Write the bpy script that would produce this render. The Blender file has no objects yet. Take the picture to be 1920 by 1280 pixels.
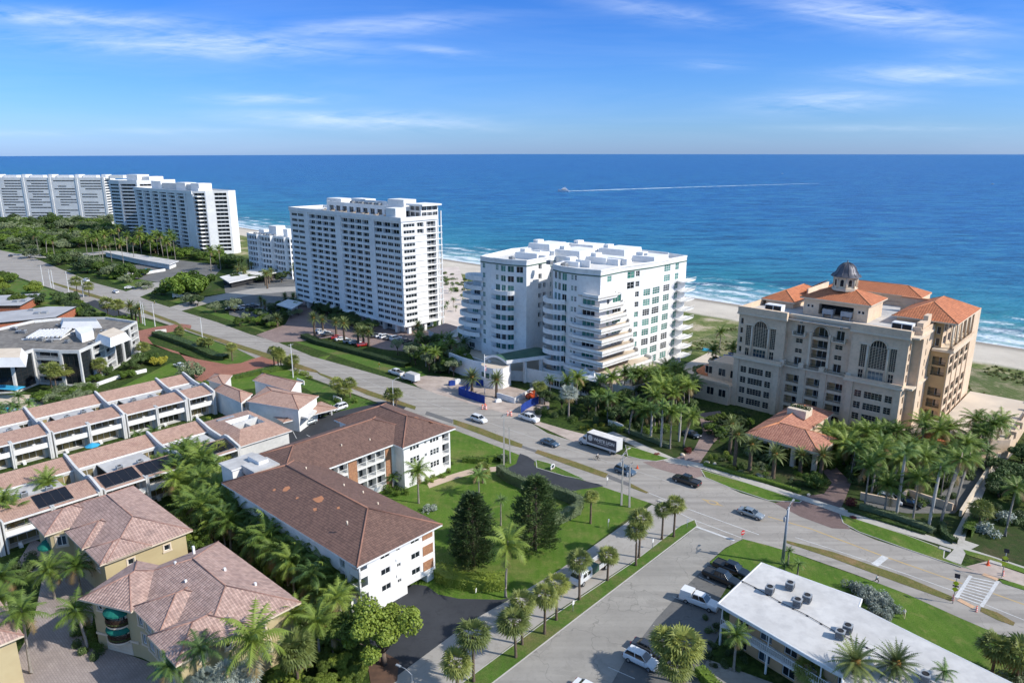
import bpy, math, random
from mathutils import Vector, Matrix, noise
RND = random.Random(7)
R = math.radians
COL = bpy.context.scene.collection
F, H = 1340.0, 66.0
PITCH = math.atan(352 / F)
cP, sP = math.cos(PITCH), math.sin(PITCH)
def G(px, py, z=0.0):
 """ground point (metres) seen at a pixel of the 1920x1280 survey photo"""
 x = (px - 960) / F; y = -(py - 640) / F
 d = (x, cP + y * sP, -sP + y * cP)
 t = (z - H) / d[2]
 return (d[0] * t, d[1] * t)
def HT(bx, by, ty):
 X, Y = G(bx, by)
 k = -(ty - 640) / F
 return (k * Y * cP - Y * sP) / (cP + k * sP) + H
def AX(az):
 a = R(az); return (math.sin(a), math.cos(a))
def ordw(n):
 return ['first', 'second', 'third', 'fourth', 'fifth', 'sixth', 'seventh', 'eighth', 'ninth', 'tenth', 'eleventh',
   'twelfth', 'thirteenth', 'fourteenth', 'fifteenth', 'sixteenth'][n]
# materials
def nt(name):
 m = bpy.data.materials.new(name); m.use_nodes = True
 t = m.node_tree; b = t.nodes['Principled BSDF']
 return m, t, b
def N(t, typ, **kw):
 n = t.nodes.new(typ)
 for k, v in kw.items():
  if k.startswith('i_'): n.inputs[k[2:].replace('_', ' ')].default_value = v
  else: setattr(n, k, v)
 return n
def ramp(t, fac, stops):
 n = t.nodes.new('ShaderNodeValToRGB'); e = n.color_ramp.elements
 while len(e) > 1: e.remove(e[-1])
 e[0].position = stops[0][0]; e[0].color = (*stops[0][1], 1) if len(stops[0][1]) == 3 else stops[0][1]
 for p, c in stops[1:]:
  x = e.new(p); x.color = (*c, 1)
 t.links.new(fac, n.inputs[0]); return n.outputs[0]
def mth(t, op, a, b=None, c=None, clamp=False):
 n = t.nodes.new('ShaderNodeMath'); n.operation = op; n.use_clamp = clamp
 for i, v in enumerate((a, b, c)):
  if v is None: continue
  if isinstance(v, (int, float)): n.inputs[i].default_value = v
  else: t.links.new(v, n.inputs[i])
 return n.outputs[0]
def mix(t, fac, a, b, blend='MIX'):
 n = t.nodes.new('ShaderNodeMix'); n.data_type = 'RGBA'; n.blend_type = blend
 for s, v in ((0, fac), (6, a), (7, b)):
  if isinstance(v, (int, float)): n.inputs[s].default_value = v
  elif isinstance(v, tuple): n.inputs[s].default_value = (*v[:3], 1)
  else: t.links.new(v, n.inputs[s])
 return n.outputs[2]
def nz(t, scale, detail=3, rough=.5, vec=None, dist=0.0):
 n = N(t, 'ShaderNodeTexNoise'); n.inputs['Scale'].default_value = scale
 n.inputs['Detail'].default_value = detail; n.inputs['Roughness'].default_value = rough
 n.inputs['Distortion'].default_value = dist
 if vec is None:
  g = N(t, 'ShaderNodeNewGeometry'); vec = g.outputs['Position']
 t.links.new(vec, n.inputs['Vector']); return n.outputs[0]
def MAT(name, c1, c2=None, scale=.5, rough=.8, c3=None, s3=4, spec=.3, bump=0, bs=8, rnd=0, metal=0):
 """surface colour varying between c1 and c2 (large stains) with a finer c3 mottling"""
 m, t, b = nt(name)
 if c2 is None: c2 = tuple(v * .82 for v in c1)
 f = nz(t, scale, 4, .6)
 col = ramp(t, f, [(.35, c2), (.65, c1)])
 if c3 is not None:
  f2 = nz(t, s3, 3, .6)
  col = mix(t, mth(t, 'MULTIPLY', ramp(t, f2, [(.45, (0, 0, 0)), (.75, (1, 1, 1))]), .6), col, c3)
 if rnd:
  o = N(t, 'ShaderNodeObjectInfo')
  hs = N(t, 'ShaderNodeHueSaturation')
  t.links.new(mth(t, 'MULTIPLY_ADD', o.outputs['Random'], rnd, 1 - rnd / 2), hs.inputs['Value'])
  t.links.new(col, hs.inputs['Color']); col = hs.outputs[0]
 t.links.new(col, b.inputs['Base Color'])
 b.inputs['Roughness'].default_value = rough; b.inputs['Specular IOR Level'].default_value = spec
 b.inputs['Metallic'].default_value = metal
 if bump:
  n = N(t, 'ShaderNodeBump'); n.inputs['Strength'].default_value = bump; n.inputs['Distance'].default_value = .05
  t.links.new(nz(t, bs, 3), n.inputs['Height']); t.links.new(n.outputs[0], b.inputs['Normal'])
 return m
def ROOFMAT(name, ca, cb, tw=.33, th=.42, rib=.9, stain=None, st=.5, rowdark=.35):
 """clay or cement tile courses, laid in metres on the roof slope (UV)"""
 m, t, b = nt(name)
 uv = N(t, 'ShaderNodeUVMap'); s = N(t, 'ShaderNodeSeparateXYZ'); t.links.new(uv.outputs[0], s.inputs[0])
 u, v = s.outputs[0], s.outputs[1]
 wu = mth(t, 'FRACT', mth(t, 'DIVIDE', u, tw)); wv = mth(t, 'FRACT', mth(t, 'DIVIDE', v, th))
 cu = mth(t, 'FLOOR', mth(t, 'DIVIDE', u, tw)); cv = mth(t, 'FLOOR', mth(t, 'DIVIDE', v, th))
 cb_ = N(t, 'ShaderNodeCombineXYZ'); t.links.new(cu, cb_.inputs[0]); t.links.new(cv, cb_.inputs[1])
 wn = N(t, 'ShaderNodeTexWhiteNoise'); t.links.new(cb_.outputs[0], wn.inputs[0])
 f = mth(t, 'ADD', mth(t, 'MULTIPLY', wn.outputs[0], .55), mth(t, 'MULTIPLY', nz(t, .35, 4, .7), .6))
 col = ramp(t, f, [(.25, cb), (.8, ca)])
 if stain:
  col = mix(t, mth(t, 'MULTIPLY', ramp(t, nz(t, .55, 5, .7), [(.5, (0, 0, 0)), (.68, (1, 1, 1))]), st), col, stain)
 jl = mth(t, 'LESS_THAN', wv, .14); ju = mth(t, 'LESS_THAN', mth(t, 'ABSOLUTE', mth(t, 'SUBTRACT', wu, .5)), .14)
 dk = mth(t, 'ADD', mth(t, 'MULTIPLY', jl, rowdark), mth(t, 'MULTIPLY', ju, .35 * rib), clamp=True)
 col = mix(t, dk, col, tuple(c * .3 for c in cb))
 t.links.new(col, b.inputs['Base Color']); b.inputs['Roughness'].default_value = .85
 h = mth(t, 'ADD', mth(t, 'MULTIPLY', mth(t, 'ABSOLUTE', mth(t, 'SINE', mth(t, 'MULTIPLY', wu, math.pi))), rib), mth(t, 'MULTIPLY', wv, -.5))
 n = N(t, 'ShaderNodeBump'); n.inputs['Strength'].default_value = .8; n.inputs['Distance'].default_value = .08
 t.links.new(h, n.inputs['Height']); t.links.new(n.outputs[0], b.inputs['Normal'])
 return m
def GLASS(name, c, c2, cur=.25, rough=.08):
 """window glass over rooms; some rooms have pale curtains behind the pane"""
 m, t, b = nt(name)
 o = N(t, 'ShaderNodeObjectInfo')
 g = N(t, 'ShaderNodeNewGeometry')
 vm = N(t, 'ShaderNodeVectorMath', operation='SCALE'); vm.inputs['Scale'].default_value = .7
 t.links.new(g.outputs['Position'], vm.inputs[0])
 fl = N(t, 'ShaderNodeVectorMath', operation='FLOOR'); t.links.new(vm.outputs[0], fl.inputs[0])
 wn = N(t, 'ShaderNodeTexWhiteNoise'); t.links.new(fl.outputs[0], wn.inputs[0])
 f = mth(t, 'ADD', mth(t, 'MULTIPLY', o.outputs['Random'], .7), mth(t, 'MULTIPLY', wn.outputs[0], .3))
 t.links.new(ramp(t, f, [(0, c), (1 - cur - .1, tuple(x * 1.7 for x in c)), (1 - cur + .1, c2)]), b.inputs['Base Color'])
 b.inputs['Roughness'].default_value = rough; b.inputs['Specular IOR Level'].default_value = .4
 return m
def LEAF(name, c1, c2, var=.5, tr=.25, scale=.8):
 m, t, b = nt(name)
 o = N(t, 'ShaderNodeObjectInfo')
 f = mth(t, 'ADD', mth(t, 'MULTIPLY', nz(t, scale, 3, .6), .7), mth(t, 'MULTIPLY', o.outputs['Random'], .5))
 col = ramp(t, f, [(.3, c2), (.85, c1)])
 t.links.new(col, b.inputs['Base Color']); b.inputs['Roughness'].default_value = .55
 b.inputs['Specular IOR Level'].default_value = .35
 tl = N(t, 'ShaderNodeBsdfTranslucent'); t.links.new(col, tl.inputs[0])
 ms = N(t, 'ShaderNodeMixShader'); ms.inputs[0].default_value = tr
 t.links.new(b.outputs[0], ms.inputs[1]); t.links.new(tl.outputs[0], ms.inputs[2])
 t.links.new(ms.outputs[0], t.nodes['Material Output'].inputs['Surface'])
 return m
WHITE = MAT('white_stucco', (.82, .815, .79), (.72, .715, .70), .12, .75, c3=(.62, .61, .59), s3=.9)
WHITEP = MAT('white_paint', (.78, .78, .77), None, .8, .55)
CREAM = MAT('cream_stucco', (.72, .555, .405), (.64, .49, .355), .2, .85, c3=(.48, .37, .26), s3=1.2)
CREAMT = MAT('cream_trim', (.68, .58, .46), (.60, .50, .38), .5, .8)
OCHRE = MAT('ochre_stucco_and_loggia_shade', (.52, .36, .19), (.47, .32, .17), .3, .85)
VILLA = MAT('villa_stucco', (.50, .42, .25), (.44, .36, .21), .3, .85)
GREYW = MAT('grey_white_stucco', (.62, .62, .60), (.52, .52, .51), .25, .85, c3=(.45, .45, .44), s3=1.5)
ROOFW = MAT('white_roof_membrane', (.74, .73, .70), (.60, .58, .55), .16, .8, c3=(.52, .5, .47), s3=.7)
ROOFG = MAT('gravel_roof', (.20, .185, .165), (.13, .12, .11), .15, .95, c3=(.32, .30, .27), s3=.6)
ROOFL = MAT('pale_roof_deck', (.55, .54, .52), (.42, .41, .40), .2, .9, c3=(.32, .31, .3), s3=.5)
METAL = MAT('grey_metal', (.36, .38, .40), (.28, .30, .32), 1, .45, metal=.15)
DARK = MAT('dark_and_void_shade', (.03, .03, .032), None, 1, .8)
RAILG = MAT('dark_green_rail', (.03, .05, .045), None, 1, .5)
BRICK = MAT('red_brick', (.42, .13, .07), (.33, .10, .05), 1, .9, c3=(.5, .3, .2), s3=5)
PATTERNBRICK = MAT('orange_block', (.42, .22, .12), (.30, .15, .09), 2.5, .9, c3=(.2, .1, .06), s3=3)
GL = GLASS('dark_glass', (.012, .016, .02), (.12, .13, .13), .10, .15)
GLB = GLASS('blue_glass', (.03, .045, .06), (.25, .26, .25), .25)
GLT = GLASS('teal_glass', (.02, .09, .075), (.12, .30, .25), .35)
GLY = GLASS('curtained_glass', (.04, .04, .03), (.30, .24, .12), .5)
TILEO = ROOFMAT('orange_clay_tile', (.60, .21, .09), (.42, .14, .06), .55, .5, 1.0)
TILEP = ROOFMAT('pink_clay_tile', (.52, .355, .295), (.36, .235, .195), .45, .45, 1.0, stain=(.20, .14, .125), st=.5)
TILEB = ROOFMAT('brown_cement_tile', (.19, .108, .082), (.12, .068, .053), .33, .42, .3, stain=(.19, .115, .085), st=.15, rowdark=.6)
TILES = ROOFMAT('salmon_tile', (.49, .315, .24), (.37, .235, .18), .33, .42, .5, stain=(.25, .12, .09), st=.4)
RIDGEO = MAT('ridge_tile_orange', (.60, .26, .13), None, 1, .8)
RIDGEB = MAT('ridge_tile_brown', (.30, .155, .11), None, 1, .8)
RIDGEP = MAT('ridge_tile_pink', (.36, .22, .18), (.25, .14, .11), 1, .8)
TEALF = MAT('teal_canvas', (.01, .16, .12), (.008, .12, .09), 1, .8)
TEALR = MAT('green_metal_roof', (.06, .13, .09), (.045, .10, .07), .4, .5)
BLUEC = MAT('blue_fabric', (.015, .05, .28), (.01, .035, .2), .8, .8)
WOODT = MAT('weathered_wood', (.3, .25, .2), None, 1, .9)
CONCP = MAT('pole_concrete', (.50, .47, .43), (.42, .39, .35), 1, .9)
SOLAR = MAT('black_solar', (.012, .012, .016), None, 1, .3)
# mesh builder
class MB:
 def __init__(s): s.v = []; s.f = []; s.m = []; s.sm = []
 def face(s, pts, m=0, smooth=False):
  i = len(s.v); s.v.extend([tuple(p) for p in pts]); s.f.append(tuple(range(i, i + len(pts)))); s.m.append(m); s.sm.append(smooth)
 def box(s, x0, x1, y0, y1, z0, z1, m=0, mt=None, bot=True):
  mt = m if mt is None else mt
  a = [(x0, y0), (x1, y0), (x1, y1), (x0, y1)]
  s.prism(a, z0, z1, m, mt, bot)
 def prism(s, poly, z0, z1, m=0, mt=None, bot=True, top=True, inset=0):
  mt = m if mt is None else mt
  i = len(s.v); n = len(poly)
  up = inset_poly(poly, inset) if inset else poly
  s.v.extend([(p[0], p[1], z0) for p in poly]); s.v.extend([(p[0], p[1], z1) for p in up])
  for k in range(n):
   j = (k + 1) % n
   s.f.append((i + k, i + j, i + n + j, i + n + k)); s.m.append(m); s.sm.append(False)
  if top: s.f.append(tuple(i + n + k for k in range(n))); s.m.append(mt); s.sm.append(False)
  if bot: s.f.append(tuple(i + n - 1 - k for k in range(n))); s.m.append(m); s.sm.append(False)
 def obox(s, c, dx, dy, dz, ang, m=0, mt=None, z0=None):
  """box centred on c (x,y), size dx,dy, from z0 to z0+dz, turned by ang"""
  ca, sa = math.cos(ang), math.sin(ang)
  pts = [(c[0] + x * ca - y * sa, c[1] + x * sa + y * ca) for x, y in ((-dx / 2, -dy / 2), (dx / 2, -dy / 2), (dx / 2, dy / 2), (-dx / 2, dy / 2))]
  s.prism(pts, z0, z0 + dz, m, mt)
 def tube(s, pts, rad, n=6, m=0, cap=True, smooth=True):
  rings = []
  P = [Vector(p) for p in pts]
  if isinstance(rad, (int, float)): rad = [rad] * len(P)
  for k, p in enumerate(P):
   d = (P[min(k + 1, len(P) - 1)] - P[max(k - 1, 0)]).normalized()
   a = d.cross(Vector((0, 0, 1)) if abs(d.z) < .9 else Vector((1, 0, 0))).normalized(); b = d.cross(a)
   i = len(s.v)
   for q in range(n):
    w = 2 * math.pi * q / n
    s.v.append(tuple(p + (a * math.cos(w) + b * math.sin(w)) * rad[k]))
   rings.append(i)
  for k in range(len(P) - 1):
   for q in range(n):
    r = (q + 1) % n
    s.f.append((rings[k] + q, rings[k + 1] + q, rings[k + 1] + r, rings[k] + r)); s.m.append(m); s.sm.append(smooth)
  if cap:
   s.f.append(tuple(rings[-1] + n - 1 - q for q in range(n))); s.m.append(m); s.sm.append(False)
   s.f.append(tuple(rings[0] + q for q in range(n))); s.m.append(m); s.sm.append(False)
 def lathe(s, prof, n=12, m=0, c=(0, 0), smooth=True, squash=1):
  rings = []
  for r, z in prof:
   i = len(s.v); rings.append(i)
   for q in range(n):
    w = 2 * math.pi * q / n + math.pi / n
    s.v.append((c[0] + math.cos(w) * r, c[1] + math.sin(w) * r * squash, z))
  for k in range(len(prof) - 1):
   for q in range(n):
    r = (q + 1) % n
    s.f.append((rings[k] + q, rings[k] + r, rings[k + 1] + r, rings[k + 1] + q)); s.m.append(m); s.sm.append(smooth)
  s.f.append(tuple(rings[-1] + q for q in range(n))); s.m.append(m); s.sm.append(False)
 def add(s, o, M, off=0):
  i = len(s.v); s.v.extend([tuple(M @ Vector(p)) for p in o.v])
  s.f.extend([tuple(i + k for k in f) for f in o.f]); s.m.extend([k + off for k in o.m]); s.sm.extend(o.sm)
 def mesh(s, name, mats, uv=True):
  me = bpy.data.meshes.new(name); me.from_pydata(s.v, [], s.f)
  for m in mats: me.materials.append(m)
  me.polygons.foreach_set('material_index', s.m); me.polygons.foreach_set('use_smooth', s.sm)
  me.update()
  if uv and len(s.f) < 60000:
   ul = me.uv_layers.new(name='UVMap').data
   Z = Vector((0, 0, 1))
   for p in me.polygons:
    n = p.normal
    if abs(n.z) > .999 or n.length < .5: tx = Vector((1, 0, 0)); b = Vector((0, 1, 0))
    else: tx = Z.cross(n).normalized(); b = n.cross(tx)
    for li in p.loop_indices:
     co = me.vertices[me.loops[li].vertex_index].co
     ul[li].uv = (co.dot(tx), co.dot(b))
  return me
 def build(s, name, mats, parent=None, loc=None, rz=0, **pr):
  o = bpy.data.objects.new(name, s.mesh(name, mats if isinstance(mats, (list, tuple)) else [mats]))
  COL.objects.link(o)
  if parent: o.parent = parent
  if loc is not None: o.location = loc
  o.rotation_euler.z = rz
  for k, v in pr.items():
   if v is not None: o[k] = v
  return o
def inset_poly(poly, d):
 out = []; n = len(poly)
 for i in range(n):
  p0, p1, p2 = Vector(poly[i - 1][:2]), Vector(poly[i][:2]), Vector(poly[(i + 1) % n][:2])
  a = (p1 - p0).normalized(); b = (p2 - p1).normalized()
  na, nb = Vector((-a.y, a.x)), Vector((-b.y, b.x))
  k = na + nb; k = k / max(.3, (1 + na.dot(nb)))
  out.append(tuple(p1 + k * d))
 return out
def tag(o, label=None, cat=None, group=None, kind=None):
 if label: o['label'] = label
 if cat: o['category'] = cat
 if group: o['group'] = group
 if kind: o['kind'] = kind
 return o
def empty(name, loc, rz=0, label=None, cat=None, group=None, kind=None):
 o = bpy.data.objects.new(name, None); COL.objects.link(o)
 o.empty_display_size = .5
 o.location = loc if len(loc) == 3 else (loc[0], loc[1], 0); o.rotation_euler.z = rz
 return tag(o, label, cat, group, kind)
def link_mesh(name, me, parent=None, loc=(0, 0, 0), rz=0, scale=None, rot=None):
 o = bpy.data.objects.new(name, me); COL.objects.link(o)
 if parent: o.parent = parent
 o.location = loc; o.rotation_euler = rot if rot else (0, 0, rz)
 if scale: o.scale = scale if isinstance(scale, (tuple, list)) else (scale,) * 3
 return o
def copy_tree(o, parent=None):
 c = o.copy(); COL.objects.link(c); c.parent = parent
 for ch in list(o.children): copy_tree(ch, c)
 return c
# facades
CAM = Vector((0, 0, H))
def winmb(w, h, nx=1, ny=1, fr=.07, fd=.06, arch=False):
 """frame (material 0) and panes (material 1); x 0..w, z 0..h, outside is -y"""
 b = MB()
 if arch:
  seg = 10; r = w / 2; hz = h - r
  arc = [(r + r * math.cos(math.pi * k / seg), hz + r * math.sin(math.pi * k / seg)) for k in range(seg + 1)]
  b.face([(0, 0, 0), (w, 0, 0)] + [(x, 0, z) for x, z in arc], 1)
  for k in range(seg):
   (x0, z0), (x1, z1) = arc[k], arc[k + 1]
   b.tube([(x0, -fd / 2, z0), (x1, -fd / 2, z1)], fr, 4, 0)
  hh = hz
 else:
  b.face([(0, 0, 0), (w, 0, 0), (w, 0, h), (0, 0, h)], 1); hh = h
  b.box(0, w, -fd, .0, h - fr, h, 0)
 b.box(0, w, -fd - .004, .0, 0, fr, 0)
 for k in range(nx + 1):
  x = k * (w - fr) / nx; top = h - fr if not arch else hh + (math.sqrt(max(0, (w / 2) ** 2 - (x - w / 2) ** 2)))
  b.box(x, x + fr, -fd + .002, .0, fr, top, 0)
 for k in range(1, ny):
  z = k * hh / ny
  b.box(fr, w - fr, -fd * .7, .0, z, z + fr * .8, 0)
 if arch:
  b.box(fr, w - fr, -fd * .7, .0, hh - .02, hh + fr * .8, 0)
 return b
def railmb(w, h=1.05, solid=False, out=0, d=.12, bars=True):
 b = MB()
 if out:
  b.box(-.0, w, -out, 0, -.22, 0, 0)
  b.box(0, w, -out, -out + d, 0, h, 0); b.box(0, d, -out + d, 0, 0, h, 0); b.box(w - d, w, -out + d, 0, 0, h, 0)
  return b
 if solid: b.box(0, w, 0, d, 0, h, 0); return b
 b.box(0, w, 0, .06, h - .08, h, 0); b.box(0, w, .01, .05, .05, .12, 0)
 n = max(2, int(w / .28))
 for k in range(n + 1):
  x = k * (w - .035) / n; b.box(x, x + .035, .015, .045, .12, h - .08, 0)
 return b
_mc = {}
def cached(key, fn, mats):
 if key not in _mc: _mc[key] = fn().mesh(key[0], mats)
 return _mc[key]
class Bld:
 def __init__(s, name, label, cat, o, az, group=None, z=0):
  s.ang = math.atan2(*reversed(AX(az)))
  s.root = empty(name, (o[0], o[1], z), s.ang, label, cat, group)
  s.wall = MB(); s.items = []; s.o = Vector((o[0], o[1], z)); s.az = az
 def world(s, x, y, z=0):
  ca, sa = math.cos(s.ang), math.sin(s.ang)
  return Vector((s.o.x + x * ca - y * sa, s.o.y + x * sa + y * ca, s.o.z + z))
 def fac(s, P, Q, z0, z1, ops=(), m=0, mr=None, dpt=.18):
  """wall from P to Q (outside on the right of travel) with real openings"""
  P = Vector(P[:2]); Q = Vector(Q[:2]); L = (Q - P).length; d = (Q - P) / L; inn = Vector((-d.y, d.x))
  mr = m if mr is None else mr
  us = sorted({0.0, L} | {max(0, min(L, o[0])) for o in ops} | {max(0, min(L, o[1])) for o in ops})
  ws = sorted({z0, z1} | {max(z0, min(z1, o[2])) for o in ops} | {max(z0, min(z1, o[3])) for o in ops})
  pt = lambda u, z, dd=0: (P.x + d.x * u + inn.x * dd, P.y + d.y * u + inn.y * dd, z)
  for zi in range(len(ws) - 1):
   a, b = ws[zi], ws[zi + 1]
   if b - a < 1e-4: continue
   zc = (a + b) / 2; row = [o for o in ops if o[2] < zc < o[3]]
   start = 0.0
   for o in sorted(row, key=lambda o: o[0]):
    if o[0] > start + 1e-4: s.wall.face([pt(start, a), pt(o[0], a), pt(o[0], b), pt(start, b)], m)
    start = max(start, o[1])
   if start < L - 1e-4: s.wall.face([pt(start, a), pt(L, a), pt(L, b), pt(start, b)], m)
  for o in ops:
   u0, u1, a, b = o[:4]; st = o[4] if len(o) > 4 else {}
   dd = st.get('d', dpt)
   if dd > 0:
    s.wall.face([pt(u0, a), pt(u1, a), pt(u1, a, dd), pt(u0, a, dd)], mr)
    s.wall.face([pt(u0, b), pt(u0, b, dd), pt(u1, b, dd), pt(u1, b)], mr)
    s.wall.face([pt(u0, a), pt(u0, a, dd), pt(u0, b, dd), pt(u0, b)], mr)
    s.wall.face([pt(u1, a), pt(u1, b), pt(u1, b, dd), pt(u1, a, dd)], mr)
   w, h = u1 - u0, b - a
   rot = math.atan2(d.y, d.x)
   if st.get('void'):
    s.wall.face([pt(u0, a, dd), pt(u1, a, dd), pt(u1, b, dd), pt(u0, b, dd)], st.get('vm', m)); 
   if st.get('glass', True):
    g0, g1, gh = st.get('door', (0, 1, 1))
    if g1 - g0 < 1 or gh < 1:
     s.wall.face([pt(u0, a, dd), pt(u1, a, dd), pt(u1, b, dd), pt(u0, b, dd)], st.get('vm', m)); dd -= .03
    s.items.append(('window', (w * (g1 - g0), h * gh, st.get('nx', 2), st.get('ny', 1), st.get('fr', .07), st.get('arch', False)),
        (pt(u0 + w * g0, a, dd - .01)), rot, (st.get('frame', WHITEP), st.get('gl', GL)), inn))
   if st.get('rail'):
    s.items.append(('balcony', (w, st.get('rh', 1.0), st.get('rail') == 'solid', st.get('out', 0)), pt(u0, a + .004, .02 if not st.get('out') else -.001), rot, (st.get('rm', WHITEP),), inn))
 def poly(s, pts, z0, z1, opsl=None, m=0, roof=1, par=.9, pt=.25, mr=None, rz=None):
  """closed storey block: pts counter-clockwise, opsl = ops per edge; flat roof and parapet"""
  n = len(pts)
  for k in range(n):
   s.fac(pts[k], pts[(k + 1) % n], z0, z1, (opsl or {}).get(k, ()), m, mr)
  s.cap(pts, z1, roof, par, pt, m)
 def cap(s, pts, z1, roof=1, par=.9, t=.25, m=0):
  if par <= 0:
   s.wall.face([(x, y, z1) for x, y in pts], roof); return
  ip = inset_poly(pts, t); n = len(pts); zr = z1 - par
  for k in range(n):
   j = (k + 1) % n
   s.wall.face([(*pts[k], z1), (*pts[j], z1), (*ip[j], z1), (*ip[k], z1)], m)
   s.wall.face([(*ip[k], z1), (*ip[j], z1), (*ip[j], zr), (*ip[k], zr)], m)
  s.wall.face([(*p, zr) for p in ip], roof)
 def part(s, mb, name, mats, label=None, **k):
  o = mb.build(name, mats, s.root, **k)
  if label: o['label'] = label
  return o
 def finish(s, mats, maxn=100, name='wall'):
  s.part(s.wall, name, mats)
  ca, sa = math.cos(s.ang), math.sin(s.ang)
  for kind in ('window', 'balcony'):
   it = [i for i in s.items if i[0] == kind]
   def key(i):
    w = s.world(*i[2]); out = Vector((-(i[5].x * ca - i[5].y * sa), -(i[5].x * sa + i[5].y * ca), 0))
    v = CAM - w
    return (0 if v.dot(out) > 0 else 1, v.length / math.sqrt(i[1][0] * i[1][1]))
   it.sort(key=key)
   rest = {}
   for q, (_, prm, pos, rot, mm, _i) in enumerate(it):
    prm = tuple(round(x, 2) if isinstance(x, float) else x for x in prm)
    if kind == 'window': fn = lambda: winmb(prm[0], prm[1], prm[2], prm[3], prm[4], arch=prm[5])
    else: fn = lambda: railmb(prm[0], prm[1], prm[2], prm[3])
    if q < maxn:
     me = cached((kind,) + prm + tuple(m.name for m in mm), fn, mm)
     link_mesh(kind, me, s.root, pos, rot)
    else:
     b = rest.setdefault(mm, MB())
     b.add(fn(), Matrix.Translation(pos) @ Matrix.Rotation(rot, 4, 'Z'))
   if rest:
    big = MB(); ml = []
    for mm, b in rest.items():
     big.add(b, Matrix(), len(ml)); ml.extend(mm)
    o = s.part(big, kind, ml); o['kind'] = 'stuff'
  return s.root
def hip(mb, x0, x1, y0, y1, z, pitch=.42, fas=.25, m=0, mf=1, mrg=None, gab=(False, False), rr=.11):
 """hipped roof over a rectangle, ridge on the long axis; faces m, fascia and soffit mf, ridge tiles mrg"""
 w, d = x1 - x0, y1 - y0
 if w >= d:
  hh = d / 2 * pitch; ym = (y0 + y1) / 2
  a = (x0 + (0 if gab[0] else d / 2), ym, z + hh); b = (x1 - (0 if gab[1] else d / 2), ym, z + hh)
  A, B, C, D = (x0, y0, z), (x1, y0, z), (x1, y1, z), (x0, y1, z)
  mb.face([A, B, b, a], m); mb.face([C, D, a, b], m)
  mb.face([B, C, b], mf if gab[1] else m); mb.face([D, A, a], mf if gab[0] else m)
  hips = [(a, A), (a, D), (b, B), (b, C), (a, b)]
 else:
  hh = w / 2 * pitch; xm = (x0 + x1) / 2
  a = (xm, y0 + (0 if gab[0] else w / 2), z + hh); b = (xm, y1 - (0 if gab[1] else w / 2), z + hh)
  A, B, C, D = (x0, y0, z), (x1, y0, z), (x1, y1, z), (x0, y1, z)
  mb.face([D, A, a, b], m); mb.face([B, C, b, a], m)
  mb.face([A, B, a], mf if gab[0] else m); mb.face([C, D, b], mf if gab[1] else m)
  hips = [(a, A), (a, B), (b, C), (b, D), (a, b)]
 P = [(x0, y0), (x1, y0), (x1, y1), (x0, y1)]
 mb.prism(P, z - fas, z, mf, top=False)
 if mrg is not None:
  for p, q in hips:
   if (Vector(p) - Vector(q)).length > .5: mb.tube([p, q], rr, 5, mrg)
 return z + hh
LF_COCO = LEAF('coconut_leaf', (0.242, 0.319, 0.056), (0.080, 0.146, 0.028), tr=.3, scale=1.2)
LF_DARK = LEAF('dark_palm_leaf', (0.167, 0.264, 0.061), (0.059, 0.113, 0.031), tr=.25, scale=1.2)
LF_SABAL = LEAF('cabbage_palm_leaf', (0.282, 0.310, 0.072), (0.113, 0.150, 0.043), tr=.25, scale=1.5)
LF_DRY = LEAF('dry_palm_leaf', (.30, .22, .09), (.16, .11, .05), tr=.2, scale=2)
LF_SILVER = LEAF('silver_palm_leaf', (.34, .38, .33), (.18, .22, .19), tr=.15, scale=1)
LF_DATE = LEAF('date_palm_leaf', (0.227, 0.270, 0.088), (0.086, 0.122, 0.040), tr=.2, scale=1.2)
LF_TREE = LEAF('broad_leaf', (0.160, 0.248, 0.032), (0.040, 0.079, 0.017), tr=.25, scale=.7)
LF_BRIGHT = LEAF('bright_leaf', (0.248, 0.319, 0.047), (0.078, 0.128, 0.024), tr=.3, scale=.9)
LF_DEEP = LEAF('deep_green_leaf', (0.100, 0.154, 0.044), (0.029, 0.054, 0.018), tr=.15, scale=.8)
LF_PINE = LEAF('cedar_needles', (0.109, 0.166, 0.048), (0.036, 0.064, 0.022), tr=.1, scale=1.0)
LF_OLIVE = LEAF('grey_green_leaf', (0.278, 0.330, 0.174), (0.122, 0.157, 0.078), tr=.2, scale=.9)
LF_YELLOW = LEAF('yellow_leaf', (0.478, 0.435, 0.058), (0.174, 0.217, 0.029), tr=.3, scale=1)
LF_RED = LEAF('red_leaf', (0.290, 0.058, 0.043), (0.116, 0.029, 0.029), tr=.2, scale=1)
def leafball(b, r, c, rad, n, ls, m=0, flat=.8):
 for _ in range(n):
  d = Vector((r.gauss(0, 1), r.gauss(0, 1), r.gauss(0, 1) * 1.0)); d.normalize()
  p = c + Vector((d.x * rad, d.y * rad, d.z * rad * flat)) * r.uniform(.55, 1.08) ** .6
  nn = (d * .8 + Vector((r.uniform(-1, 1), r.uniform(-1, 1), r.uniform(-.3, 1.2)))).normalized()
  a = nn.cross(Vector((r.uniform(-1, 1), r.uniform(-1, 1), r.uniform(-1, 1)))).normalized(); e = nn.cross(a); l_ = ls * r.uniform(.6, 1.3)
  b.face([p + a * l_ * .5, p + e * l_ * .35, p - a * l_ * .5, p - e * l_ * .35], m)
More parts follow.
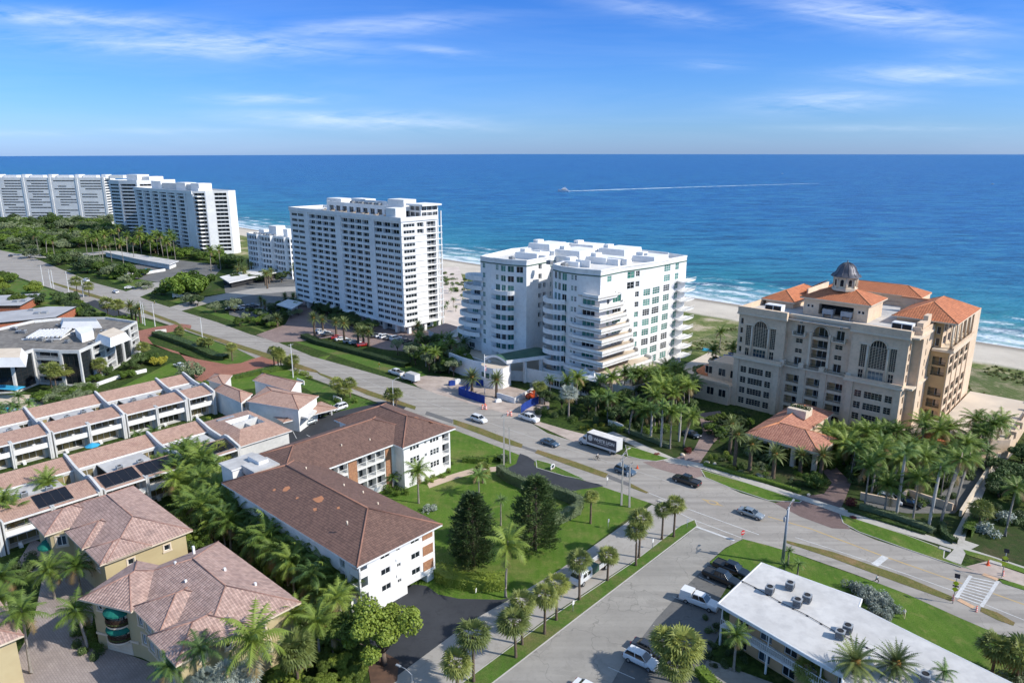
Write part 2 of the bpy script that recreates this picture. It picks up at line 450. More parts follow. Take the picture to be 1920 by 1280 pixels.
# == SKY, SUN, CAMERA
sc = bpy.context.scene
cam = bpy.data.objects.new('camera', bpy.data.cameras.new('camera')); COL.objects.link(cam)
cam.location = (0, 0, H); cam.rotation_euler = (math.pi / 2 - PITCH, 0, 0)
cam.data.sensor_width = 36; cam.data.lens = 36 * F / 1920; cam.data.clip_start = .5; cam.data.clip_end = 150000
sc.camera = cam
SUNAZ, SUNEL = 107.0, 37.0
sd = bpy.data.lights.new('sun', 'SUN'); sd.energy = 3.2; sd.angle = R(.53); sd.color = (1, .94, .85)
so = bpy.data.objects.new('sun', sd); COL.objects.link(so)
so.rotation_euler = Vector((math.sin(R(SUNAZ)) * math.cos(R(SUNEL)), math.cos(R(SUNAZ)) * math.cos(R(SUNEL)), math.sin(R(SUNEL)))).to_track_quat('Z', 'Y').to_euler()
so.location = (200, -60, 160)
w = bpy.data.worlds.new('World'); sc.world = w; w.use_nodes = True
t = w.node_tree; bg = t.nodes['Background']
sky = N(t, 'ShaderNodeTexSky'); sky.sky_type = 'NISHITA'; sky.sun_disc = False
sky.sun_elevation = R(SUNEL); sky.sun_rotation = R(SUNAZ); sky.air_density = 1.0; sky.dust_density = .35; sky.ozone_density = 3.0
tc = N(t, 'ShaderNodeTexCoord'); sp = N(t, 'ShaderNodeSeparateXYZ'); t.links.new(tc.outputs['Generated'], sp.inputs[0])
yy = mth(t, 'MAXIMUM', sp.outputs[1], .05)
U = mth(t, 'DIVIDE', sp.outputs[0], yy); V = mth(t, 'DIVIDE', sp.outputs[2], yy)
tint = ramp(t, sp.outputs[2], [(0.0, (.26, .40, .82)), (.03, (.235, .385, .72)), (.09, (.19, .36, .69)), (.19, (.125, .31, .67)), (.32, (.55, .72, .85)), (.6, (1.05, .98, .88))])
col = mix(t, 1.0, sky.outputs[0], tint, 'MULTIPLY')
cv = N(t, 'ShaderNodeCombineXYZ')
def puvel(px, py):
 x = (px - 960) / F; y = -(py - 640) / F
 d = (x, cP + y * sP, -sP + y * cP); return d[0] / d[1], d[2] / d[1]
def streak(px, py, ex, ey, slope, amp):
 """one cirrus bank: centre, half sizes (survey pixels), slope"""
 u0, v0 = puvel(px, py)
 du = mth(t, 'SUBTRACT', U, u0); dv = mth(t, 'SUBTRACT', V, v0)
 dv2 = mth(t, 'MULTIPLY_ADD', du, -slope, dv)
 a = mth(t, 'POWER', mth(t, 'DIVIDE', du, ex / F), 2.0); a = mth(t, 'ADD', mth(t, 'MULTIPLY', mth(t, 'DIVIDE', du, ex / F), mth(t, 'DIVIDE', du, ex / F)), mth(t, 'MULTIPLY', mth(t, 'DIVIDE', dv2, ey / F), mth(t, 'DIVIDE', dv2, ey / F)))
 e = mth(t, 'EXPONENT', mth(t, 'MULTIPLY', a, -1.0))
 return mth(t, 'MULTIPLY', e, amp)
tot = None
for a in ((150, 36, 230, 14, -.05, .85), (370, 82, 260, 22, -.03, .95), (690, 52, 170, 16, .06, .6), (820, 95, 90, 8, -.1, .45), (505, 187, 110, 9, 0, .7),
   (680, 226, 200, 14, -.03, .85), (1650, 30, 170, 24, -.12, .95), (1250, 25, 150, 18, -.15, .4), (1750, 140, 150, 16, 0, .75), (1560, 190, 130, 18, .03, .75),
   (1340, 122, 60, 8, 0, .35), (1800, 105, 60, 12, 0, .3), (330, 245, 160, 6, 0, .25), (60, 250, 120, 6, 0, .25), (1700, 240, 200, 6, 0, .25)):
 s_ = streak(*a); tot = s_ if tot is None else mth(t, 'MAXIMUM', tot, s_)
def cnoise(su, sv, det, dist, sk=0.0):
 c = N(t, 'ShaderNodeCombineXYZ')
 t.links.new(mth(t, 'MULTIPLY', U, su), c.inputs[0])
 t.links.new(mth(t, 'MULTIPLY', mth(t, 'MULTIPLY_ADD', U, sk, V), sv), c.inputs[1])
 return nz(t, 1.0, det, .62, c.outputs[0], dist)
n1 = cnoise(5, 42, 7, .9, .08); n2 = cnoise(16, 120, 5, .6, -.12)
cl = mth(t, 'MULTIPLY', tot, ramp(t, mth(t, 'ADD', mth(t, 'MULTIPLY', n1, .75), mth(t, 'MULTIPLY', n2, .3)), [(.38, (0, 0, 0)), (.72, (1, 1, 1))]))
veil = mth(t, 'MULTIPLY', ramp(t, cnoise(2.2, 22, 5, .4), [(.45, (0, 0, 0)), (.8, (1, 1, 1))]), .10)
cl = mth(t, 'ADD', cl, veil, clamp=True)
up = mth(t, 'GREATER_THAN', sp.outputs[2], 0.0)
cl = mth(t, 'MULTIPLY', cl, mth(t, 'MULTIPLY', up, mth(t, 'GREATER_THAN', sp.outputs[1], .1)))
col = mix(t, mth(t, 'MULTIPLY', cl, .85, clamp=True), col, (3.9, 4.4, 5.2))
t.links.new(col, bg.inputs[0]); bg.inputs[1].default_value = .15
vs = sc.view_settings; vs.view_transform = 'Standard'; vs.look = 'None'; vs.gamma = 1; vs.exposure = 0.7
sc.render.film_transparent = False
cy = sc.cycles
cy.max_bounces = 6; cy.diffuse_bounces = 3; cy.glossy_bounces = 3; cy.transmission_bounces = 3; cy.transparent_max_bounces = 6
cy.use_adaptive_sampling = True; cy.adaptive_threshold = .02
cy.use_denoising = True; cy.sample_clamp_indirect = 6
# == GROUND MATERIALS
def GRASS(name, c1, c2, c3, sc_=.25, dry=.5):
 m, t, b = nt(name)
 col = ramp(t, nz(t, sc_, 5, .65), [(.3, c2), (.7, c1)])
 col = mix(t, ramp(t, nz(t, .09, 4, .7), [(dry, (0, 0, 0)), (dry + .2, (1, 1, 1))]), col, c3)
 f = nz(t, 5.0, 4, .8)
 col = mix(t, mth(t, 'MULTIPLY', ramp(t, f, [(.42, (1, 1, 1)), (.56, (0, 0, 0))]), .5), col, tuple(x * .45 for x in c2))
 col = mix(t, mth(t, 'MULTIPLY', ramp(t, nz(t, .45, 5, .75, None, .6), [(.54, (0, 0, 0)), (.66, (1, 1, 1))]), .5), col, c3)
 wl_ = N(t, 'ShaderNodeTexWave'); wl_.inputs['Scale'].default_value = .22; wl_.inputs['Distortion'].default_value = 1.2; g_ = N(t, 'ShaderNodeNewGeometry'); t.links.new(g_.outputs['Position'], wl_.inputs['Vector'])
 col = mix(t, mth(t, 'MULTIPLY', wl_.outputs[1], .09), col, c3)
 t.links.new(col, b.inputs['Base Color']); b.inputs['Roughness'].default_value = .9; b.inputs['Specular IOR Level'].default_value = .15
 n = N(t, 'ShaderNodeBump'); n.inputs['Strength'].default_value = .6; n.inputs['Distance'].default_value = .12
 t.links.new(nz(t, 9, 3, .7), n.inputs['Height']); t.links.new(n.outputs[0], b.inputs['Normal'])
 return m
LAWN = GRASS('lawn_grass', (.115, .205, .026), (.07, .145, .018), (.215, .215, .07), .16, .52)
LAWN2 = GRASS('roadside_grass', (.10, .19, .03), (.065, .135, .02), (.19, .17, .07), .2, .5)
VERGE = GRASS('dry_verge_grass', (.19, .17, .06), (.12, .14, .035), (.30, .19, .10), .3, .5)
SOIL = GRASS('dark_undergrowth', (.05, .085, .02), (.035, .055, .015), (.11, .085, .05), .35, .55)  # dark green-brown ground cover with soil patches
DUNEG = GRASS('dune_scrub', (.115, .155, .045), (.075, .11, .03), (.40, .33, .22), .05, .47)
def PAVE(name, c1, c2, s=.12, crack=.5, joints=0.0, streakd=None):
 m, t, b = nt(name)
 col = ramp(t, nz(t, s, 5, .65), [(.3, c2), (.7, c1)])
 col = mix(t, mth(t, 'MULTIPLY', ramp(t, nz(t, 1.6, 4, .75), [(.5, (0, 0, 0)), (.75, (1, 1, 1))]), .35), col, tuple(x * .72 for x in c2))
 col = mix(t, mth(t, 'MULTIPLY', ramp(t, nz(t, .33, 6, .8, None, .8), [(.53, (0, 0, 0)), (.62, (1, 1, 1))]), .38), col, tuple(x * .74 for x in c2))
 if streakd:
  g = N(t, 'ShaderNodeNewGeometry'); mp = N(t, 'ShaderNodeMapping'); mp.inputs['Rotation'].default_value = (0, 0, R(43)); mp.inputs['Scale'].default_value = (.012, .55, 1)
  t.links.new(g.outputs['Position'], mp.inputs[0])
  col = mix(t, mth(t, 'MULTIPLY', ramp(t, nz(t, 1.0, 3, .5, mp.outputs[0]), [(.42, (0, 0, 0)), (.65, (1, 1, 1))]), streakd), col, tuple(x * .68 for x in c2))
 if crack:
  v = N(t, 'ShaderNodeTexVoronoi'); v.feature = 'DISTANCE_TO_EDGE'; v.inputs['Scale'].default_value = .11
  g = N(t, 'ShaderNodeNewGeometry'); wp = N(t, 'ShaderNodeVectorMath', operation='ADD'); t.links.new(g.outputs['Position'], wp.inputs[0])
  nn = N(t, 'ShaderNodeTexNoise'); nn.inputs['Scale'].default_value = .4; vs_ = N(t, 'ShaderNodeVectorMath', operation='SCALE'); vs_.inputs['Scale'].default_value = 4.0
  t.links.new(g.outputs['Position'], nn.inputs[0]); t.links.new(nn.outputs['Color'], vs_.inputs[0]); t.links.new(vs_.outputs[0], wp.inputs[1]); t.links.new(wp.outputs[0], v.inputs['Vector'])
  lf = mth(t, 'LESS_THAN', v.outputs['Distance'], .006)
  col = mix(t, mth(t, 'MULTIPLY', lf, crack), col, tuple(x * .5 for x in c2))
 t.links.new(col, b.inputs['Base Color']); b.inputs['Roughness'].default_value = .85; b.inputs['Specular IOR Level'].default_value = .25
 return m
ROADM = PAVE('worn_road_concrete', (.40, .37, .33), (.31, .285, .255), .07, .35, streakd=.6)
PATHM = PAVE('path_concrete', (.40, .375, .34), (.32, .30, .27), .2, .2)
STREETM = PAVE('side_street_asphalt', (.36, .34, .305), (.28, .265, .24), .09, .45, streakd=.35)
LOTM = PAVE('parking_asphalt', (.19, .185, .175), (.12, .12, .118), .12, .4)
BLACKM = PAVE('new_asphalt', (.052, .056, .064), (.036, .039, .046), .15, .0)
WALKM = PAVE('sidewalk_concrete', (.50, .47, .42), (.40, .38, .34), .3, .15)
PATCHM = PAVE('asphalt_patch', (.17, .165, .16), (.13, .13, .13), .4, .2)
def PAVERS(name, c1, c2, bw=.45):
 m, t, b = nt(name)
 br = N(t, 'ShaderNodeTexBrick'); br.inputs['Scale'].default_value = 1; br.inputs['Brick Width'].default_value = bw; br.inputs['Row Height'].default_value = bw / 2
 br.inputs['Mortar Size'].default_value = .02; br.inputs['Color1'].default_value = (*c1, 1); br.inputs['Color2'].default_value = (*c2, 1); br.inputs['Mortar'].default_value = (*[x * .6 for x in c2], 1)
 g = N(t, 'ShaderNodeNewGeometry'); mp = N(t, 'ShaderNodeMapping'); mp.inputs['Rotation'].default_value = (0, 0, R(43)); t.links.new(g.outputs['Position'], mp.inputs[0]); t.links.new(mp.outputs[0], br.inputs[0])
 col = mix(t, ramp(t, nz(t, .25, 4, .7), [(.35, (0, 0, 0)), (.75, (.7, .7, .7))]), br.outputs[0], tuple(x * .62 for x in c2))
 t.links.new(col, b.inputs['Base Color']); b.inputs['Roughness'].default_value = .85
 return m
BRICKP = PAVERS('red_brick_paving', (.40, .17, .11), (.32, .13, .085))
MAUVEP = PAVERS('mauve_brick_paving', (.34, .25, .22), (.27, .195, .175))
MAUVEL = PAVERS('pale_mauve_paving', (.40, .34, .31), (.34, .285, .265), .6)
DARKP = PAVERS('dark_brick_paving', (.22, .15, .135), (.17, .115, .105))
SANDP = MAT('construction_sand', (.50, .42, .36), (.36, .29, .25), .12, .95, c3=(.25, .2, .17), s3=.5)
BEIGEP = MAT('beige_path', (.52, .40, .31), (.44, .34, .26), .3, .9)
DECKP = MAT('pale_pool_deck', (.62, .53, .42), (.54, .46, .37), .2, .85)
SAND = MAT('beach_sand', (.60, .54, .45), (.50, .445, .365), .04, .95, c3=(.40, .35, .28), s3=.12)
PATIO = MAT('coral_patio', (.66, .57, .50), (.56, .48, .42), .12, .9, c3=(.42, .36, .31), s3=.25)
PAINTW = MAT('worn_white_marking', (.66, .66, .65), (.5, .5, .49), .5, .7, c3=(.36, .35, .33), s3=3)
PAINTY = MAT('faded_yellow_marking', (.52, .36, .14), (.42, .31, .17), .6, .7, c3=(.33, .28, .2), s3=3)
PAINTF = MAT('faint_marking', (.42, .40, .37), None, .5, .8, c3=(.34, .32, .3), s3=2)
MULCH = MAT('mulch', (.13, .075, .05), (.09, .055, .04), .8, .95)
# == THE LAND AND THE SEA
SN = Vector((.702, .712)); SA = Vector((-.712, .702)); S0 = 301.0
def SP(s, q): v = SN * (s + S0) + SA * q; return (v.x, v.y)
b = MB()
prof = [(-6000, 0), (-40, 0), (-22, .0), (-9, -.35), (0, -.8), (9, -1.25), (30, -2.2)]
for (s0, z0), (s1, z1) in zip(prof, prof[1:]):
 a_, b_, c_, d_ = SP(s0, -6000), SP(s1, -6000), SP(s1, 9000), SP(s0, 9000)
 b.face([(*a_, z0), (*b_, z1), (*c_, z1), (*d_, z0)], 0)
m, t, bs = nt('land')
g = N(t, 'ShaderNodeNewGeometry'); sx = N(t, 'ShaderNodeSeparateXYZ'); t.links.new(g.outputs['Position'], sx.inputs[0])
sdist = mth(t, 'SUBTRACT', mth(t, 'ADD', mth(t, 'MULTIPLY', sx.outputs[0], SN.x), mth(t, 'MULTIPLY', sx.outputs[1], SN.y)), S0)
wob = mth(t, 'MULTIPLY', mth(t, 'SUBTRACT', nz(t, .05, 4, .6), .5), 14)
s2 = mth(t, 'ADD', sdist, wob)
veg = ramp(t, nz(t, .12, 5, .65), [(.3, (.03, .05, .012)), (.5, (.06, .10, .02)), (.72, (.12, .11, .05))])
veg = mix(t, ramp(t, nz(t, 1.2, 4, .7), [(.4, (1, 1, 1)), (.6, (0, 0, 0))]), veg, (.025, .045, .012))
scrub = ramp(t, nz(t, .09, 5, .7), [(.36, (.44, .37, .26)), (.46, (.20, .21, .085)), (.56, (.095, .135, .035)), (.68, (.20, .19, .09)), (.8, (.42, .36, .26))])
sand = ramp(t, nz(t, .06, 4, .7), [(.3, (.50, .445, .37)), (.7, (.62, .56, .47))])
wet = mix(t, ramp(t, mth(t, 'ADD', sdist, mth(t, 'MULTIPLY', wob, .25)), [(0, (0, 0, 0)), (1, (1, 1, 1))]), sand, sand)
fw = N(t, 'ShaderNodeMapRange'); fw.inputs[1].default_value = -9; fw.inputs[2].default_value = -4; t.links.new(mth(t, 'ADD', sdist, mth(t, 'MULTIPLY', wob, .25)), fw.inputs[0])
sand = mix(t, fw.outputs[0], sand, (.30, .265, .22))
fs = N(t, 'ShaderNodeMapRange'); fs.inputs[1].default_value = -36; fs.inputs[2].default_value = -32; t.links.new(mth(t, 'ADD', sdist, mth(t, 'MULTIPLY', wob, .5)), fs.inputs[0])
fd = N(t, 'ShaderNodeMapRange'); fd.inputs[1].default_value = -92; fd.inputs[2].default_value = -88; t.links.new(sdist, fd.inputs[0])
c = mix(t, fd.outputs[0], veg, scrub); c = mix(t, fs.outputs[0], c, sand)
t.links.new(c, bs.inputs['Base Color']); bs.inputs['Roughness'].default_value = .95; bs.inputs['Specular IOR Level'].default_value = .1
n = N(t, 'ShaderNodeBump'); n.inputs['Strength'].default_value = .7; n.inputs['Distance'].default_value = .4
t.links.new(nz(t, 1.1, 5, .7), n.inputs['Height']); t.links.new(n.outputs[0], bs.inputs['Normal'])
b.build('ground', m, kind='structure')
m, t, bs = nt('sea_water')
g = N(t, 'ShaderNodeNewGeometry'); sx = N(t, 'ShaderNodeSeparateXYZ'); t.links.new(g.outputs['Position'], sx.inputs[0])
sdist = mth(t, 'SUBTRACT', mth(t, 'ADD', mth(t, 'MULTIPLY', sx.outputs[0], SN.x), mth(t, 'MULTIPLY', sx.outputs[1], SN.y)), S0)
def mapped(rz, sx_, sy_):
 g = N(t, 'ShaderNodeNewGeometry'); mp = N(t, 'ShaderNodeMapping'); mp.inputs['Rotation'].default_value = (0, 0, rz); mp.inputs['Scale'].default_value = (sx_, sy_, 1)
 t.links.new(g.outputs['Position'], mp.inputs[0]); return mp.outputs[0]
lg = mth(t, 'LOGARITHM', mth(t, 'MAXIMUM', mth(t, 'ADD', sdist, mth(t, 'MULTIPLY', mth(t, 'SUBTRACT', nz(t, .012, 4, .6), .5), 70)), 2.0), 10.0)
lgn = mth(t, 'DIVIDE', lg, 4.0)
base = ramp(t, lgn, [(.18, (.08, .28, .25)), (.36, (.025, .22, .235)), (.46, (.014, .19, .255)), (.56, (.009, .145, .29)), (.68, (.006, .108, .31)), (.86, (.005, .092, .32)), (1.0, (.005, .09, .31))])
dk = ramp(t, nz(t, 1.0, 5, .6, mapped(R(45), .006, .02)), [(.40, (1, 1, 1)), (.56, (0, 0, 0))])
near = ramp(t, lgn, [(.3, (1, 1, 1)), (.62, (.15, .15, .15))])
base = mix(t, mth(t, 'MULTIPLY', mth(t, 'MULTIPLY', dk, .55), near), base, (.012, .09, .18))
rp = mth(t, 'ADD', mth(t, 'MULTIPLY', nz(t, 1.0, 4, .7, mapped(R(15), .05, .13)), .6), mth(t, 'MULTIPLY', nz(t, 1.0, 3, .6, mapped(R(-10), .014, .045)), .4))
base = mix(t, mth(t, 'MULTIPLY', ramp(t, rp, [(.50, (0, 0, 0)), (.58, (1, 1, 1))]), .6), base, (.05, .25, .36))  # ripple highlights painted into the water colour
base = mix(t, mth(t, 'MULTIPLY', ramp(t, rp, [(.40, (1, 1, 1)), (.48, (0, 0, 0))]), .75), base, (.004, .05, .12))  # shaded wave troughs painted into the water colour
wv = mth(t, 'ADD', sdist, mth(t, 'MULTIPLY', mth(t, 'SUBTRACT', nz(t, .022, 4, .6), .5), 26))
foam = None
nA = nz(t, 1.0, 5, .7, mapped(R(-45.4), .05, .11)); nB = nz(t, .35, 5, .75)
for c0, wd, th in ((1, 5, .34), (12, 4.5, .46), (25, 4, .49), (38, 3.4, .52), (54, 3, .56)):
 band = mth(t, 'EXPONENT', mth(t, 'MULTIPLY', mth(t, 'POWER', mth(t, 'ABSOLUTE', mth(t, 'DIVIDE', mth(t, 'SUBTRACT', wv, c0), wd)), 2.0), -1.0))
 br_ = mth(t, 'MULTIPLY', band, ramp(t, mth(t, 'ADD', mth(t, 'MULTIPLY', nA, .6), mth(t, 'MULTIPLY', nB, .4)), [(th - .05, (0, 0, 0)), (th + .06, (1, 1, 1))]))
 foam = br_ if foam is None else mth(t, 'MAXIMUM', foam, br_)
lace = mth(t, 'MULTIPLY', ramp(t, nz(t, .9, 5, .75), [(.50, (0, 0, 0)), (.62, (1, 1, 1))]), ramp(t, mth(t, 'DIVIDE', wv, 60.0), [(.0, (1, 1, 1)), (.4, (.75, .75, .75)), (.8, (0, 0, 0))]))
foam = mth(t, 'MAXIMUM', foam, mth(t, 'MULTIPLY', lace, .6))
caps = mth(t, 'MULTIPLY', ramp(t, nz(t, 1.0, 6, .8, mapped(R(25), .05, .13)), [(.735, (0, 0, 0)), (.76, (1, 1, 1))]), .6)
foam = mth(t, 'MAXIMUM', foam, caps, clamp=True)
base = mix(t, foam, base, (.80, .84, .84))
t.links.new(base, bs.inputs['Base Color']); bs.inputs['Roughness'].default_value = .35; bs.inputs['Specular IOR Level'].default_value = .22
h1 = nz(t, 1.0, 4, .65, mapped(R(30), .10, .28)); h2 = nz(t, 1.0, 4, .65, mapped(R(55), .45, 1.1))
n = N(t, 'ShaderNodeBump'); n.inputs['Strength'].default_value = .8; n.inputs['Distance'].default_value = 2.2
t.links.new(mth(t, 'ADD', mth(t, 'MULTIPLY', h1, 1.5), mth(t, 'MULTIPLY', h2, .3)), n.inputs['Height']); t.links.new(n.outputs[0], bs.inputs['Normal'])
b = MB()
b.face([(*SP(-30, -20000), -.8), (*SP(60000, -60000), -.8), (*SP(60000, 60000), -.8), (*SP(-30, 20000), -.8)], 0)
b.build('sea', m, kind='structure')
# == GROUND SHEETS (each a few mm to cm above the one below)
_lay = {}
def smooth(pts, k=3):
 out = []; n = len(pts)
 for i in range(n):
  p0, p1, p2, p3 = (Vector(pts[(i + j - 1) % n]) for j in range(4))
  for q in range(k):
   u = q / k
   out.append(tuple(.5 * ((2 * p1) + (p2 - p0) * u + (2 * p0 - 5 * p1 + 4 * p2 - p3) * u * u + (3 * p1 - p0 - 3 * p2 + p3) * u ** 3)))
 return out
def sheet(name, pts, m, z, kind='structure', sm=0, px=True, edge=None, h=0.0, **pr):
 w = [G(*p) for p in pts] if px else pts
 if sm: w = smooth(w, sm)
 ar = sum(a[0] * b_[1] - b_[0] * a[1] for a, b_ in zip(w, w[1:] + w[:1]))
 if ar < 0: w = w[::-1]
 b = MB()
 if edge:
  b.prism(w, 0.0, z, 1, top=False, bot=False); ip = inset_poly(w, .16)
  for i in range(len(w)):
   j = (i + 1) % len(w); b.face([(*w[i], z), (*w[j], z), (*ip[j], z), (*ip[i], z)], 1)
  b.face([(*p, z) for p in ip], 0)
 else: b.face([(*p, z) for p in w], 0)
 bm_ = b.build(name, [m, edge] if edge else [m], kind=kind, **pr)
 return bm_
def stripe(pts, wd, m, z, name='road_marking', px=True):
 w = [Vector(G(*p)) if px else Vector(p) for p in pts]; b = MB(); L = []; Rr = []
 for i, p in enumerate(w):
  d = (w[min(i + 1, len(w) - 1)] - w[max(i - 1, 0)]).normalized(); n_ = Vector((-d.y, d.x)) * wd / 2
  L.append(p + n_); Rr.append(p - n_)
 for i in range(len(w) - 1): b.face([(*Rr[i], z), (*Rr[i + 1], z), (*L[i + 1], z), (*L[i], z)], 0)
 return b.build(name, m, kind='structure')
KERB = MAT('kerb_concrete', (.50, .48, .44), (.42, .40, .37), .5, .9)
ROADU = [(-60, 452), (0, 469), (60, 482), (120, 507), (175, 530), (232, 545), (275, 562), (330, 580), (407, 604), (470, 627), (517, 640), (585, 668), (678, 694), (723, 707), (770, 722), (820, 737), (900, 758), (975, 780), (1027, 812), (1092, 832), (1175, 856),
   (1245, 868), (1328, 896), (1389, 924), (1452, 942), (1573, 972), (1594, 991), (1640, 1011), (1700, 1030), (1764, 1052), (1828, 1073), (1874, 1089), (1990, 1128)]
ROADL = [(1990, 1240), (1920, 1207), (1875, 1190), (1800, 1158), (1700, 1113), (1600, 1075), (1500, 1040), (1440, 1022), (1393, 1010), (1357, 1028), (1307, 990), (1295, 975), (1220, 943), (1100, 902), (975, 853), (845, 803), (723, 760), (560, 700), (481, 672), (440, 652), (345, 619), (290, 600), (172, 572), (100, 542), (0, 508), (-60, 488)]
sheet('lawn', [(-60, 470), (60, 475), (230, 535), (430, 600), (700, 690), (850, 735), (780, 690), (560, 640), (470, 610), (430, 590), (380, 575), (300, 535), (150, 485), (0, 455)], LAWN2, .012)
sheet('lawn', [(-40, 500), (100, 545), (345, 622), (445, 655), (560, 705), (723, 762), (640, 770), (560, 720), (420, 690), (330, 640), (200, 590), (0, 560)], LAWN2, .012)
sheet('lawn', [(200, 738), (320, 680), (370, 700), (480, 695), (620, 665), (560, 720), (400, 735), (330, 745)], LAWN, .016)
sheet('lawn', [(838, 800), (975, 850), (1218, 941), (1046, 1070), (955, 1130), (800, 1132), (690, 1000), (700, 860)], LAWN, .016)
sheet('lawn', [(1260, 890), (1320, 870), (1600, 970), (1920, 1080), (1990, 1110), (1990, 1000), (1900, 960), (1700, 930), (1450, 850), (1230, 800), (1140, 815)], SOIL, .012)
sheet('lawn', [(1357, 1030), (1395, 1008), (1440, 1020), (1700, 1112), (1920, 1206), (2050, 1270), (2050, 1400), (1800, 1400), (1600, 1110), (1380, 1085), (1330, 1055)], LAWN, .016)
sheet('sea_front_terrain', [(1290, 640), (1390, 610), (1830, 690), (1990, 720), (2100, 800), (1990, 820), (1850, 780), (1400, 700)], DUNEG, .014)
sheet('road', ROADU + ROADL, ROADM, .03)
sheet('driveway', [(255, 621), (340, 607), (358, 616), (276, 632), (322, 660), (425, 683), (470, 674), (512, 664), (530, 678), (480, 692), (380, 716), (362, 700), (335, 660), (265, 640)], BRICKP, .036, sm=2)
sheet('driveway', [(0, 475), (130, 478), (200, 470), (230, 473), (120, 484), (60, 483)], PATHM, .034)
sheet('driveway', [(235, 547), (285, 530), (340, 527), (340, 533), (290, 545), (262, 557)], PATHM, .034)
sheet('driveway', [(318, 576), (380, 558), (480, 540), (560, 537), (560, 545), (480, 552), (400, 566), (340, 583)], PATHM, .034)
sheet('parking_lot', [(420, 535), (540, 510), (590, 545), (560, 575), (470, 600), (430, 590)], LOTM, .02)
sheet('parking_lot', [(230, 500), (330, 487), (420, 498), (400, 520), (300, 530), (240, 520)], LOTM, .02)
sheet('parking_lot', [(480, 628), (535, 608), (560, 560), (700, 600), (860, 632), (880, 650), (800, 662), (720, 655), (620, 633), (560, 640), (517, 642)], MAUVEP, .034)
sheet('construction_yard', [(770, 715), (800, 704), (880, 712), (960, 725), (1020, 745), (1030, 765), (1010, 790), (1100, 815), (1080, 830), (975, 783), (820, 739)], SANDP, .038, sm=2)
sheet('side_street', [(1307, 986), (1290, 1001), (1095, 1149), (925, 1280), (800, 1376), (1500, 1450), (1450, 1280), (1230, 1200), (1350, 1100), (1330, 1053), (1357, 1029), (1380, 1012)], STREETM, .034)
sheet('parking_lot', [(1330, 1056), (1372, 1085), (1345, 1130), (1360, 1165), (1300, 1290), (1250, 1450), (1080, 1400), (1170, 1240), (1230, 1160), (1290, 1095)], LOTM, .040)
sheet('driveway', [(1222, 946), (1300, 975), (1184, 1053), (1030, 1155), (865, 1280), (700, 1400), (560, 1400), (740, 1270), (800, 1224), (880, 1165), (964, 1119), (1046, 1070)], PATHM, .038)
sheet('driveway', [(975, 850), (1003, 864), (1006, 877), (1095, 901), (1132, 911), (1090, 917), (1040, 927), (1010, 912), (965, 900), (935, 886), (968, 869)], BLACKM, .040, sm=2)
sheet('driveway', [(775, 1095), (800, 1098), (822, 1114), (860, 1122), (940, 1124), (964, 1118), (880, 1166), (740, 1270), (700, 1240), (690, 1180), (740, 1120)], BLACKM, .042)
sheet('parking_lot', [(500, 815), (640, 770), (745, 748), (762, 762), (735, 790), (590, 860), (530, 880), (460, 860)], BLACKM, .034)
sheet('parking_lot', [(395, 895), (430, 905), (560, 985), (640, 1050), (600, 1060), (400, 960)], BLACKM, .030)
sheet('path', [(800, 905), (850, 888), (885, 878), (938, 874), (942, 882), (888, 888), (852, 898), (805, 915)], BEIGEP, .036)
sheet('driveway', [(160, 568), (178, 562), (240, 590), (235, 600), (205, 590)], BLACKM, .034)
sheet('sidewalk', [(1138, 812), (1150, 809), (1262, 858), (1311, 868), (1502, 928), (1600, 960), (1740, 1003), (1990, 1085), (1990, 1095), (1740, 1014), (1594, 970), (1502, 937), (1311, 877), (1255, 868)], WALKM, .060)
sheet('driveway', [(1205, 866), (1258, 862), (1300, 845), (1318, 810), (1310, 775), (1350, 770), (1372, 800), (1338, 830), (1312, 868), (1318, 892), (1300, 897), (1230, 878)], MAUVEP, .044)
sheet('driveway', [(1452, 943), (1502, 931), (1545, 925), (1560, 905), (1540, 880), (1560, 868), (1596, 905), (1585, 935), (1575, 955), (1576, 972), (1594, 992), (1560, 990), (1500, 968)], DARKP, .044)
sheet('driveway', [(1620, 930), (1700, 935), (1760, 930), (1800, 890), (1840, 840), (1900, 850), (1850, 900), (1790, 962), (1700, 962), (1620, 948)], LOTM, .036)
sheet('plaza', [(1772, 1047), (1792, 1026), (1806, 1012), (1836, 1022), (1812, 1034), (1802, 1058)], WALKM, .064)
sheet('path', [(1780, 1016), (1795, 990), (1810, 960), (1850, 880), (1862, 882), (1830, 960), (1812, 1000), (1806, 1024)], WALKM, .056)
sheet('path', [(1790, 1067), (1850, 1052), (1990, 1100), (1990, 1125), (1880, 1085), (1846, 1079)], SANDP, .050)
sheet('pool_deck', [(600, 520), (860, 500), (880, 560), (870, 620), (830, 610), (822, 570), (760, 560)], PATIO, .03)
sheet('pool_deck', [(1270, 690), (1330, 660), (1400, 690), (1360, 740), (1290, 720)], DECKP, .03)
sheet('courtyard', [(20, 1400), (0, 1280), (60, 1180), (80, 1080), (30, 1060), (60, 1010), (140, 1040), (180, 1100), (170, 1200), (290, 1245), (320, 1300), (300, 1400)], MAUVEL, .03)
sheet('pool_deck', [(-60, 780), (-60, 740), (60, 740), (110, 760), (60, 800)], DECKP, .03)
sheet('verge', [(92, 527), (170, 550), (250, 574), (330, 603), (345, 612), (330, 609), (250, 580), (170, 556), (100, 533)], VERGE, .07)
sheet('verge', [(345, 613), (500, 662), (593, 694), (600, 700), (560, 692), (430, 648), (350, 619)], VERGE, .07)
sheet('verge', [(593, 697), (700, 735), (780, 762), (778, 768), (690, 741), (600, 703)], VERGE, .07)
sheet('verge', [(850, 786), (900, 802), (980, 833), (978, 840), (940, 829), (850, 795)], VERGE, .07)
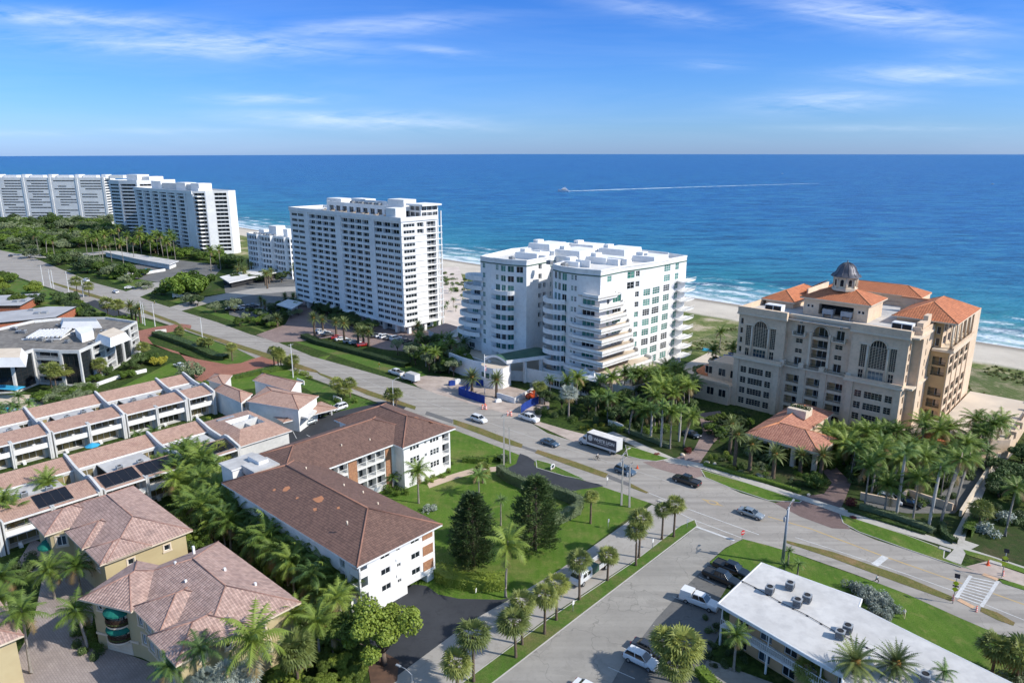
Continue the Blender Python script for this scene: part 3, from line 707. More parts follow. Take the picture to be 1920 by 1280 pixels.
sheet('verge', [(1008, 843), (1080, 866), (1140, 888), (1135, 896), (1060, 870), (1003, 849)], VERGE, .07)
sheet('verge', [(1182, 906), (1216, 923), (1212, 925), (1180, 913)], VERGE, .07)
sheet('verge', [(1470, 1012), (1560, 1034), (1700, 1082), (1787, 1119), (1783, 1127), (1690, 1094), (1560, 1046), (1475, 1018)], VERGE, .07)
sheet('verge', [(1840, 1138), (1870, 1148), (1903, 1167), (1900, 1173), (1870, 1162), (1838, 1146)], VERGE, .07)
sheet('asphalt_patch', [(980, 835), (1008, 845), (1003, 848), (977, 839)], PATCHM, .045)
sheet('asphalt_patch', [(800, 771), (850, 787), (848, 794), (797, 777)], PATCHM, .045)
sheet('asphalt_patch', [(1140, 889), (1182, 906), (1180, 912), (1138, 896)], PATCHM, .045)
sheet('grass_strip', [(1303, 973), (1308, 986), (1095, 1149), (925, 1280), (800, 1376), (740, 1376), (865, 1280), (1030, 1158), (1184, 1055), (1275, 985)], LAWN2, .075, edge=KERB)
sheet('grass_strip', [(1313, 880), (1400, 905), (1504, 939), (1500, 942), (1440, 938), (1370, 915), (1322, 895)], LAWN, .09, edge=KERB)
sheet('grass_strip', [(1574, 964), (1600, 971), (1700, 1003), (1772, 1030), (1770, 1046), (1828, 1070), (1760, 1050), (1690, 1026), (1610, 997), (1580, 980)], LAWN, .09, edge=KERB)
sheet('grass_strip', [(1806, 1030), (1860, 1045), (1990, 1090), (1990, 1098), (1870, 1058), (1812, 1040)], LAWN, .09)
sheet('grass_strip', [(1172, 834), (1200, 842), (1256, 860), (1230, 865), (1200, 861), (1176, 855)], LAWN, .09, edge=KERB)
sheet('grass_strip', [(1004, 861), (1030, 868), (1097, 899), (1060, 893), (1006, 877)], LAWN2, .09, edge=KERB)
sheet('grass_strip', [(1873, 1086), (1900, 1092), (1990, 1122), (1990, 1128), (1880, 1094)], LAWN, .09)
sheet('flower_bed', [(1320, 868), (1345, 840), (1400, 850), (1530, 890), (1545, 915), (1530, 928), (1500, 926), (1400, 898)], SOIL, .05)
stripe([(1217, 924), (1252, 938), (1280, 950), (1340, 972), (1423, 1002)], .16, PAINTW, .036)
stripe([(1240, 945), (1295, 972), (1393, 1009)], .16, PAINTW, .036)
stripe([(1305, 987), (1377, 1013)], .5, PAINTW, .046)
stripe([(1491, 1007), (1600, 1042), (1700, 1076), (1790, 1108)], .14, PAINTW, .036)
stripe([(1848, 1133), (1990, 1190)], .14, PAINTW, .036)
stripe([(1585, 985), (1660, 1014), (1750, 1045), (1832, 1073)], .14, PAINTF, .036)
stripe([(1876, 1093), (1990, 1133)], .14, PAINTF, .036)
stripe([(1440, 968), (1520, 991), (1650, 1040), (1805, 1094)], .32, PAINTY, .036)
stripe([(1862, 1112), (1990, 1158)], .32, PAINTY, .036)
stripe([(700, 722), (820, 760), (1000, 820), (1200, 885), (1290, 915)], .26, PAINTF, .036)
stripe([(345, 592), (460, 630), (600, 682), (720, 727)], .22, PAINTF, .036)
stripe([(0, 484), (160, 528), (345, 592)], .22, PAINTF, .036)
stripe([(1640, 1059), (1660, 1043)], 1.1, PAINTW, .046)
stripe([(1820, 1079), (1793, 1120)], .5, PAINTW, .046)
stripe([(1871, 1089), (1840, 1137)], .5, PAINTW, .046)
for k in range(9):
 u = (k + .6) / 9.2
 a = (1820 + (1793 - 1820) * u, 1079 + (1120 - 1079) * u); c_ = (1871 + (1840 - 1871) * u, 1089 + (1137 - 1089) * u)
 stripe([a, c_], .30, PAINTW, .050)
cx, cy_ = G(1336, 942); b = MB(); ax = Vector(AX(132)); ay = Vector((-ax.y, ax.x))
for k in range(24):
 p = [Vector((cx, cy_)) + ax * math.cos(w_) * rr * 1.5 + ay * math.sin(w_) * rr for w_, rr in ((k * math.pi / 12, .55), ((k + 1) * math.pi / 12, .55), ((k + 1) * math.pi / 12, .85), (k * math.pi / 12, .85))]
 b.face([(*q, .042) for q in p])
for s_ in (-1, 1):
 p = [Vector((cx, cy_)) + ax * x + ay * y for x, y in ((1.2 * s_, -.35), (2.4 * s_, 0), (1.2 * s_, .35))]
 b.face([(*q, .046) for q in (p if s_ > 0 else p[::-1])])
b.build('road_marking', PAINTY, kind='structure')
for a in ((1290, 1100, 1330, 1115), (1262, 1118, 1300, 1135), (1225, 1172, 1268, 1190), (1170, 1215, 1215, 1235), (1140, 1250, 1190, 1272), (1310, 1080, 1340, 1095)):
 stripe([a[:2], a[2:]], .12, PAINTW, .048)
for a in ((745, 764, 752, 771), (722, 770, 735, 778), (645, 792, 660, 800), (575, 815, 590, 823), (548, 806, 556, 822), (675, 778, 690, 786)):
 stripe([a[:2], a[2:]], .12, PAINTW, .040)
# == BUILDINGS BY THE SEA
def back(c, az, L):
 a = AX(az); return (c[0] - a[0] * L, c[1] - a[1] * L)
def grid(u0, u1, n, gap, zs, h, st):
 """n openings between u0 and u1 with gap between them, on each level in zs"""
 w = (u1 - u0 - gap * (n - 1)) / n
 return [(u0 + i * (w + gap), u0 + i * (w + gap) + w, z, z + h, st) for z in zs for i in range(n)]
def acunit(name, parent, x, y, z, w=1.2, d=1.0, h=1.0, fan=True, legs=0.0):
 b = MB(); b.box(x, x + w, y, y + d, z + legs, z + legs + h, 0)
 for k in range(6):
  b.box(x + .06, x + w - .06, y - .012, y, z + legs + .1 + k * h * .13, z + legs + .16 + k * h * .13, 1)
  b.box(x + w, x + w + .012, y + .06, y + d - .06, z + legs + .1 + k * h * .13, z + legs + .16 + k * h * .13, 1)
 if fan:
  b.lathe([(min(w, d) * .36, z + legs + h), (min(w, d) * .36, z + legs + h + .06), (min(w, d) * .3, z + legs + h + .07), (min(w, d) * .3, z + legs + h + .02)], 12, 1, (x + w / 2, y + d / 2))
 if legs:
  for a in (.1, w - .2):
   for c in (.1, d - .2): b.box(x + a, x + a + .1, y + c, y + c + .1, z, z + legs, 1)
 return b.build(name, [METAL, DARK], parent)
# 16 storey white slab tower
c = G(760, 628); L = 79
t2 = Bld('condo_tower', 'tall white slab tower standing between the small six-storey block and the terraced white condo', 'apartment tower', back(c, 134, L), 134)
D = 17; Z = 43.6; zb = 3.6; fl = (41.6 - zb) / 16
rows = [zb + fl * i for i in range(16)]
W2 = dict(nx=3, d=.25, fr=.09); W2p = dict(nx=2, d=.5, fr=.09); DK = dict(nx=3, d=.9, rail=True, rm=WHITEP, fr=.08, rh=.9); SH = dict(nx=3, d=.3, fr=.09)
ops = []
for i, z in enumerate(rows):
 top = i >= 14
 ops += grid(.018 * L, .145 * L, 2, .6, [z + .75], 1.25, dict(nx=4, d=.2, fr=.09))
 if top:
  ops += grid(.2 * L, .447 * L, 4, .35, [z + .55], 1.6, dict(nx=3, d=1.2, fr=.1))
  ops += grid(.509 * L, .743 * L, 4, .35, [z + .55], 1.6, dict(nx=3, d=1.2, fr=.1))
  ops += grid(.79 * L, .985 * L, 3, .35, [z + .55], 1.6, dict(nx=3, d=1.2, fr=.1))
 else:
  ops += grid(.2 * L, .447 * L, 4, .75, [z + .6], 1.45, dict(nx=2, d=.7, fr=.09))
  ops += grid(.509 * L, .743 * L, 4, .75, [z + .6], 1.45, dict(nx=2, d=.7, fr=.09))
  ops += grid(.79 * L, .985 * L, 4, .5, [z + .7], 1.3, dict(nx=3, d=.25, fr=.1))
sops = []
for i, z in enumerate(rows):
 sops += [(1.0, 6.2, z + .75, z + 2.0, dict(nx=4, d=.2, fr=.1))]
 if i >= 14: sops += [(7.2, 10.4, z + .45, z + 2.1, dict(nx=3, d=1.0, fr=.1))]
 sops += [(11.8, 16.2, z + .2, z + fl - .15, dict(nx=3, d=1.3, fr=.1, rail=True, rm=WHITEP, rh=.85))]
P = [(0, 0), (L, 0), (L, D), (0, D)]
t2.poly(P, zb, Z, {0: ops, 1: sops}, roof=1, par=1.0)
t2.wall.face([(x, y, zb) for x, y in P[::-1]], 0)
for i, z in enumerate(rows[:-1]):
 t2.wall.box(L, L + .22, .1, D - .1, z - .1, z + .08, 0); t2.wall.box(.05, L - .05, -.14, 0, z - .08, z + .06, 0)
t2.wall.box(-.35, L + .35, -.55, -.0, zb - .5, zb - .02, 0); t2.wall.box(L + .002, L + .5, -.002, D + .4, zb - .5, zb - .02, 0)
t2.wall.box(-.2, L + .2, -.35, -.002, Z - 1.5, Z + .05, 0); t2.wall.box(L + .002, L + .4, -.35, D, Z - 1.5, Z + .04, 0)
for x in (.165, .475, .765):
 t2.wall.box(x * L, x * L + 2.2, -.30, -.003, zb - .002, Z - 1.52, 0)
t2.fac((3, 2.5), (L - 4, 2.5), 0, zb, grid(6, L - 10, 14, 1.6, [.4], 2.6, dict(nx=3, d=.2)), 0)
t2.fac((L - 4, 2.5), (L - 4, D), 0, zb, grid(1, D - 4, 3, 1, [.4], 2.6, dict(nx=2, d=.2)), 0)
for x in range(0, int(L), 8):
 b = MB(); b.box(x + .4, x + 1.6, .3, 1.8, 0, zb - .5); t2.part(b, 'pier', WHITE)
for y in (.4, 8, 15):
 b = MB(); b.box(L - 1.4, L - .3, y + 1.6, y + 2.8, 0, zb - .5); t2.part(b, 'pier', WHITE)
b = MB()
for y in (D + .8, D + 2.4):
 b.box(L - 1.0, L - .6, y, y + .35, 0, 45.0)
for z in rows: b.box(L - 14, L - .4, D + .02, D + 2.9, z - .12, z + .1)
t2.part(b, 'ocean_balcony', WHITEP)
PB = [(L - 60, 7), (L - 8, 7), (L - 8, 16.4), (L - 60, 16.4)]
t2.poly(PB, Z - 1.0, 46.6, {0: grid(2, 44, 9, 1.6, [Z - .7], 2.2, dict(nx=3, d=.5)), 1: grid(.8, 8.4, 2, .8, [Z - .7], 2.2, dict(nx=3, d=.4))}, par=.5)
t2.wall.box(L - 9, L + .8, 9.5, 18.8, 47.2, 47.8, 0); t2.fac((L - 1, 10.2), (L - 1, 18.4), 42.7, 47.2, grid(.4, 7.8, 3, .3, [43.2, 45.4], 1.6, dict(nx=3, d=.2)), 0); t2.fac((L - 7.9, 10.2), (L - 1, 10.2), 42.7, 47.2, grid(.5, 6, 2, .4, [43.2, 45.4], 1.6, dict(nx=3, d=.2)), 0)
for nm, x0, x1, y0, y1, z0, z1 in (('stair_housing', L - 63, L - 52, 9, 15, 46.1, 47.7), ('lift_housing', L - 46, L - 36, 10, 15, 46.1, 48.2), ('lift_housing', L - 21, L - 11, 10, 16, 46.1, 49.0), ('stair_housing', L - 10, L - 4, .8, 5.5, 42.6, 46.6), ('roof_screen', L - 36, L - 21.2, 9.6, 10, 46.1, 48.0)):
 b = MB(); b.box(x0, x1, y0, y1, z0, z1); t2.part(b, nm, WHITE)
for k in range(6): acunit('air_conditioner', t2.root, L - 44 + k * 3.4 + (k % 2), 7.9, 46.1, 1.8, 1.4, 1.2)
for k in range(9):
 b = MB(); x = L - 57 + k * 5.1; b.box(x, x + 1.6, 2.2 + k % 3, 3.6 + k % 3, 42.6, 43.5); b.box(x + .2, x + .8, 3.8 + k % 3, 4.3 + k % 3, 42.6, 43.9, 0); t2.part(b, 'roof_furniture', WOODT)
t2.finish([WHITE, ROOFW])
# small six storey block behind
c = G(550, 524); L = 41
t4 = Bld('condo_block', 'small six-storey white block with wavy rounded bays left of the slab tower', 'apartment block', back(c, 128, L), 128)
pts = []; x = 0
fr_ = []
for k, (w_, dy) in enumerate(((3.5, 0), (8.5, -1.2), (4, 0), (9.5, -1.6), (4, 0), (8, -1.2), (3.5, 0))):
 pts.append((x, dy)); pts.append((x + w_ - .6, dy)); x += w_
P = pts + [(L, 14), (0, 14)]
st = {}
for k in range(len(P) - 1):
 w_ = (Vector(P[k + 1]) - Vector(P[k])).length
 if w_ > 2 and k < len(pts): st[k] = grid(.35, w_ - .35, 3 if w_ > 4 else 1, .4, [1.2 + 3.05 * i for i in range(7)], 1.9, dict(nx=2, d=.8))
t4.poly(P, 0, 22.6, st, par=1.2)
for x0, x1, y0, y1, z1 in ((13, 20, 6, 12, 26.8), (25, 29, 7, 11, 25.6), (3, 8, 6, 10, 24.2)):
 b = MB(); b.box(x0, x1, y0, y1, 21.4, z1); t4.part(b, 'lift_housing', WHITE)
for k in range(5): acunit('air_conditioner', t4.root, 2 + k * 4.6, 3, 21.4, 1.8, 1.4, 1.3)
t4.finish([WHITE, ROOFW])
# far towers on the left
c = G(373, 477); L = 92
t1 = Bld('condo_tower', 'white tower with a grid of dark balconies, right of the narrow banded tower', 'apartment tower', back(c, 131, L), 131)
Z = 42; fl = 2.62; rows = [1.6 + fl * i for i in range(15)]
BK = dict(nx=3, d=1.6, fr=.12)
ops = []
for i in range(6): ops += [(4 + i * 13.2, 4 + i * 13.2 + 10.2, z + .55, z + fl - .3, BK) for z in rows]
s1 = [(.5, 8.2, z + .5, z + fl - .25, BK) for z in rows]; s3 = [(.4, 8.0, z + .5, z + fl - .25, BK) for z in rows]
P = [(0, 0), (L, 0), (L + 7, 5.5), (L + 9, 10), (L + 14, 18), (L + 12, 24), (0, 24)]
t1.poly(P, 0, Z, {0: ops, 1: s1, 3: s3}, par=1)
for i, z in enumerate(rows):
 t1.wall.box(L + 1, L + 6, .2, 3, z - .1, z + .55, 0)
t1.wall.box(-.2, L, -.5, -.003, Z - 2.2, Z + .02, 0)
for i in range(7): t1.wall.box(1.0 + i * 13.2, 3.2 + i * 13.2, -.55, -.003, 0, Z - 2.21, 0)
for x0, x1, y0, y1, z1, m_ in ((12, 28, 8, 16, 46.5, WHITE), (28.05, 52, 9, 15, 45.5, GREYW), (52.05, 66, 8, 16, 46.4, WHITE), (66.05, 74, 9, 15, 45.4, GREYW), (74.05, 86, 8, 17, 46.4, WHITE)):
 b = MB(); b.box(x0, x1, y0, y1, 41, z1); t1.part(b, 'roof_housing', m_)
b = MB(); b.box(L - 2, L + 1, 4, 7, 41, 43.4); t1.part(b, 'stair_housing', WHITE)
t1.finish([WHITE, ROOFW])
c = G(262, 452)
t1c = Bld('condo_tower', 'narrower white tower with thin dark balcony bands, joined left of the balcony-grid tower', 'apartment tower', back(c, 120, 30), 120)
Z = 46; rows = [2 + 2.6 * i for i in range(16)]
P = [(0, 0), (13, 0), (28, 5), (34, 16), (34, 34), (0, 34)]
t1c.poly(P, 0, Z, {0: [(1, 12, z + .6, z + 2.0, dict(nx=4, d=.6, fr=.1)) for z in rows], 1: [(1, 14.6, z + .5, z + 2.1, BK) for z in rows], 2: [(2, 10, z + .5, z + 2.1, BK) for z in rows]}, par=.8)
for x0, x1, y0, y1, z1 in ((8, 22, 10, 20, 50), (22.05, 31, 14, 26, 48.6)):
 b = MB(); b.box(x0, x1, y0, y1, 45, z1); t1c.part(b, 'roof_housing', WHITE)
t1c.finish([WHITE, ROOFW])
c = G(203, 421); L = 260
t0 = Bld('condo_tower', 'longest white slab block, farthest up the beach, with staggered dark strips', 'apartment tower', back(c, 92, L), 92)
Z = 44; rows = [2 + 2.5 * i for i in range(16)]
rr = random.Random(3); ops = []
for k in range(10):
 x0 = 4 + k * 26
 for z in rows:
  if rr.random() < .9:
   a = rr.choice((0, 0, 0, 4)); e = rr.choice((0, 0, 0, 5, 8)); ops.append((x0 + a, x0 + 20.5 - e, z + .8, z + 1.9, dict(nx=5, d=.8, fr=.16)))
  ops.append((x0 + 22.2, x0 + 23.8, z + .7, z + 2.0, dict(nx=1, d=.4, fr=.16)))
t0.poly([(0, 0), (L, 0), (L, 22), (0, 22)], 0, Z, {0: ops, 1: [(2, 20, z + .6, z + 2.1, dict(nx=4, d=1, fr=.1)) for z in rows]}, par=1)
for k in range(10):
 x0 = 25.4 + k * 26; t0.wall.box(x0 + .6, x0 + 2.8, -.35, -.003, 0, Z + .2, 0)
 b = MB(); b.lathe([(4.5, Z - 1), (4.5, Z + 2.6)], 8, 0, (x0, 9), False); b.box(x0 + 5, x0 + 18, 6, 12, Z - 1, Z + 2.0); t0.part(b, 'roof_pavilion', WHITE)
t0.finish([WHITE, ROOFW])
# terraced white condo
wc = Bld('terraced_condo', 'white eleven-storey condo with curved stacked balconies and green-tinted windows, behind the date palms', 'apartment building', G(905, 486, 34), 133)
fl = 3.05; Z0 = 3.2; rows = [Z0 + fl * i for i in range(10)]; Zt = 35.0
GW = dict(nx=2, ny=1, d=.15, gl=GLT, fr=.07); GD = dict(nx=2, ny=1, d=.15, gl=GL, fr=.09); GS = dict(nx=2, ny=2, d=.15, gl=GLT, fr=.08)
def tone(i, k): return (GLT, GL)[(i * 7 + k * 5) % 3 == 0]
LW = [(-1, 0), (4, -.5), (5.2, 0), (10, .1), (16.3, 2.4), (15.4, 17), (24, 17), (26.6, 2.6), (31, 1.0), (37, .9), (43.6, 2.6), (43.6, 14), (45.5, 26), (46, 45), (30, 47), (-2, 46), (-6, 20)]
o0 = [(1.0, 2.3, z + .7, z + 2.3, GS) for z in rows[1:]]
o3 = []; o2 = []
for i, z in enumerate(rows):
 if i in (1, 2, 3, 4, 5, 6, 7): continue
 o2.append((.5, 1.6, z + .6, z + 2.3, GS)); o2.append((2.6, 4.6, z + .4, z + 2.3, dict(GW, gl=tone(i, 1))))
 o3.append((.5, 2.6, z + .4, z + 2.3, dict(GW, gl=tone(i, 2)))); o3.append((3.4, 5.6, z + .4, z + 2.3, dict(GW, gl=tone(i, 3))))
for i, z in enumerate(rows[1:8]):
 o2 += [(.4, 2.2, z + .2, z + 2.4, dict(GW, gl=tone(i, 1)))]; o2 += [(2.9, 4.6, z + .2, z + 2.4, dict(GW, gl=tone(i, 4)))]
 o3 += [(.5, 2.6, z + .2, z + 2.4, dict(GW, gl=tone(i, 2)))]
o4 = [(6, 7.6, z + .9, z + 2.5, dict(nx=2, d=.8, fr=.06, glass=True)) for z in rows[3:]] + [(8.4, 9.8, z + .9, z + 2.5, dict(nx=1, d=.8, fr=.06)) for z in rows[3:8]] + [(12, 12.8, z + .7, z + 2.3, GS) for z in rows[2:]]
o7 = []; 
for i, z in enumerate(rows):
 o7 += [(.9, 2.2, z + .3, z + 2.4, dict(GW, gl=tone(i, 0)))]; o7 += [(2.9, 4.3, z + .3, z + 2.4, dict(GW, gl=tone(i, 2)))]
o8 = [(.3, 2.0, z + .3, z + 2.4, dict(GW, gl=tone(i, 1))) for i, z in enumerate(rows)] + [(3.6, 4.4, z + .8, z + 2.3, GS) for z in rows] + [(4.8, 5.6, z + .8, z + 2.3, dict(GS, gl=GL)) for z in rows]
o9 = [(1.6, 5.4, z + .35, z + 2.35, dict(nx=3, d=.15, gl=tone(i, 6), fr=.1)) for i, z in enumerate(rows[:8])]
o10 = []
for i, z in enumerate(rows):
 if i == 9: o10.append((3.2, 5.2, z + .5, z + 2.2, dict(nx=2, ny=2, d=.15, gl=GLT)))
 elif i == 8: pass
 else: o10 += [(3.4, 4.6, z + .2, z + 2.4, dict(GW, gl=tone(i, 1)))]; o10 += [(6.2, 10.4, z + .2, z + 2.5, dict(nx=3, d=.25, gl=tone(i, 3)))]
o11 = [(1.4, 4.4, z + .3, z + 2.3, dict(nx=2, ny=2, d=.15, gl=tone(i, 2))) for i, z in enumerate(rows) if i in (8, 9)] + [(5.0, 6.6, z + .6, z + 2.2, dict(nx=2, ny=2, d=.2, gl=GL if i > 5 else GLT)) for i, z in enumerate(rows)] + \
  [(8.6, 11.6, z + .45, z + 2.5, dict(nx=3, ny=3, d=.12, gl=tone(i, 5), fr=.1)) for i, z in enumerate(rows) if i < 8]
o12 = [(.6, 4.4, z + .4, z + 2.6, dict(nx=3, ny=3, d=.12, gl=tone(i, 5), fr=.12)) for i, z in enumerate(rows) if i < 8] + \
  [(6.4, 9.8, z + .5, z + 2.6, dict(nx=3, ny=3, d=.12, gl=(GL if i in (7, 1, 2) else GLT), fr=.12)) for i, z in enumerate(rows)] + \
  [(12.6, 14.6, z + .4, z + 2.5, dict(nx=2, ny=2, d=.12, gl=GLT, fr=.1)) for i, z in enumerate(rows)]
o6 = [(10, 11.5, z + .8, z + 2.2, GS) for z in rows[4:]]
wc.poly(LW, 0, Zt, {1: [], 0: o0, 2: o2, 3: o3, 4: o4, 6: o6, 7: o7, 8: o8, 9: o9, 10: o10, 11: o11, 12: o12}, roof=1, par=1.3, pt=.3)
def band(poly, i0, i1, z0, z1, out, m=0):
 for i in range(i0, i1):
  P_, Q_ = Vector(poly[i]), Vector(poly[i + 1]); d_ = (Q_ - P_).normalized(); n_ = Vector((d_.y, -d_.x))
  a, b_ = P_, Q_
  wc.wall.prism([tuple(a), tuple(a + n_ * out), tuple(b_ + n_ * out), tuple(b_)][::-1], z0, z1, m)
band(LW, 0, 5, Zt - 1.9, Zt - 1.6, .12, 2); band(LW, 7, 13, Zt - 1.9, Zt - 1.6, .12, 2)
band(LW, 0, 5, Zt - .5, Zt - .04, .16, 0); band(LW, 7, 13, Zt - .5, Zt - .04, .16, 0)
for x0, x1, y0, y1, z1 in ((4, 13, 10, 20, 35.6), (-1, 8, 22, 33, 37.0), (12, 22, 20, 32, 36.2), (24, 31, 8, 14, 35.0), (26, 38, 18, 27, 35.4), (22, 32, 30, 42, 36.6), (6, 16, 35, 44, 36.2), (35, 43, 30, 40, 35.4)):
 b = MB(); b.prism([(x0, y0), (x1, y0 + 1), (x1 - .5, y1), (x0 + .6, y1 - .7)], Zt - 1.3, z1 + .1, inset=.35); b.box(x0 + 1, x0 + 3, y0 + 2, y0 + 5, z1 + .1, z1 + 1.1)
 wc.part(b, 'roof_housing', WHITE)
rr = random.Random(11)
for k in range(16): acunit('air_conditioner', wc.root, rr.uniform(0, 38), rr.uniform(5, 40), Zt - 1.3 + (0 if k % 2 else 3.2) * 0, 1.6, 1.3, 1.2)
for k in range(14):
 x, y = rr.uniform(0, 36), rr.uniform(4, 40); b = MB(); b.box(x, x + rr.uniform(3, 7), y, y + .3, Zt - 1.3, Zt + rr.uniform(.2, 1.4)); wc.part(b, 'roof_screen', WHITE)
def tray(cx, cy, rx, ry, a0, a1, z, h=1.0, t=.35, seg=14, inner=None):
 b = MB(); out = [(cx + rx * math.cos(R(a0 + (a1 - a0) * k / seg)), cy + ry * math.sin(R(a0 + (a1 - a0) * k / seg))) for k in range(seg + 1)]
 inn = [(cx + (rx - t) * math.cos(R(a0 + (a1 - a0) * k / seg)), cy + (ry - t) * math.sin(R(a0 + (a1 - a0) * k / seg))) for k in range(seg + 1)]
 b.prism(out + (inner or []), z - .35, z, 0)
 for k in range(seg):
  b.face([(*out[k], z), (*out[k + 1], z), (*out[k + 1], z + h), (*out[k], z + h)], 0, True)
  b.face([(*inn[k + 1], z), (*inn[k], z), (*inn[k], z + h), (*inn[k + 1], z + h)], 0, True)
  b.face([(*out[k], z + h), (*out[k + 1], z + h), (*inn[k + 1], z + h), (*inn[k], z + h)], 0)
 return b
for i, z in enumerate(rows):
 if 1 <= i <= 7: wc.part(tray(8.6, 0.6, 4.9, 3.0, 180, 352, z), 'balcony', WHITE)
 if i <= 7: wc.part(tray(29.0, 1.6, 4.6, 3.2, 168, 335, z), 'balcony', WHITE)
 if i >= 2 and i <= 8:
  g_ = (8 - i) * .62; wc.part(tray(-3.5 - g_ * .6, 1.6, 5.2 + g_ * .5, 3.4 + g_ * .2, 100, 318, z), 'balcony', WHITE)
b = MB()
for i, z in enumerate(rows[:9]):
 g_ = (8 - i) * .9; b.box(-6.2 - g_, -1.02, 1.5, 12, z - 2.9 if i else 0, z + .02 if i else Z0, 0)
wc.part(b, 'stepped_wing', WHITE)
for i, z in enumerate(rows[:8]):
 me = cached(('window', 'wcl', i), lambda: winmb(2.6, 1.9, 3, 1, .09), (WHITEP, tone(i, 4))); link_mesh('window', me, wc.root, (-5.0 - (8 - i) * .45, 1.46, z - 2.4 + (0 if i else 1.4)))
for i, z in enumerate(rows[:9]):
 if i == 8: ext, x0, yb = 1.2, 39, 11
 else: ext = [7.2, 5.8, 4.2, 3.8, 3.4, 3.0, 2.5, 1.8][i]; x0 = [34, 34, 35.5, 35.2, 35, 34.8, 37, 38.5][i]; yb = [28, 24, 19, 17, 16.5, 15.5, 14.5, 13.5][i]
 yf = .4 - ext * .35; xo = 43.7 + ext
 pl = [(x0, yf + .6), (x0 + 2, yf), (xo, yf), (xo + .6, yb - 3), (xo - 1.2, yb), (43.65, yb + 1.5), (43.65, 2.65), (37, .95), (x0, .95)]
 b = MB(); b.prism(pl, z - .4, z - .02, 1)
 for k in range(5):
  P_, Q_ = Vector(pl[k]), Vector(pl[k + 1]); d_ = (Q_ - P_).normalized(); n_ = Vector((-d_.y, d_.x)) * .3
  b.prism([tuple(P_), tuple(Q_), tuple(Q_ + n_), tuple(P_ + n_)], z - .75, z + .75, 0)
 wc.part(b, 'terrace', [WHITE, DECKP])
for i, z in enumerate(rows[:9]):
 b = MB(); b.prism([(45.8, 40), (48.0, 38.6), (49.2, 40.5), (49.4, 43), (49, 46), (45.9, 46.5)], z - .25, z, 0); b.add(railmb(5.4, .9), Matrix.Translation((49.2, 40.6, z + .003)) @ Matrix.Rotation(math.pi / 2, 4, 'Z')); b.add(railmb(2.9, .9), Matrix.Translation((46.2, 39.7, z + .003)) @ Matrix.Rotation(-.55, 4, 'Z')); wc.part(b, 'balcony', WHITE)
pod = [(-14, -2), (-12, -4.6), (-8, -6), (-2, -7), (6, -8), (14, -9), (17, -8.4), (22, -5.2), (30, -4), (44, -3.2), (56, 2), (58, 12), (52, 26), (-14, 20)]
pm = MB(); pm.prism(pod, 0, Z0, 0, 1)
for k in (3, 4, 5, 7, 8, 9, 10): 
 P_, Q_ = Vector(pod[k]), Vector(pod[k + 1]); d_ = (Q_ - P_).normalized(); n_ = Vector((-d_.y, d_.x)) * .3
 pm.prism([tuple(P_), tuple(Q_), tuple(Q_ + n_), tuple(P_ + n_)], Z0 + .002, Z0 + 1.1, 0)
wc.part(pm, 'podium', [WHITE, DECKP])
for k in range(8):
 me = cached(('window', 'pod'), lambda: winmb(1.9, 1.9, 2, 1, .1), (WHITEP, GL)); link_mesh('window', me, wc.root, (31 + k * 1.62 * 1.2, -3.95 + .115 * k * 1.2 - .16, .7), rz=.057)
gh = MB(); pr = [(15.5, -16), (22.6, -13.2), (20.6, -8.5), (13.5, -10.5)]
gh.prism([(14.2, -15.0), (15.6, -16.4), (18, -17), (20.6, -16.6), (22.6, -14.6), (22.2, -11), (13.6, -11.4)], 0, 6.2, 0, 1)
for i, u in enumerate((.2, .45, .7)): gh.box(16 + i * 2.0, 17.2 + i * 2.0, -17.06 + abs(i - 1) * .3, -16.5, 3.0, 4.4, 2)
wc.part(gh, 'gatehouse', [WHITE, DECKP, GLT])
cv_ = MB(); seg = 10
A0, A1 = Vector((14.2, -13.6)), Vector((21.6, -12.2)); B0, B1 = Vector((17.0, 3.6)), Vector((27.0, 1.4))
for k in range(seg):
 u0, u1 = k / seg, (k + 1) / seg; z0, z1 = 7.6 + 1.3 * math.sin(math.pi * u0), 7.6 + 1.3 * math.sin(math.pi * u1)
 a, b_, c_, d_ = A0.lerp(A1, u0), A0.lerp(A1, u1), B0.lerp(B1, u1), B0.lerp(B1, u0)
 cv_.face([(*a, z0), (*b_, z1), (*c_, z1), (*d_, z0)], 0); cv_.face([(*a, z0 - .3), (*d_, z0 - .3), (*c_, z1 - .3), (*b_, z1 - .3)], 1)
 cv_.face([(*a, z0 - .7), (*b_, z1 - .7), (*b_, z1 + .05), (*a, z0 + .05)], 1)
for P_, Q_ in ((A0, B0), (A1, B1)):
 d_ = (Q_ - P_).normalized(); n_ = Vector((-d_.y, d_.x)) * .35; cv_.prism([tuple(P_), tuple(P_ - n_), tuple(Q_ - n_), tuple(Q_)][::-1] if P_ is A0 and False else [tuple(P_ - n_), tuple(Q_ - n_), tuple(Q_ + n_ * .1), tuple(P_ + n_ * .1)], 6.9, 7.9, 1)
wc.part(cv_, 'entrance_canopy', [TEALR, WHITE])
for x, y in ((14.6, -12.6), (21.2, -11.4), (22.6, -6), (25.0, -1.5)):
 b = MB(); b.box(x, x + .8, y, y + .8, 0, 6.9); wc.part(b, 'pier', WHITE)
wl = MB(); wl.prism([(-3, -12.4), (3, -13.4), (9, -13.6), (13.4, -12.6), (13.2, -12.0), (9, -13.0), (3, -12.8), (-2.9, -11.9)], 0, 5.6, 0)
wc.part(wl, 'forecourt_wall', WHITE)
wc.finish([WHITE, ROOFW, TEALR])
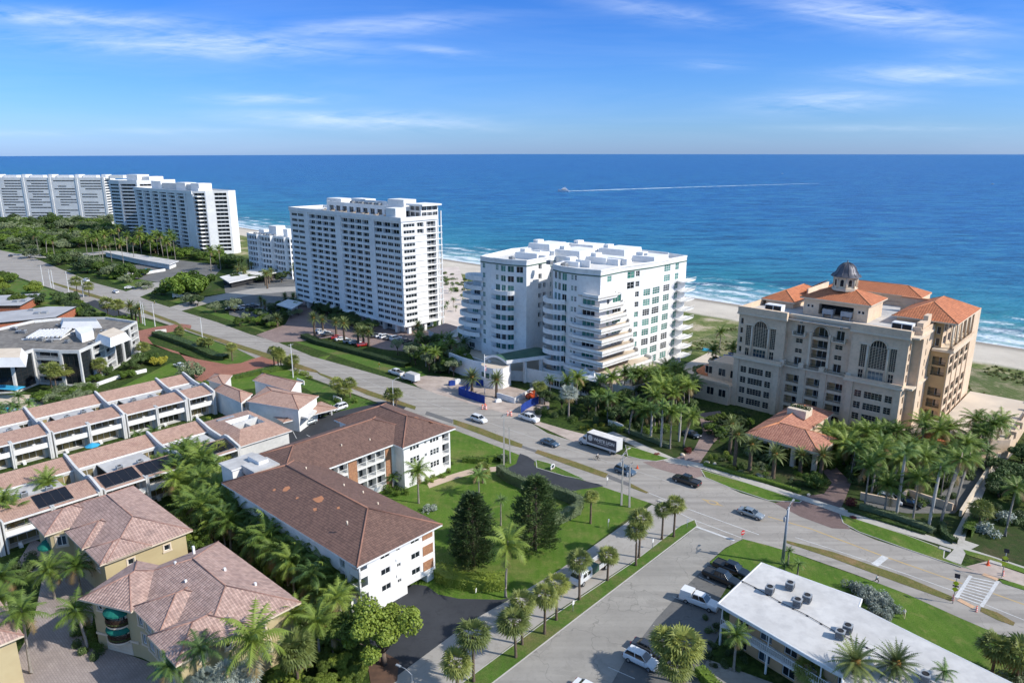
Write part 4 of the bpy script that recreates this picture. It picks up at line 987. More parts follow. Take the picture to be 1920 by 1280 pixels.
# tan hotel-like tower with orange tile roofs
ht = Bld('tan_condo', 'tan ten-storey building with orange tile roofs, arched windows and a grey domed cupola', 'apartment building', G(1389, 574, 27), 133)
fl = 2.62; LR = [.05] + [.75 + 2.8 * i for i in range(4)][1:] if False else [.6 + 2.85 * i for i in range(4)]; C1 = 13.3
UR = [14.3 + 2.55 * i for i in range(4)]; Zt = 26.6
WN = dict(nx=2, ny=3, d=.14, fr=.05, frame=CREAMT); WM = dict(nx=5, ny=3, d=.14, fr=.05, gl=GL, frame=CREAMT); WS = dict(nx=2, ny=2, d=.14, fr=.07, frame=CREAMT)
LG = dict(d=1.5, nx=2, door=(.42, .95, .86), vm=3, rail=True, rm=RAILG, rh=.95, frame=WHITEP);  # back wall in darker ochre: recess shade put into the colour
LGA = dict(LG, arch=False)
BL, BC, BR = (0, 12.6), (12.6, 28.6), (28.6, 41)
def lowbay(x0, x1, y, z0, z1, ops): ht.fac((x0, y), (x1, y), z0, z1, ops, 0)
opsb = []
for z in LR: opsb += [(1.9, 3.5, z + .45, z + 2.15, WN), (4.1, 8.1, z + .45, z + 2.15, WM), (8.7, 10.3, z + .45, z + 2.15, WN)]
lowbay(0, 12.6, -1.2, 0, C1, opsb)
lowbay(28.6, 41, -1.2, 0, C1, [(a + .4, b_ + .4, c_, d_, e) for a, b_, c_, d_, e in opsb])
opsc = []
for i, z in enumerate(LR):
 for a in (1.0, 6.2, 11.4): opsc.append((a, a + 3.6, z + .1, z + 2.15, LG if i else dict(LG, arch=False, door=(.3, .8, .8))))
lowbay(12.6, 28.6, .3, 0, C1, opsc)
ht.fac((12.6, -1.2), (12.6, .3), 0, C1); ht.fac((28.6, .3), (28.6, -1.2), 0, C1)
ht.fac((0, 20), (0, -1.2), 0, C1, [(u, u + .9, z + .6, z + 2, WS) for z in LR for u in (4, 12, 17)])
for x in (.0, 11.0, 29.1, 39.6): ht.wall.box(x + .02, x + 1.38, -1.55, -1.203, 0, C1 - .02, 0)
for x in (16.95, 22.15): ht.wall.box(x, x + 1.5, .05, .297, 0, C1 - .02, 0)
for x0, x1, y0 in ((-.35, 12.95, -1.9), (28.25, 41.35, -1.9)): ht.wall.box(x0, x1, y0, .6, C1, C1 + .45, 2); ht.wall.box(x0 + .2, x1 - .2, y0 + .2, y0 + .5, C1 + .452, C1 + 1.2, 0)
ht.wall.box(12.96, 28.24, -.35, .9, C1 + .003, C1 + .4, 2)
for x in (12.0, 16.8, 21.9, 28.3): ht.wall.box(x, x + 1.2, -.7, .5, C1 + .455, C1 + 1.55, 2)
for k in range(4):
 x = (12.97, 18.0, 23.1)[k] if k < 3 else 0
 if k < 3:
  me = cached(('balcony_rail', round((3.7, 3.9, 5.1)[k], 2)), lambda: railmb((3.7, 3.9, 5.1)[k], .9), (RAILG,)); link_mesh('balcony', me, ht.root, (x + .2, -.3, C1 + .41))
tall = dict(nx=6, ny=14, d=.18, fr=.07, frame=CREAMT, arch=True); tside = dict(nx=3, ny=12, d=.18, fr=.06, frame=CREAMT)
def bigwin(x0):
 return [(x0 + 4.3, x0 + 8.1, C1 + 3.6, Zt - 2.6, tall), (x0 + 2.2, x0 + 3.6, C1 + 3.6, Zt - 4.2, tside), (x0 + 8.8, x0 + 10.2, C1 + 3.6, Zt - 4.2, tside),
   (x0 + 4.5, x0 + 7.9, C1 + .9, C1 + 3.0, dict(nx=4, ny=2, d=.2, gl=GLB, frame=CREAMT)), (x0 + 2.3, x0 + 3.4, C1 + .9, C1 + 3.0, WS), (x0 + 8.9, x0 + 10.1, C1 + .9, C1 + 3.0, WS)]
ht.fac((0, -.4), (12.6, -.4), C1, Zt, bigwin(0) + [(.5, 1.3, z + .5, z + 2.1, dict(nx=1, d=.3)) for z in UR], 0)
ht.fac((28.6, -.4), (41, -.4), C1, Zt, bigwin(.3) and [(a, b_, c_, d_, e) for a, b_, c_, d_, e in bigwin(0)], 0)
def archfill(x0, x1, zt, y):
 r_ = (x1 - x0) / 2; seg = 10
 for sgn in (-1, 1):
  cx_ = (x0 + x1) / 2; pts = [(cx_ + sgn * r_, zt)] + [(cx_ + sgn * r_ * math.cos(math.pi / 2 * k / seg), zt - r_ + r_ * math.sin(math.pi / 2 * k / seg)) for k in range(seg + 1)]
  f_ = [(p[0], y, p[1]) for p in pts]; ht.wall.face(f_ if sgn < 0 else f_[::-1], 0)
  arc = pts[1:]
  for p, q in zip(arc, arc[1:]): ht.wall.tube([(p[0], y - .06, p[1]), (q[0], y - .06, q[1])], .2, 4, 2)
for x0 in (0, 28.6):
 archfill(x0 + 4.3, x0 + 8.1, Zt - 2.6, -.41)
 for xx in (3.75, 8.25): ht.wall.tube([(x0 + xx + .2, -.7, C1 + .46), (x0 + xx + .2, -.7, Zt - 4.4)], [.26, .22], 8, 2)
 ht.wall.box(x0 + 1.9, x0 + 4.28, -.62, -.403, Zt - 4.15, Zt - 3.85, 2); ht.wall.box(x0 + 8.12, x0 + 10.5, -.62, -.403, Zt - 4.15, Zt - 3.85, 2)
LGU = dict(LG, rh=.85)
opsu = [(6.4, 10.2, C1 + .6 + 2.55 * i, C1 + 2.75 + 2.55 * i, dict(LG, door=(.25, .95, .9))) for i in range(3)] + [(6.4, 10.2, C1 + 8.6, C1 + 11.5, dict(LG, door=(.25, .95, .75)))]
for x0 in (2.3, 12.0):
 opsu += [(x0, x0 + 1.9, C1 + .5, C1 + 2.6, dict(nx=2, d=.3, frame=WHITEP)), (x0, x0 + 1.8, C1 + 3.7, C1 + 4.9, WS), (x0, x0 + 1.8, C1 + 6.3, C1 + 7.5, WS), (x0, x0 + 1.9, C1 + 8.6, C1 + 11.0, dict(nx=2, ny=1, d=.3, frame=WHITEP)), (x0 + .6, x0 + 1.3, C1 + 11.4, C1 + 12.1, dict(nx=2, ny=2, d=.1))]
ht.fac((12.6, 1.0), (28.6, 1.0), C1, Zt, opsu, 0)
archfill(12.6 + 6.4, 12.6 + 10.2, C1 + 11.5, .99)
for xx in (18.3, 23.0): ht.wall.box(xx, xx + .55, .55, .997, C1 + .41, C1 + 9.7, 2)
ht.fac((12.6, -.4), (12.6, 1.0), C1, Zt); ht.fac((28.6, 1.0), (28.6, -.4), C1, Zt)
ht.fac((0, 20), (0, -.4), C1, Zt, [(u, u + .9, z + .6, z + 2.1, WS) for z in UR for u in (3, 9, 16)])
for x0 in (14.6, 24.3):
 b = MB(); b.box(x0 - .3, x0 + 2.9, -.4, 1.0, C1 + 8.3, C1 + 8.58, 0); b.box(x0 - .3, x0 - .05, -.4, .9, C1 + 8.582, C1 + 9.5, 0); b.box(x0 + 2.65, x0 + 2.9, -.4, .9, C1 + 8.582, C1 + 9.5, 0)
 b.add(railmb(2.7, .85), Matrix.Translation((x0 - .05, -.35, C1 + 8.59)), 1); ht.part(b, 'balcony', [CREAMT, RAILG])
for x0, x1, y0 in ((-.4, 13.0, -1.0), (28.2, 41.4, -1.0)): ht.wall.box(x0, x1, y0, .2, Zt - 1.5, Zt - 1.05, 2); ht.wall.box(x0 + .15, x1 - .15, y0 + .15, .25, Zt - 1.048, Zt + .6, 0)
ht.wall.box(13.003, 28.197, .6, 1.3, Zt - .35, Zt + .25, 2)
sideops = [(1.2, 2.4, z + .3, z + 2.0, dict(d=.9, glass=True, nx=1, frame=CREAMT)) for z in LR + UR]
ht.fac((41, -1.2), (41, 3.2), 0, C1, [(1.5, 2.8, z + .3, z + 2.0, dict(d=1.0, nx=1, frame=CREAMT)) for z in LR]); ht.fac((41, -.4), (41, 3.2), C1, Zt, [(1.0, 2.2, z + .3, z + 2.1, dict(d=1.0, nx=1, frame=CREAMT)) for z in UR])
ht.fac((41, 3.2), (42.6, 3.2), 0, Zt, (), 0)
ht.fac((42.6, 3.2), (42.6, 13), 0, Zt, [(u, u + .7, z + .5, z + 2.1, dict(nx=1, d=.25, frame=CREAMT)) for z in LR + UR for u in (2.0, 5.2)], 0)
for z in (C1, Zt - 1.3): ht.wall.box(40.8, 43.0, -.2, 12.9, z + .01, z + .42, 2)
ht.wall.box(42.603, 43.1, 3.0, 4.1, 0, Zt - 1.6, 0)
ht.fac((42.6, 13), (46.6, 13), 0, 20.4, [(.7, 3.6, z + .1, z + 2.2, dict(LG, d=1.6, rm=RAILG)) for z in LR + UR[:2]], 3)
RW = (46.6, 13, 36)
rbo = [(1.0 + k * 5.3, 5.0 + k * 5.3, z + .2, z + 2.15, dict(LG, d=1.5, door=(.1, .95, .95))) for z in LR[1:] + UR[:2] for k in range(4)]
rbo += [(1.4 + k * 5.3, 4.6 + k * 5.3, .05, 2.2, dict(d=1.2, nx=2)) for k in range(4)]
ht.fac((46.6, 13), (46.6, 36), 0, 20.4, rbo, 0)
for k in range(5): ht.wall.box(46.603, 46.8, 13.05 + k * 5.3, 13.75 + k * 5.3, 0, 20.3, 0)
ht.fac((46.6, 36), (0, 36), 0, 26.5); ht.fac((0, 36), (0, 20), 0, 26.5)
for y in (13,): ht.wall.box(42.9, 47.6, 12.6, 36.2, 20.4, 20.95, 2)
ht.wall.box(47.0, 47.45, 12.9, 36, 20.952, 21.7, 0)
ht.fac((44.3, 15), (44.3, 35), 20.95, 27.2, [(1 + k * 4.6, 4 + k * 4.6, z, z + 2.1, dict(nx=2, d=.3)) for k in range(4) for z in (21.3, 24.3)], 0)
ht.fac((42.6, 14.6), (44.3, 14.6), 20.95, 27.2, [(.4, 1.3, 21.2, 23.2, dict(nx=1, d=.2)), (.4, 1.3, 24.2, 26.0, dict(nx=1, d=.2))], 3)
ht.fac((42.6, 13), (42.6, 14.6), 20.95, Zt); 
for k in range(5):
 for dx in (0, .55):
  b = MB(); b.tube([(46.3, 15.0 + k * 4.6 + dx, 20.96), (46.3, 15.0 + k * 4.6 + dx, 27.0)], [.24, .2], 8, 0); ht.part(b, 'column', CREAMT)
ht.wall.box(44.0, 46.9, 14.0, 36.2, 27.0, 27.5, 2)
ht.wall.face([(0, -.35, 25.6), (42.5, -.35, 25.6), (42.5, 36, 25.6), (0, 36, 25.6)], 1)
ht.wall.box(.05, .35, -.3, 20, 25.61, Zt + .55, 0); ht.wall.box(42.2, 42.55, 3.3, 13, 25.61, Zt + .3, 0); ht.wall.box(38.9, 42.19, 3.3, 3.6, 25.61, Zt + .9, 0)
ht.wall.box(40.6, 42.0, 5.5, 9.5, 25.61, Zt + 1.5, 0); ht.wall.box(40.9, 41.9, 9.51, 12.6, 25.61, Zt + 2.6, 0)
ht.finish([CREAM, ROOFL, CREAMT, OCHRE])
def roofpart(bld, nm, fn, mats):
 b = MB(); fn(b); return bld.part(b, nm, mats)
roofpart(ht, 'roof', lambda b: hip(b, 12.4, 29.8, 7.4, 20.4, 30.2, .42, .3, 0, 1, 2), [TILEO, CREAMT, RIDGEO])
pb = MB()
def pent(b):
 pass
ph = Bld('tmp', None, None, (0, 0), 90)
ph.root.location = (0, 0, 0); bpy.data.objects.remove(ph.root); ph.root = ht.root; ph.o = ht.o; ph.ang = ht.ang
ph.fac((13.2, 8.4), (29, 8.4), 25.6, 30.0, [(3.9, 12.4, 26.2, 28.9, dict(nx=1, d=2.2, glass=False, void=True, vm=2)), (.9, 1.6, 27.6, 28.4, dict(nx=1, d=.1)), (1.9, 2.6, 27.6, 28.4, dict(nx=1, d=.1)), (13.4, 14.1, 27.6, 28.4, dict(nx=1, d=.1)), (14.3, 15, 27.6, 28.4, dict(nx=1, d=.1))])  # penthouse recess back near-black, standing in for its shade
ph.fac((29, 8.4), (29, 19.6), 25.6, 30.0); ph.fac((29, 19.6), (13.2, 19.6), 25.6, 30.0); ph.fac((13.2, 19.6), (13.2, 8.4), 25.6, 30.0)
ph.finish([CREAM, ROOFL, DARK], name='penthouse')
for x in (18.4, 22.9):
 b = MB(); b.box(x, x + 2.6, 7.4, 9.2, 26.6, 27.9); b.lathe([(.55, 27.9), (.55, 28.25)], 12, 1, (x + .7, 8.2)); b.lathe([(.55, 27.9), (.55, 28.25)], 12, 1, (x + 1.9, 8.2)); b.box(x + .1, x + .3, 7.5, 9, 25.6, 26.6); b.box(x + 2.2, x + 2.4, 7.5, 9, 25.6, 26.6); ht.part(b, 'cooling_unit', [METAL, DARK])
for x, y in ((5.4, 2.6), (36.0, 2.8)):
 b = MB(); b.box(x, x + 4.4, y, y + 2.4, 26.0, 28.0); b.box(x + .15, x + 2.1, y - .03, y, 26.2, 27.8, 1); b.box(x + 2.3, x + 4.25, y - .03, y, 26.2, 27.8, 1); ht.part(b, 'cooling_tower', [WHITEP, DARK])
roofpart(ht, 'roof', lambda b: hip(b, 33.2, 47.6, 12.6, 36.6, 27.6, .46, .3, 0, 1, 2), [TILEO, CREAMT, RIDGEO])
roofpart(ht, 'roof', lambda b: hip(b, .2, 9.6, 12.0, 34.0, 27.4, .5, .3, 0, 1, 2), [TILEO, CREAMT, RIDGEO])
b = MB(); b.box(1.2, 8.8, 12.9, 33, 25.62, 27.1); ht.part(b, 'roof_housing', CREAM)
b = MB(); b.box(34, 42.2, 14.6, 35.6, 25.62, 27.3); ht.part(b, 'roof_housing', CREAM)
def strip(b):
 hip(b, 8.4, 34, 36, 46, 28.6, .42, .3, 0, 1, 2)
 b.box(9.2, 33.4, 36.6, 37.0, 25.6, 28.3, 1)
roofpart(ht, 'roof', strip, [TILEO, CREAM, RIDGEO])
b = MB(); b.box(9, 33.8, 37.01, 45.4, 0, 28.29); b.box(0, 9, 36.03, 42, 0, 26.5); b.box(33.81, 46.5, 36.03, 44, 0, 26.5); ht.part(b, 'seaward_wing', CREAM)
def strip2(b):
 b.face([(9.0, 24, 30.2), (9.0, 36.5, 30.6), (6.5, 36.5, 28.4), (6.5, 24, 28.0)], 0)
 b.box(9.0, 9.4, 21, 36.4, 25.62, 30.0, 1)
roofpart(ht, 'roof', strip2, [TILEO, CREAM])
b = MB(); b.box(30.5, 42.5, 30.5, 30.9, 25.63, 29.2); b.box(30.4, 42.6, 30.3, 31.1, 29.2, 29.45, 1); ht.part(b, 'roof_screen', [CREAM, RIDGEO])
cu = MB(); cc = (21.1, 13.9)
cu.lathe([(3.1, 32.2), (3.1, 32.9), (2.7, 32.95), (2.7, 35.4), (3.2, 35.5), (3.2, 35.8), (3.0, 35.82)], 8, 0, cc, False)
for k in range(8):
 w_ = math.pi / 4 * k + math.pi / 8 * 2; r_ = 2.7 * math.cos(math.pi / 8)
 x, y = cc[0] + r_ * math.cos(w_), cc[1] + r_ * math.sin(w_); cu.obox((x + .02 * math.cos(w_), y + .02 * math.sin(w_)), .06, .8, 1.3, w_, 1, z0=33.4); cu.tube([(x - .03 * math.cos(w_), y - .03 * math.sin(w_), 34.7), (x + .05 * math.cos(w_), y + .05 * math.sin(w_), 34.7)], .4, 10, 1)
 w2 = math.pi / 4 * k + math.pi / 8; cu.tube([(cc[0] + 2.75 * math.cos(w2), cc[1] + 2.75 * math.sin(w2), 32.95), (cc[0] + 2.75 * math.cos(w2), cc[1] + 2.75 * math.sin(w2), 35.4)], .2, 6, 0)
cup = ht.part(cu, 'cupola', [CREAMT, DARK])
dm = MB(); dm.lathe([(3.7, 35.8), (3.5, 36.0), (2.9, 36.35), (2.5, 36.9), (2.25, 37.6), (1.8, 38.3), (1.1, 38.9), (.35, 39.2), (.12, 39.3), (.12, 39.8), (.02, 39.9)], 24, 0, cc)
for k in range(12):
 w_ = math.pi / 6 * k; dm.tube([(cc[0] + math.cos(w_) * r_, cc[1] + math.sin(w_) * r_, z) for r_, z in ((3.6, 36.0), (2.95, 36.4), (2.55, 36.95), (2.3, 37.65), (1.85, 38.35), (1.15, 38.95), (.3, 39.25))], .06, 4, 0)
LEAD = MAT('lead_sheet', (.13, .13, .15), (.09, .09, .105), .8, .45, metal=.4)
d_ = dm.build('dome', LEAD, cup)
lw = MB(); lw.box(-12, -.01, -3, 14, 0, 5.2); lw.box(-12.2, -.01, -3.2, -2.9, 5.2, 6.0); lw.box(-9, -.01, 2, 12, 5.22, 9.4); lw.box(-9.2, -.02, 1.8, 2.0, 9.4, 10.1)
ht.part(lw, 'low_wing', [CREAM])
for x in (-10.5, -6.5, -3): 
 me = cached(('window', 'lowwing'), lambda: winmb(2.2, 2.2, 2, 1, .1), (CREAMT, GL)); link_mesh('window', me, ht.root, (x, -3.02, 2.0)); link_mesh('window', me, ht.root, (x + .6, 1.98, 6.2))
roofpart(ht, 'porch_roof', lambda b: b.lathe([(5.2, 5.3), (3.2, 6.8), (3.0, 6.85)], 14, 0, (-9.5, 7), False), [TILEO])
def porte(b):
 hip(b, 17.6, 34.2, -30.4, -19.5, 5.0, .44, .55, 0, 1, 2); hip(b, 17.62, 27.6, -30.0, -3.4, 5.02, .46, .5, 0, 1, 2)
roofpart(ht, 'entrance_roof', porte, [ROOFMAT('muted_clay_tile', (.50, .235, .155), (.36, .15, .10), .5, .5, 1.0), CREAMT, RIDGEO])
b = MB(); b.box(21.2, 25.6, -16.5, -12.5, 6.4, 8.3); ht.part(b, 'roof_planter', CREAMT)
b = MB(); rr = random.Random(2)
for k in range(5): leafball(b, rr, Vector((21.8 + k * .85, -14.5, 8.4)), .7, 90, .4)
ht.part(b, 'planter_shrubs', LF_DEEP)
b = MB(); b.box(18.4, 27, -15.6, -3.2, 0, 4.7, 0, 1); ht.part(b, 'entrance_wing', [CREAM, ROOFL])
for x in (18.2, 23.2, 28.0, 32.6):
 for y in (-29.8, -21.2):
  b = MB(); b.box(x, x + .9, y, y + .9, 0, 4.45); ht.part(b, 'column', CREAMT)
tr = MB(); tr.prism([(41.01, -1), (47, -2.5), (55, 0), (62, 8), (62, 44), (47.2, 44), (47.2, 13), (42.7, 12.9), (42.7, 3)], 0, 3.4, 0, 1)
for a, b_ in (((55, 0), (62, 8)), ((62, 8), (62, 44))):
 P_, Q_ = Vector(a), Vector(b_); d2 = (Q_ - P_).normalized(); n_ = Vector((-d2.y, d2.x)) * .4; tr.prism([tuple(P_), tuple(Q_), tuple(Q_ + n_), tuple(P_ + n_)], 3.402, 4.3, 0)
for y in (12, 20, 28, 36, 43): tr.box(61.2, 62.4, y, y + 1.2, 3.403, 5.0, 0)
ht.part(tr, 'terrace', [CREAM, DECKP])
roofpart(ht, 'pergola_roof', lambda b: b.lathe([(6.5, 2.9), (4.6, 4.1), (4.4, 4.15)], 20, 0, (51.2, -1.6), False), [TILEO])
b = MB(); b.prism([(46, .8), (54, 1.4), (55.5, 3.6), (52, 5), (46.6, 3.4)], 3.41, 3.5, 0); b.prism([(46.4, 1.2), (53.6, 1.8), (54.8, 3.5), (52, 4.5), (47, 3.1)], 3.5, 3.53, 1)
POOLT = MAT('pool_tile_water', (.03, .13, .11), (.025, .11, .095), .5, .1); POOLB = MAT('pool_water', (.03, .30, .38), (.02, .24, .33), .3, .08)
ht.part(b, 'plunge_pool', [CREAMT, POOLT])
# == BUILDINGS INLAND OF THE ROAD
# brown-roofed U-shaped apartment house
br = Bld('brown_roofed_apartments', 'white three-storey apartment house under a long brown tiled hip roof beside the big lawn', 'apartment building', G(415, 905, 9.5), 132)
E_ = 9.5
SC = dict(d=1.3, nx=2, door=(.02, .98, .9), vm=0, rail=True, rm=WHITEP, rh=.95, gl=GL)
WA = dict(nx=3, ny=2, d=.12, fr=.06); WB = dict(nx=2, ny=1, d=.12, fr=.06)
z3 = (1.5, 4.2, 6.9)
gal = [(3, 35, z + .9, z + 2.1, dict(d=1.6, glass=False, void=True, vm=1)) for z in (1.2, 3.9)]  # gallery backs near-black: deep shade put into the colour
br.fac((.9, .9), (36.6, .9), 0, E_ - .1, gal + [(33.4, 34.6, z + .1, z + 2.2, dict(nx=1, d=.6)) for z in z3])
br.fac((36.6, .9), (36.6, 2.4), 0, E_ - .1); br.fac((36.6, 2.4), (39.0, 2.4), 0, E_ - .1)
e1 = []
for z in z3:
 e1 += [(2.4, 4.1, z + 1.1, z + 2.1, WB), (8.2, 9.9, z + 1.1, z + 2.1, WB), (5.4, 6.1, z + 1.2, z + 1.8, WB)]
e1 += [(7.2, 11.2, 0, 1.35, dict(d=3.5, glass=False, void=True, vm=1))]  # garage back painted near-black for the shade inside
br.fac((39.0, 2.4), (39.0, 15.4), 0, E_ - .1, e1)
for z in z3: br.wall.box(39.003, 39.06, 12.9, 15.0, z + .75, z + 2.35, 2)
for z in (4.0, 6.7): br.wall.box(39.003, 39.12, 7.6, 9.0, z - .2, z + .25, 0)
br.fac((39.0, 15.4), (8.1, 15.4), 0, E_ - .1, [(u, u + 2, z + .9, z + 2.1, WA) for z in z3 for u in (3, 9, 15, 21, 27)])
br.fac((.9, 15.4), (.9, .9), 0, E_ - .1)
b = MB()
for z in (2.7 + 1.4, 5.4 + 1.4): b.box(36.62, 39.0, .95, 2.39, z - .2, z, 0); b.box(36.62, 39.0, .95, 1.05, z + .002, z + 1, 0); b.box(38.9, 39.0, 1.06, 2.39, z + .002, z + 1, 0)
b.box(38.75, 39.0, .95, 1.2, 0, E_ - .12, 0)
br.part(b, 'corner_porch', WHITE)
bops = []
for z in (1.0, 3.8, 6.6):
 for a, c_ in ((.6, 2.6), (2.75, 4.75), (7.0, 9.1), (9.25, 11.35), (11.5, 13.6)): bops.append((a, c_, z + .05, z + 2.45, SC))
br.fac((8.1, 16.2), (8.1, 32.4), 0, E_ - .1, bops)
br.wall.box(8.103, 8.2, 16.2 + 4.9, 16.2 + 6.9, 0, E_ - .12, 2); br.wall.box(8.103, 8.2, 16.2 + 13.8, 16.2 + 15.3, 0, E_ - .12, 2)
br.fac((-6, 37), (-6, 8), 0, E_ - .1)
br.fac((8.1, 32.4), (11.0, 32.4), 0, E_ - .1)
e3 = []
for z in (1.3, 4.1, 6.9):
 for k in range(3): e3.append((1.6 + k * .85, 2.35 + k * .85, z + .9, z + 2.2, dict(nx=1, ny=2, d=.1, fr=.06))); e3.append((7.0 + k * .85, 7.75 + k * .85, z + .9, z + 2.2, dict(nx=1, ny=2, d=.1, fr=.06)))
 e3 += [(5.5, 6.1, z + 1.2, z + 1.9, WB), (10.4, 12.3, z - .1, z + 2.3, SC)]
br.fac((11.0, 32.4), (11.0, 45.1), 0, E_ - .1, e3)
br.fac((11.0, 45.1), (-10.8, 45.1), 0, E_ - .1); br.fac((-10.8, 45.1), (-10.8, 32.4), 0, E_ - .1); br.fac((-10.8, 32.4), (-6, 32.4), 0, E_ - .1)
br.finish([WHITE, DARK, PATTERNBRICK])
b = MB()
hip(b, 0, 40, 0, 16.3, E_, .385, .28, 0, 1, 2, rr=.16); hip(b, -7.0, 9.0, 6.0, 40.5, E_ + .02, .385, .3, 0, 1, 2, rr=.16); hip(b, -11.7, 11.9, 31.5, 46.0, E_ + .04, .405, .32, 0, 1, 2, rr=.16)
br.part(b, 'roof', [TILEB, WHITEP, RIDGEB])
rr = random.Random(5)
for x, y, s_ in ((22, 5.6, 1.1), (23.5, 4.0, .5), (14, 4.6, .8), (12, 3.5, .45), (27, 6, .4), (18, 4.2, .35), (5, 41, .7), (8.5, 42.2, .6)):
 pz = E_ + .385 * min(y, 16.3 - y) if y < 20 else E_ + .04 + .405 * min(y - 31.5, 46 - y)
 b = MB(); n_ = 7; sl = .385 if y < 20 else -.405 if y > 38.75 else .405
 pts = [(math.cos(k * 2 * math.pi / n_) * s_ * rr.uniform(.6, 1.2), math.sin(k * 2 * math.pi / n_) * s_ * rr.uniform(.4, .8)) for k in range(n_)]
 b.face([(x + p, y + q, pz + q * sl + .03) for p, q in pts], 0); br.part(b, 'repaired_tiles', RIDGEO)
for x, y in ((10, 11), (20, 12), (30, 11.5), (5, 22), (6, 28), (7, 35), (9.5, 37), (33, 3.5), (24, 13)):
 b = MB(); pz = E_ + .385 * (16.3 - y) if y < 17 else E_ + .385 * (9 - x); pz = min(pz, E_ + 2.9)
 b.tube([(x, y, pz - .3), (x, y, pz + .35)], .14, 6, 0); br.part(b, 'roof_vent', CREAMT)
b = MB(); b.box(-4.6, -.4, 2.4, 8.5, 0, 10.9, 0, 1); b.box(-4.9, -.1, 2.1, 8.8, 10.902, 11.15, 0, 1); b.box(-2.0, 2.0, 6.3, 8.2, 11.0, 12.0, 0, 1)
br.part(b, 'lift_tower', [WHITE, ROOFL])
b = MB(); b.box(-.38, 4.2, 4.2, 9.2, 9.9, 11.4, 0, 0); br.part(b, 'skylight_roof', ROOFL)
# white flat-roofed motel, bottom right
mo = Bld('flat_roofed_motel', 'two-storey peach motel under a wide white flat roof carrying grey cooling units', 'motel', G(1427, 1053, 6.5), 132)
RP = [(-.2, -13.9), (16, -16.9), (17.2, -17.0), (17.6, -18.6), (44, -23.2), (44, -7.2), (14.6, -1.7), (14.3, .5), (0, 0)]
b = MB(); b.prism(RP, 6.05, 6.5, 1, 0); ip = inset_poly(RP, .12)
for i in range(len(RP)):
 j = (i + 1) % len(RP); b.face([(*RP[i], 6.502), (*RP[j], 6.502), (*ip[j], 6.56), (*ip[i], 6.56)], 1); b.face([(*ip[i], 6.56), (*ip[j], 6.56), (*inset_poly(RP, .24)[j], 6.503), (*inset_poly(RP, .24)[i], 6.503)], 1)
MOROOF = MAT('motel_roof_membrane', (.60, .585, .56), (.49, .475, .455), .25, .75, c3=(.40, .39, .38), s3=.8)
mo.part(b, 'roof', [MOROOF, WHITEP])
d1 = (16.2, -3.0); ln = math.hypot(*d1); ux, uy = d1[0] / ln, d1[1] / ln; nx_, ny_ = -uy, ux
def mp(u, v): return (-.2 + ux * u + nx_ * v, -13.9 + uy * u + ny_ * v)
PEACH = MAT('peach_stucco', (.58, .38, .22), (.52, .34, .2), .4, .85)
mw = [mp(.8, 2.0), mp(44, 2.0), mp(44, 15.6), (14.3, -2.8), (13.6, -.6), (.8, -.9)]
DR = dict(nx=2, d=.15, fr=.08); 
mops = [(1.2 + k * 3.6, 3.0 + k * 3.6, z + .05, z + 2.1, dict(nx=2, d=.2, fr=.08, gl=(GL, GLB)[k % 2])) for k in range(11) for z in (.1, 3.3)]
for i in range(len(mw)): mo.fac(mw[i], mw[(i + 1) % len(mw)], 0, 6.05, mops if i == 0 else ([(1.2, 2.6, 3.9, 5.2, DR), (6, 7.4, 3.9, 5.2, DR)] if i == 5 else ()))
bb = MB(); a0, a1, a2, a3 = mp(.5, .35), mp(44, .35), mp(44, 1.98), mp(.5, 1.98); bb.prism([a0, a1, a2, a3], 2.95, 3.2, 0)
mo.part(bb, 'walkway', WHITEP)
rot_m = math.atan2(uy, ux)
for k in range(12):
 me = cached(('motel_rail',), lambda: railmb(3.58, 1.0), (WHITEP,)); link_mesh('railing', me, mo.root, (*mp(.5 + k * 3.6, .4), 3.21), rot_m)
for k in range(5):
 p = mp(.6 + k * 7.2, .5); b = MB(); b.obox(p, .22, .22, 2.94, rot_m, 0, z0=0); mo.part(b, 'post', WHITEP)
 b = MB(); b.obox(p, .14, .14, 1.83, rot_m, 0, z0=4.22); mo.part(b, 'post', WHITEP)
mo.finish([PEACH])
rmo = {}
for px, py in ((1444, 1112), (1482, 1104), (1496, 1136), (1514, 1128), (1576, 1196), (1590, 1185), (1735, 1278)):
 gx, gy = G(px, py, 6.5); v = Vector((gx, gy)) - Vector(mo.o[:2]); ca, sa = math.cos(-mo.ang), math.sin(-mo.ang); x, y = v.x * ca - v.y * sa, v.x * sa + v.y * ca
 a = acunit('cooling_unit', mo.root, 0, 0, 0, 1.1, 1.1, .95, legs=.15); a.location = (x - .6, y - .6, 6.5); a.rotation_euler.z = .1
b = MB()
pts = [(-1.0 + 1.2 + u * ux, -6.8 + u * uy + .6 * math.sin(u * .8) * .2, 6.62) for u in range(0, 34, 2)]
b.tube(pts, .045, 5, 0)
for p in pts[::1]: b.box(p[0] - .12, p[0] + .12, p[1] - .12, p[1] + .12, 6.503, 6.60, 0)
mo.part(b, 'refrigerant_pipe', DARK)
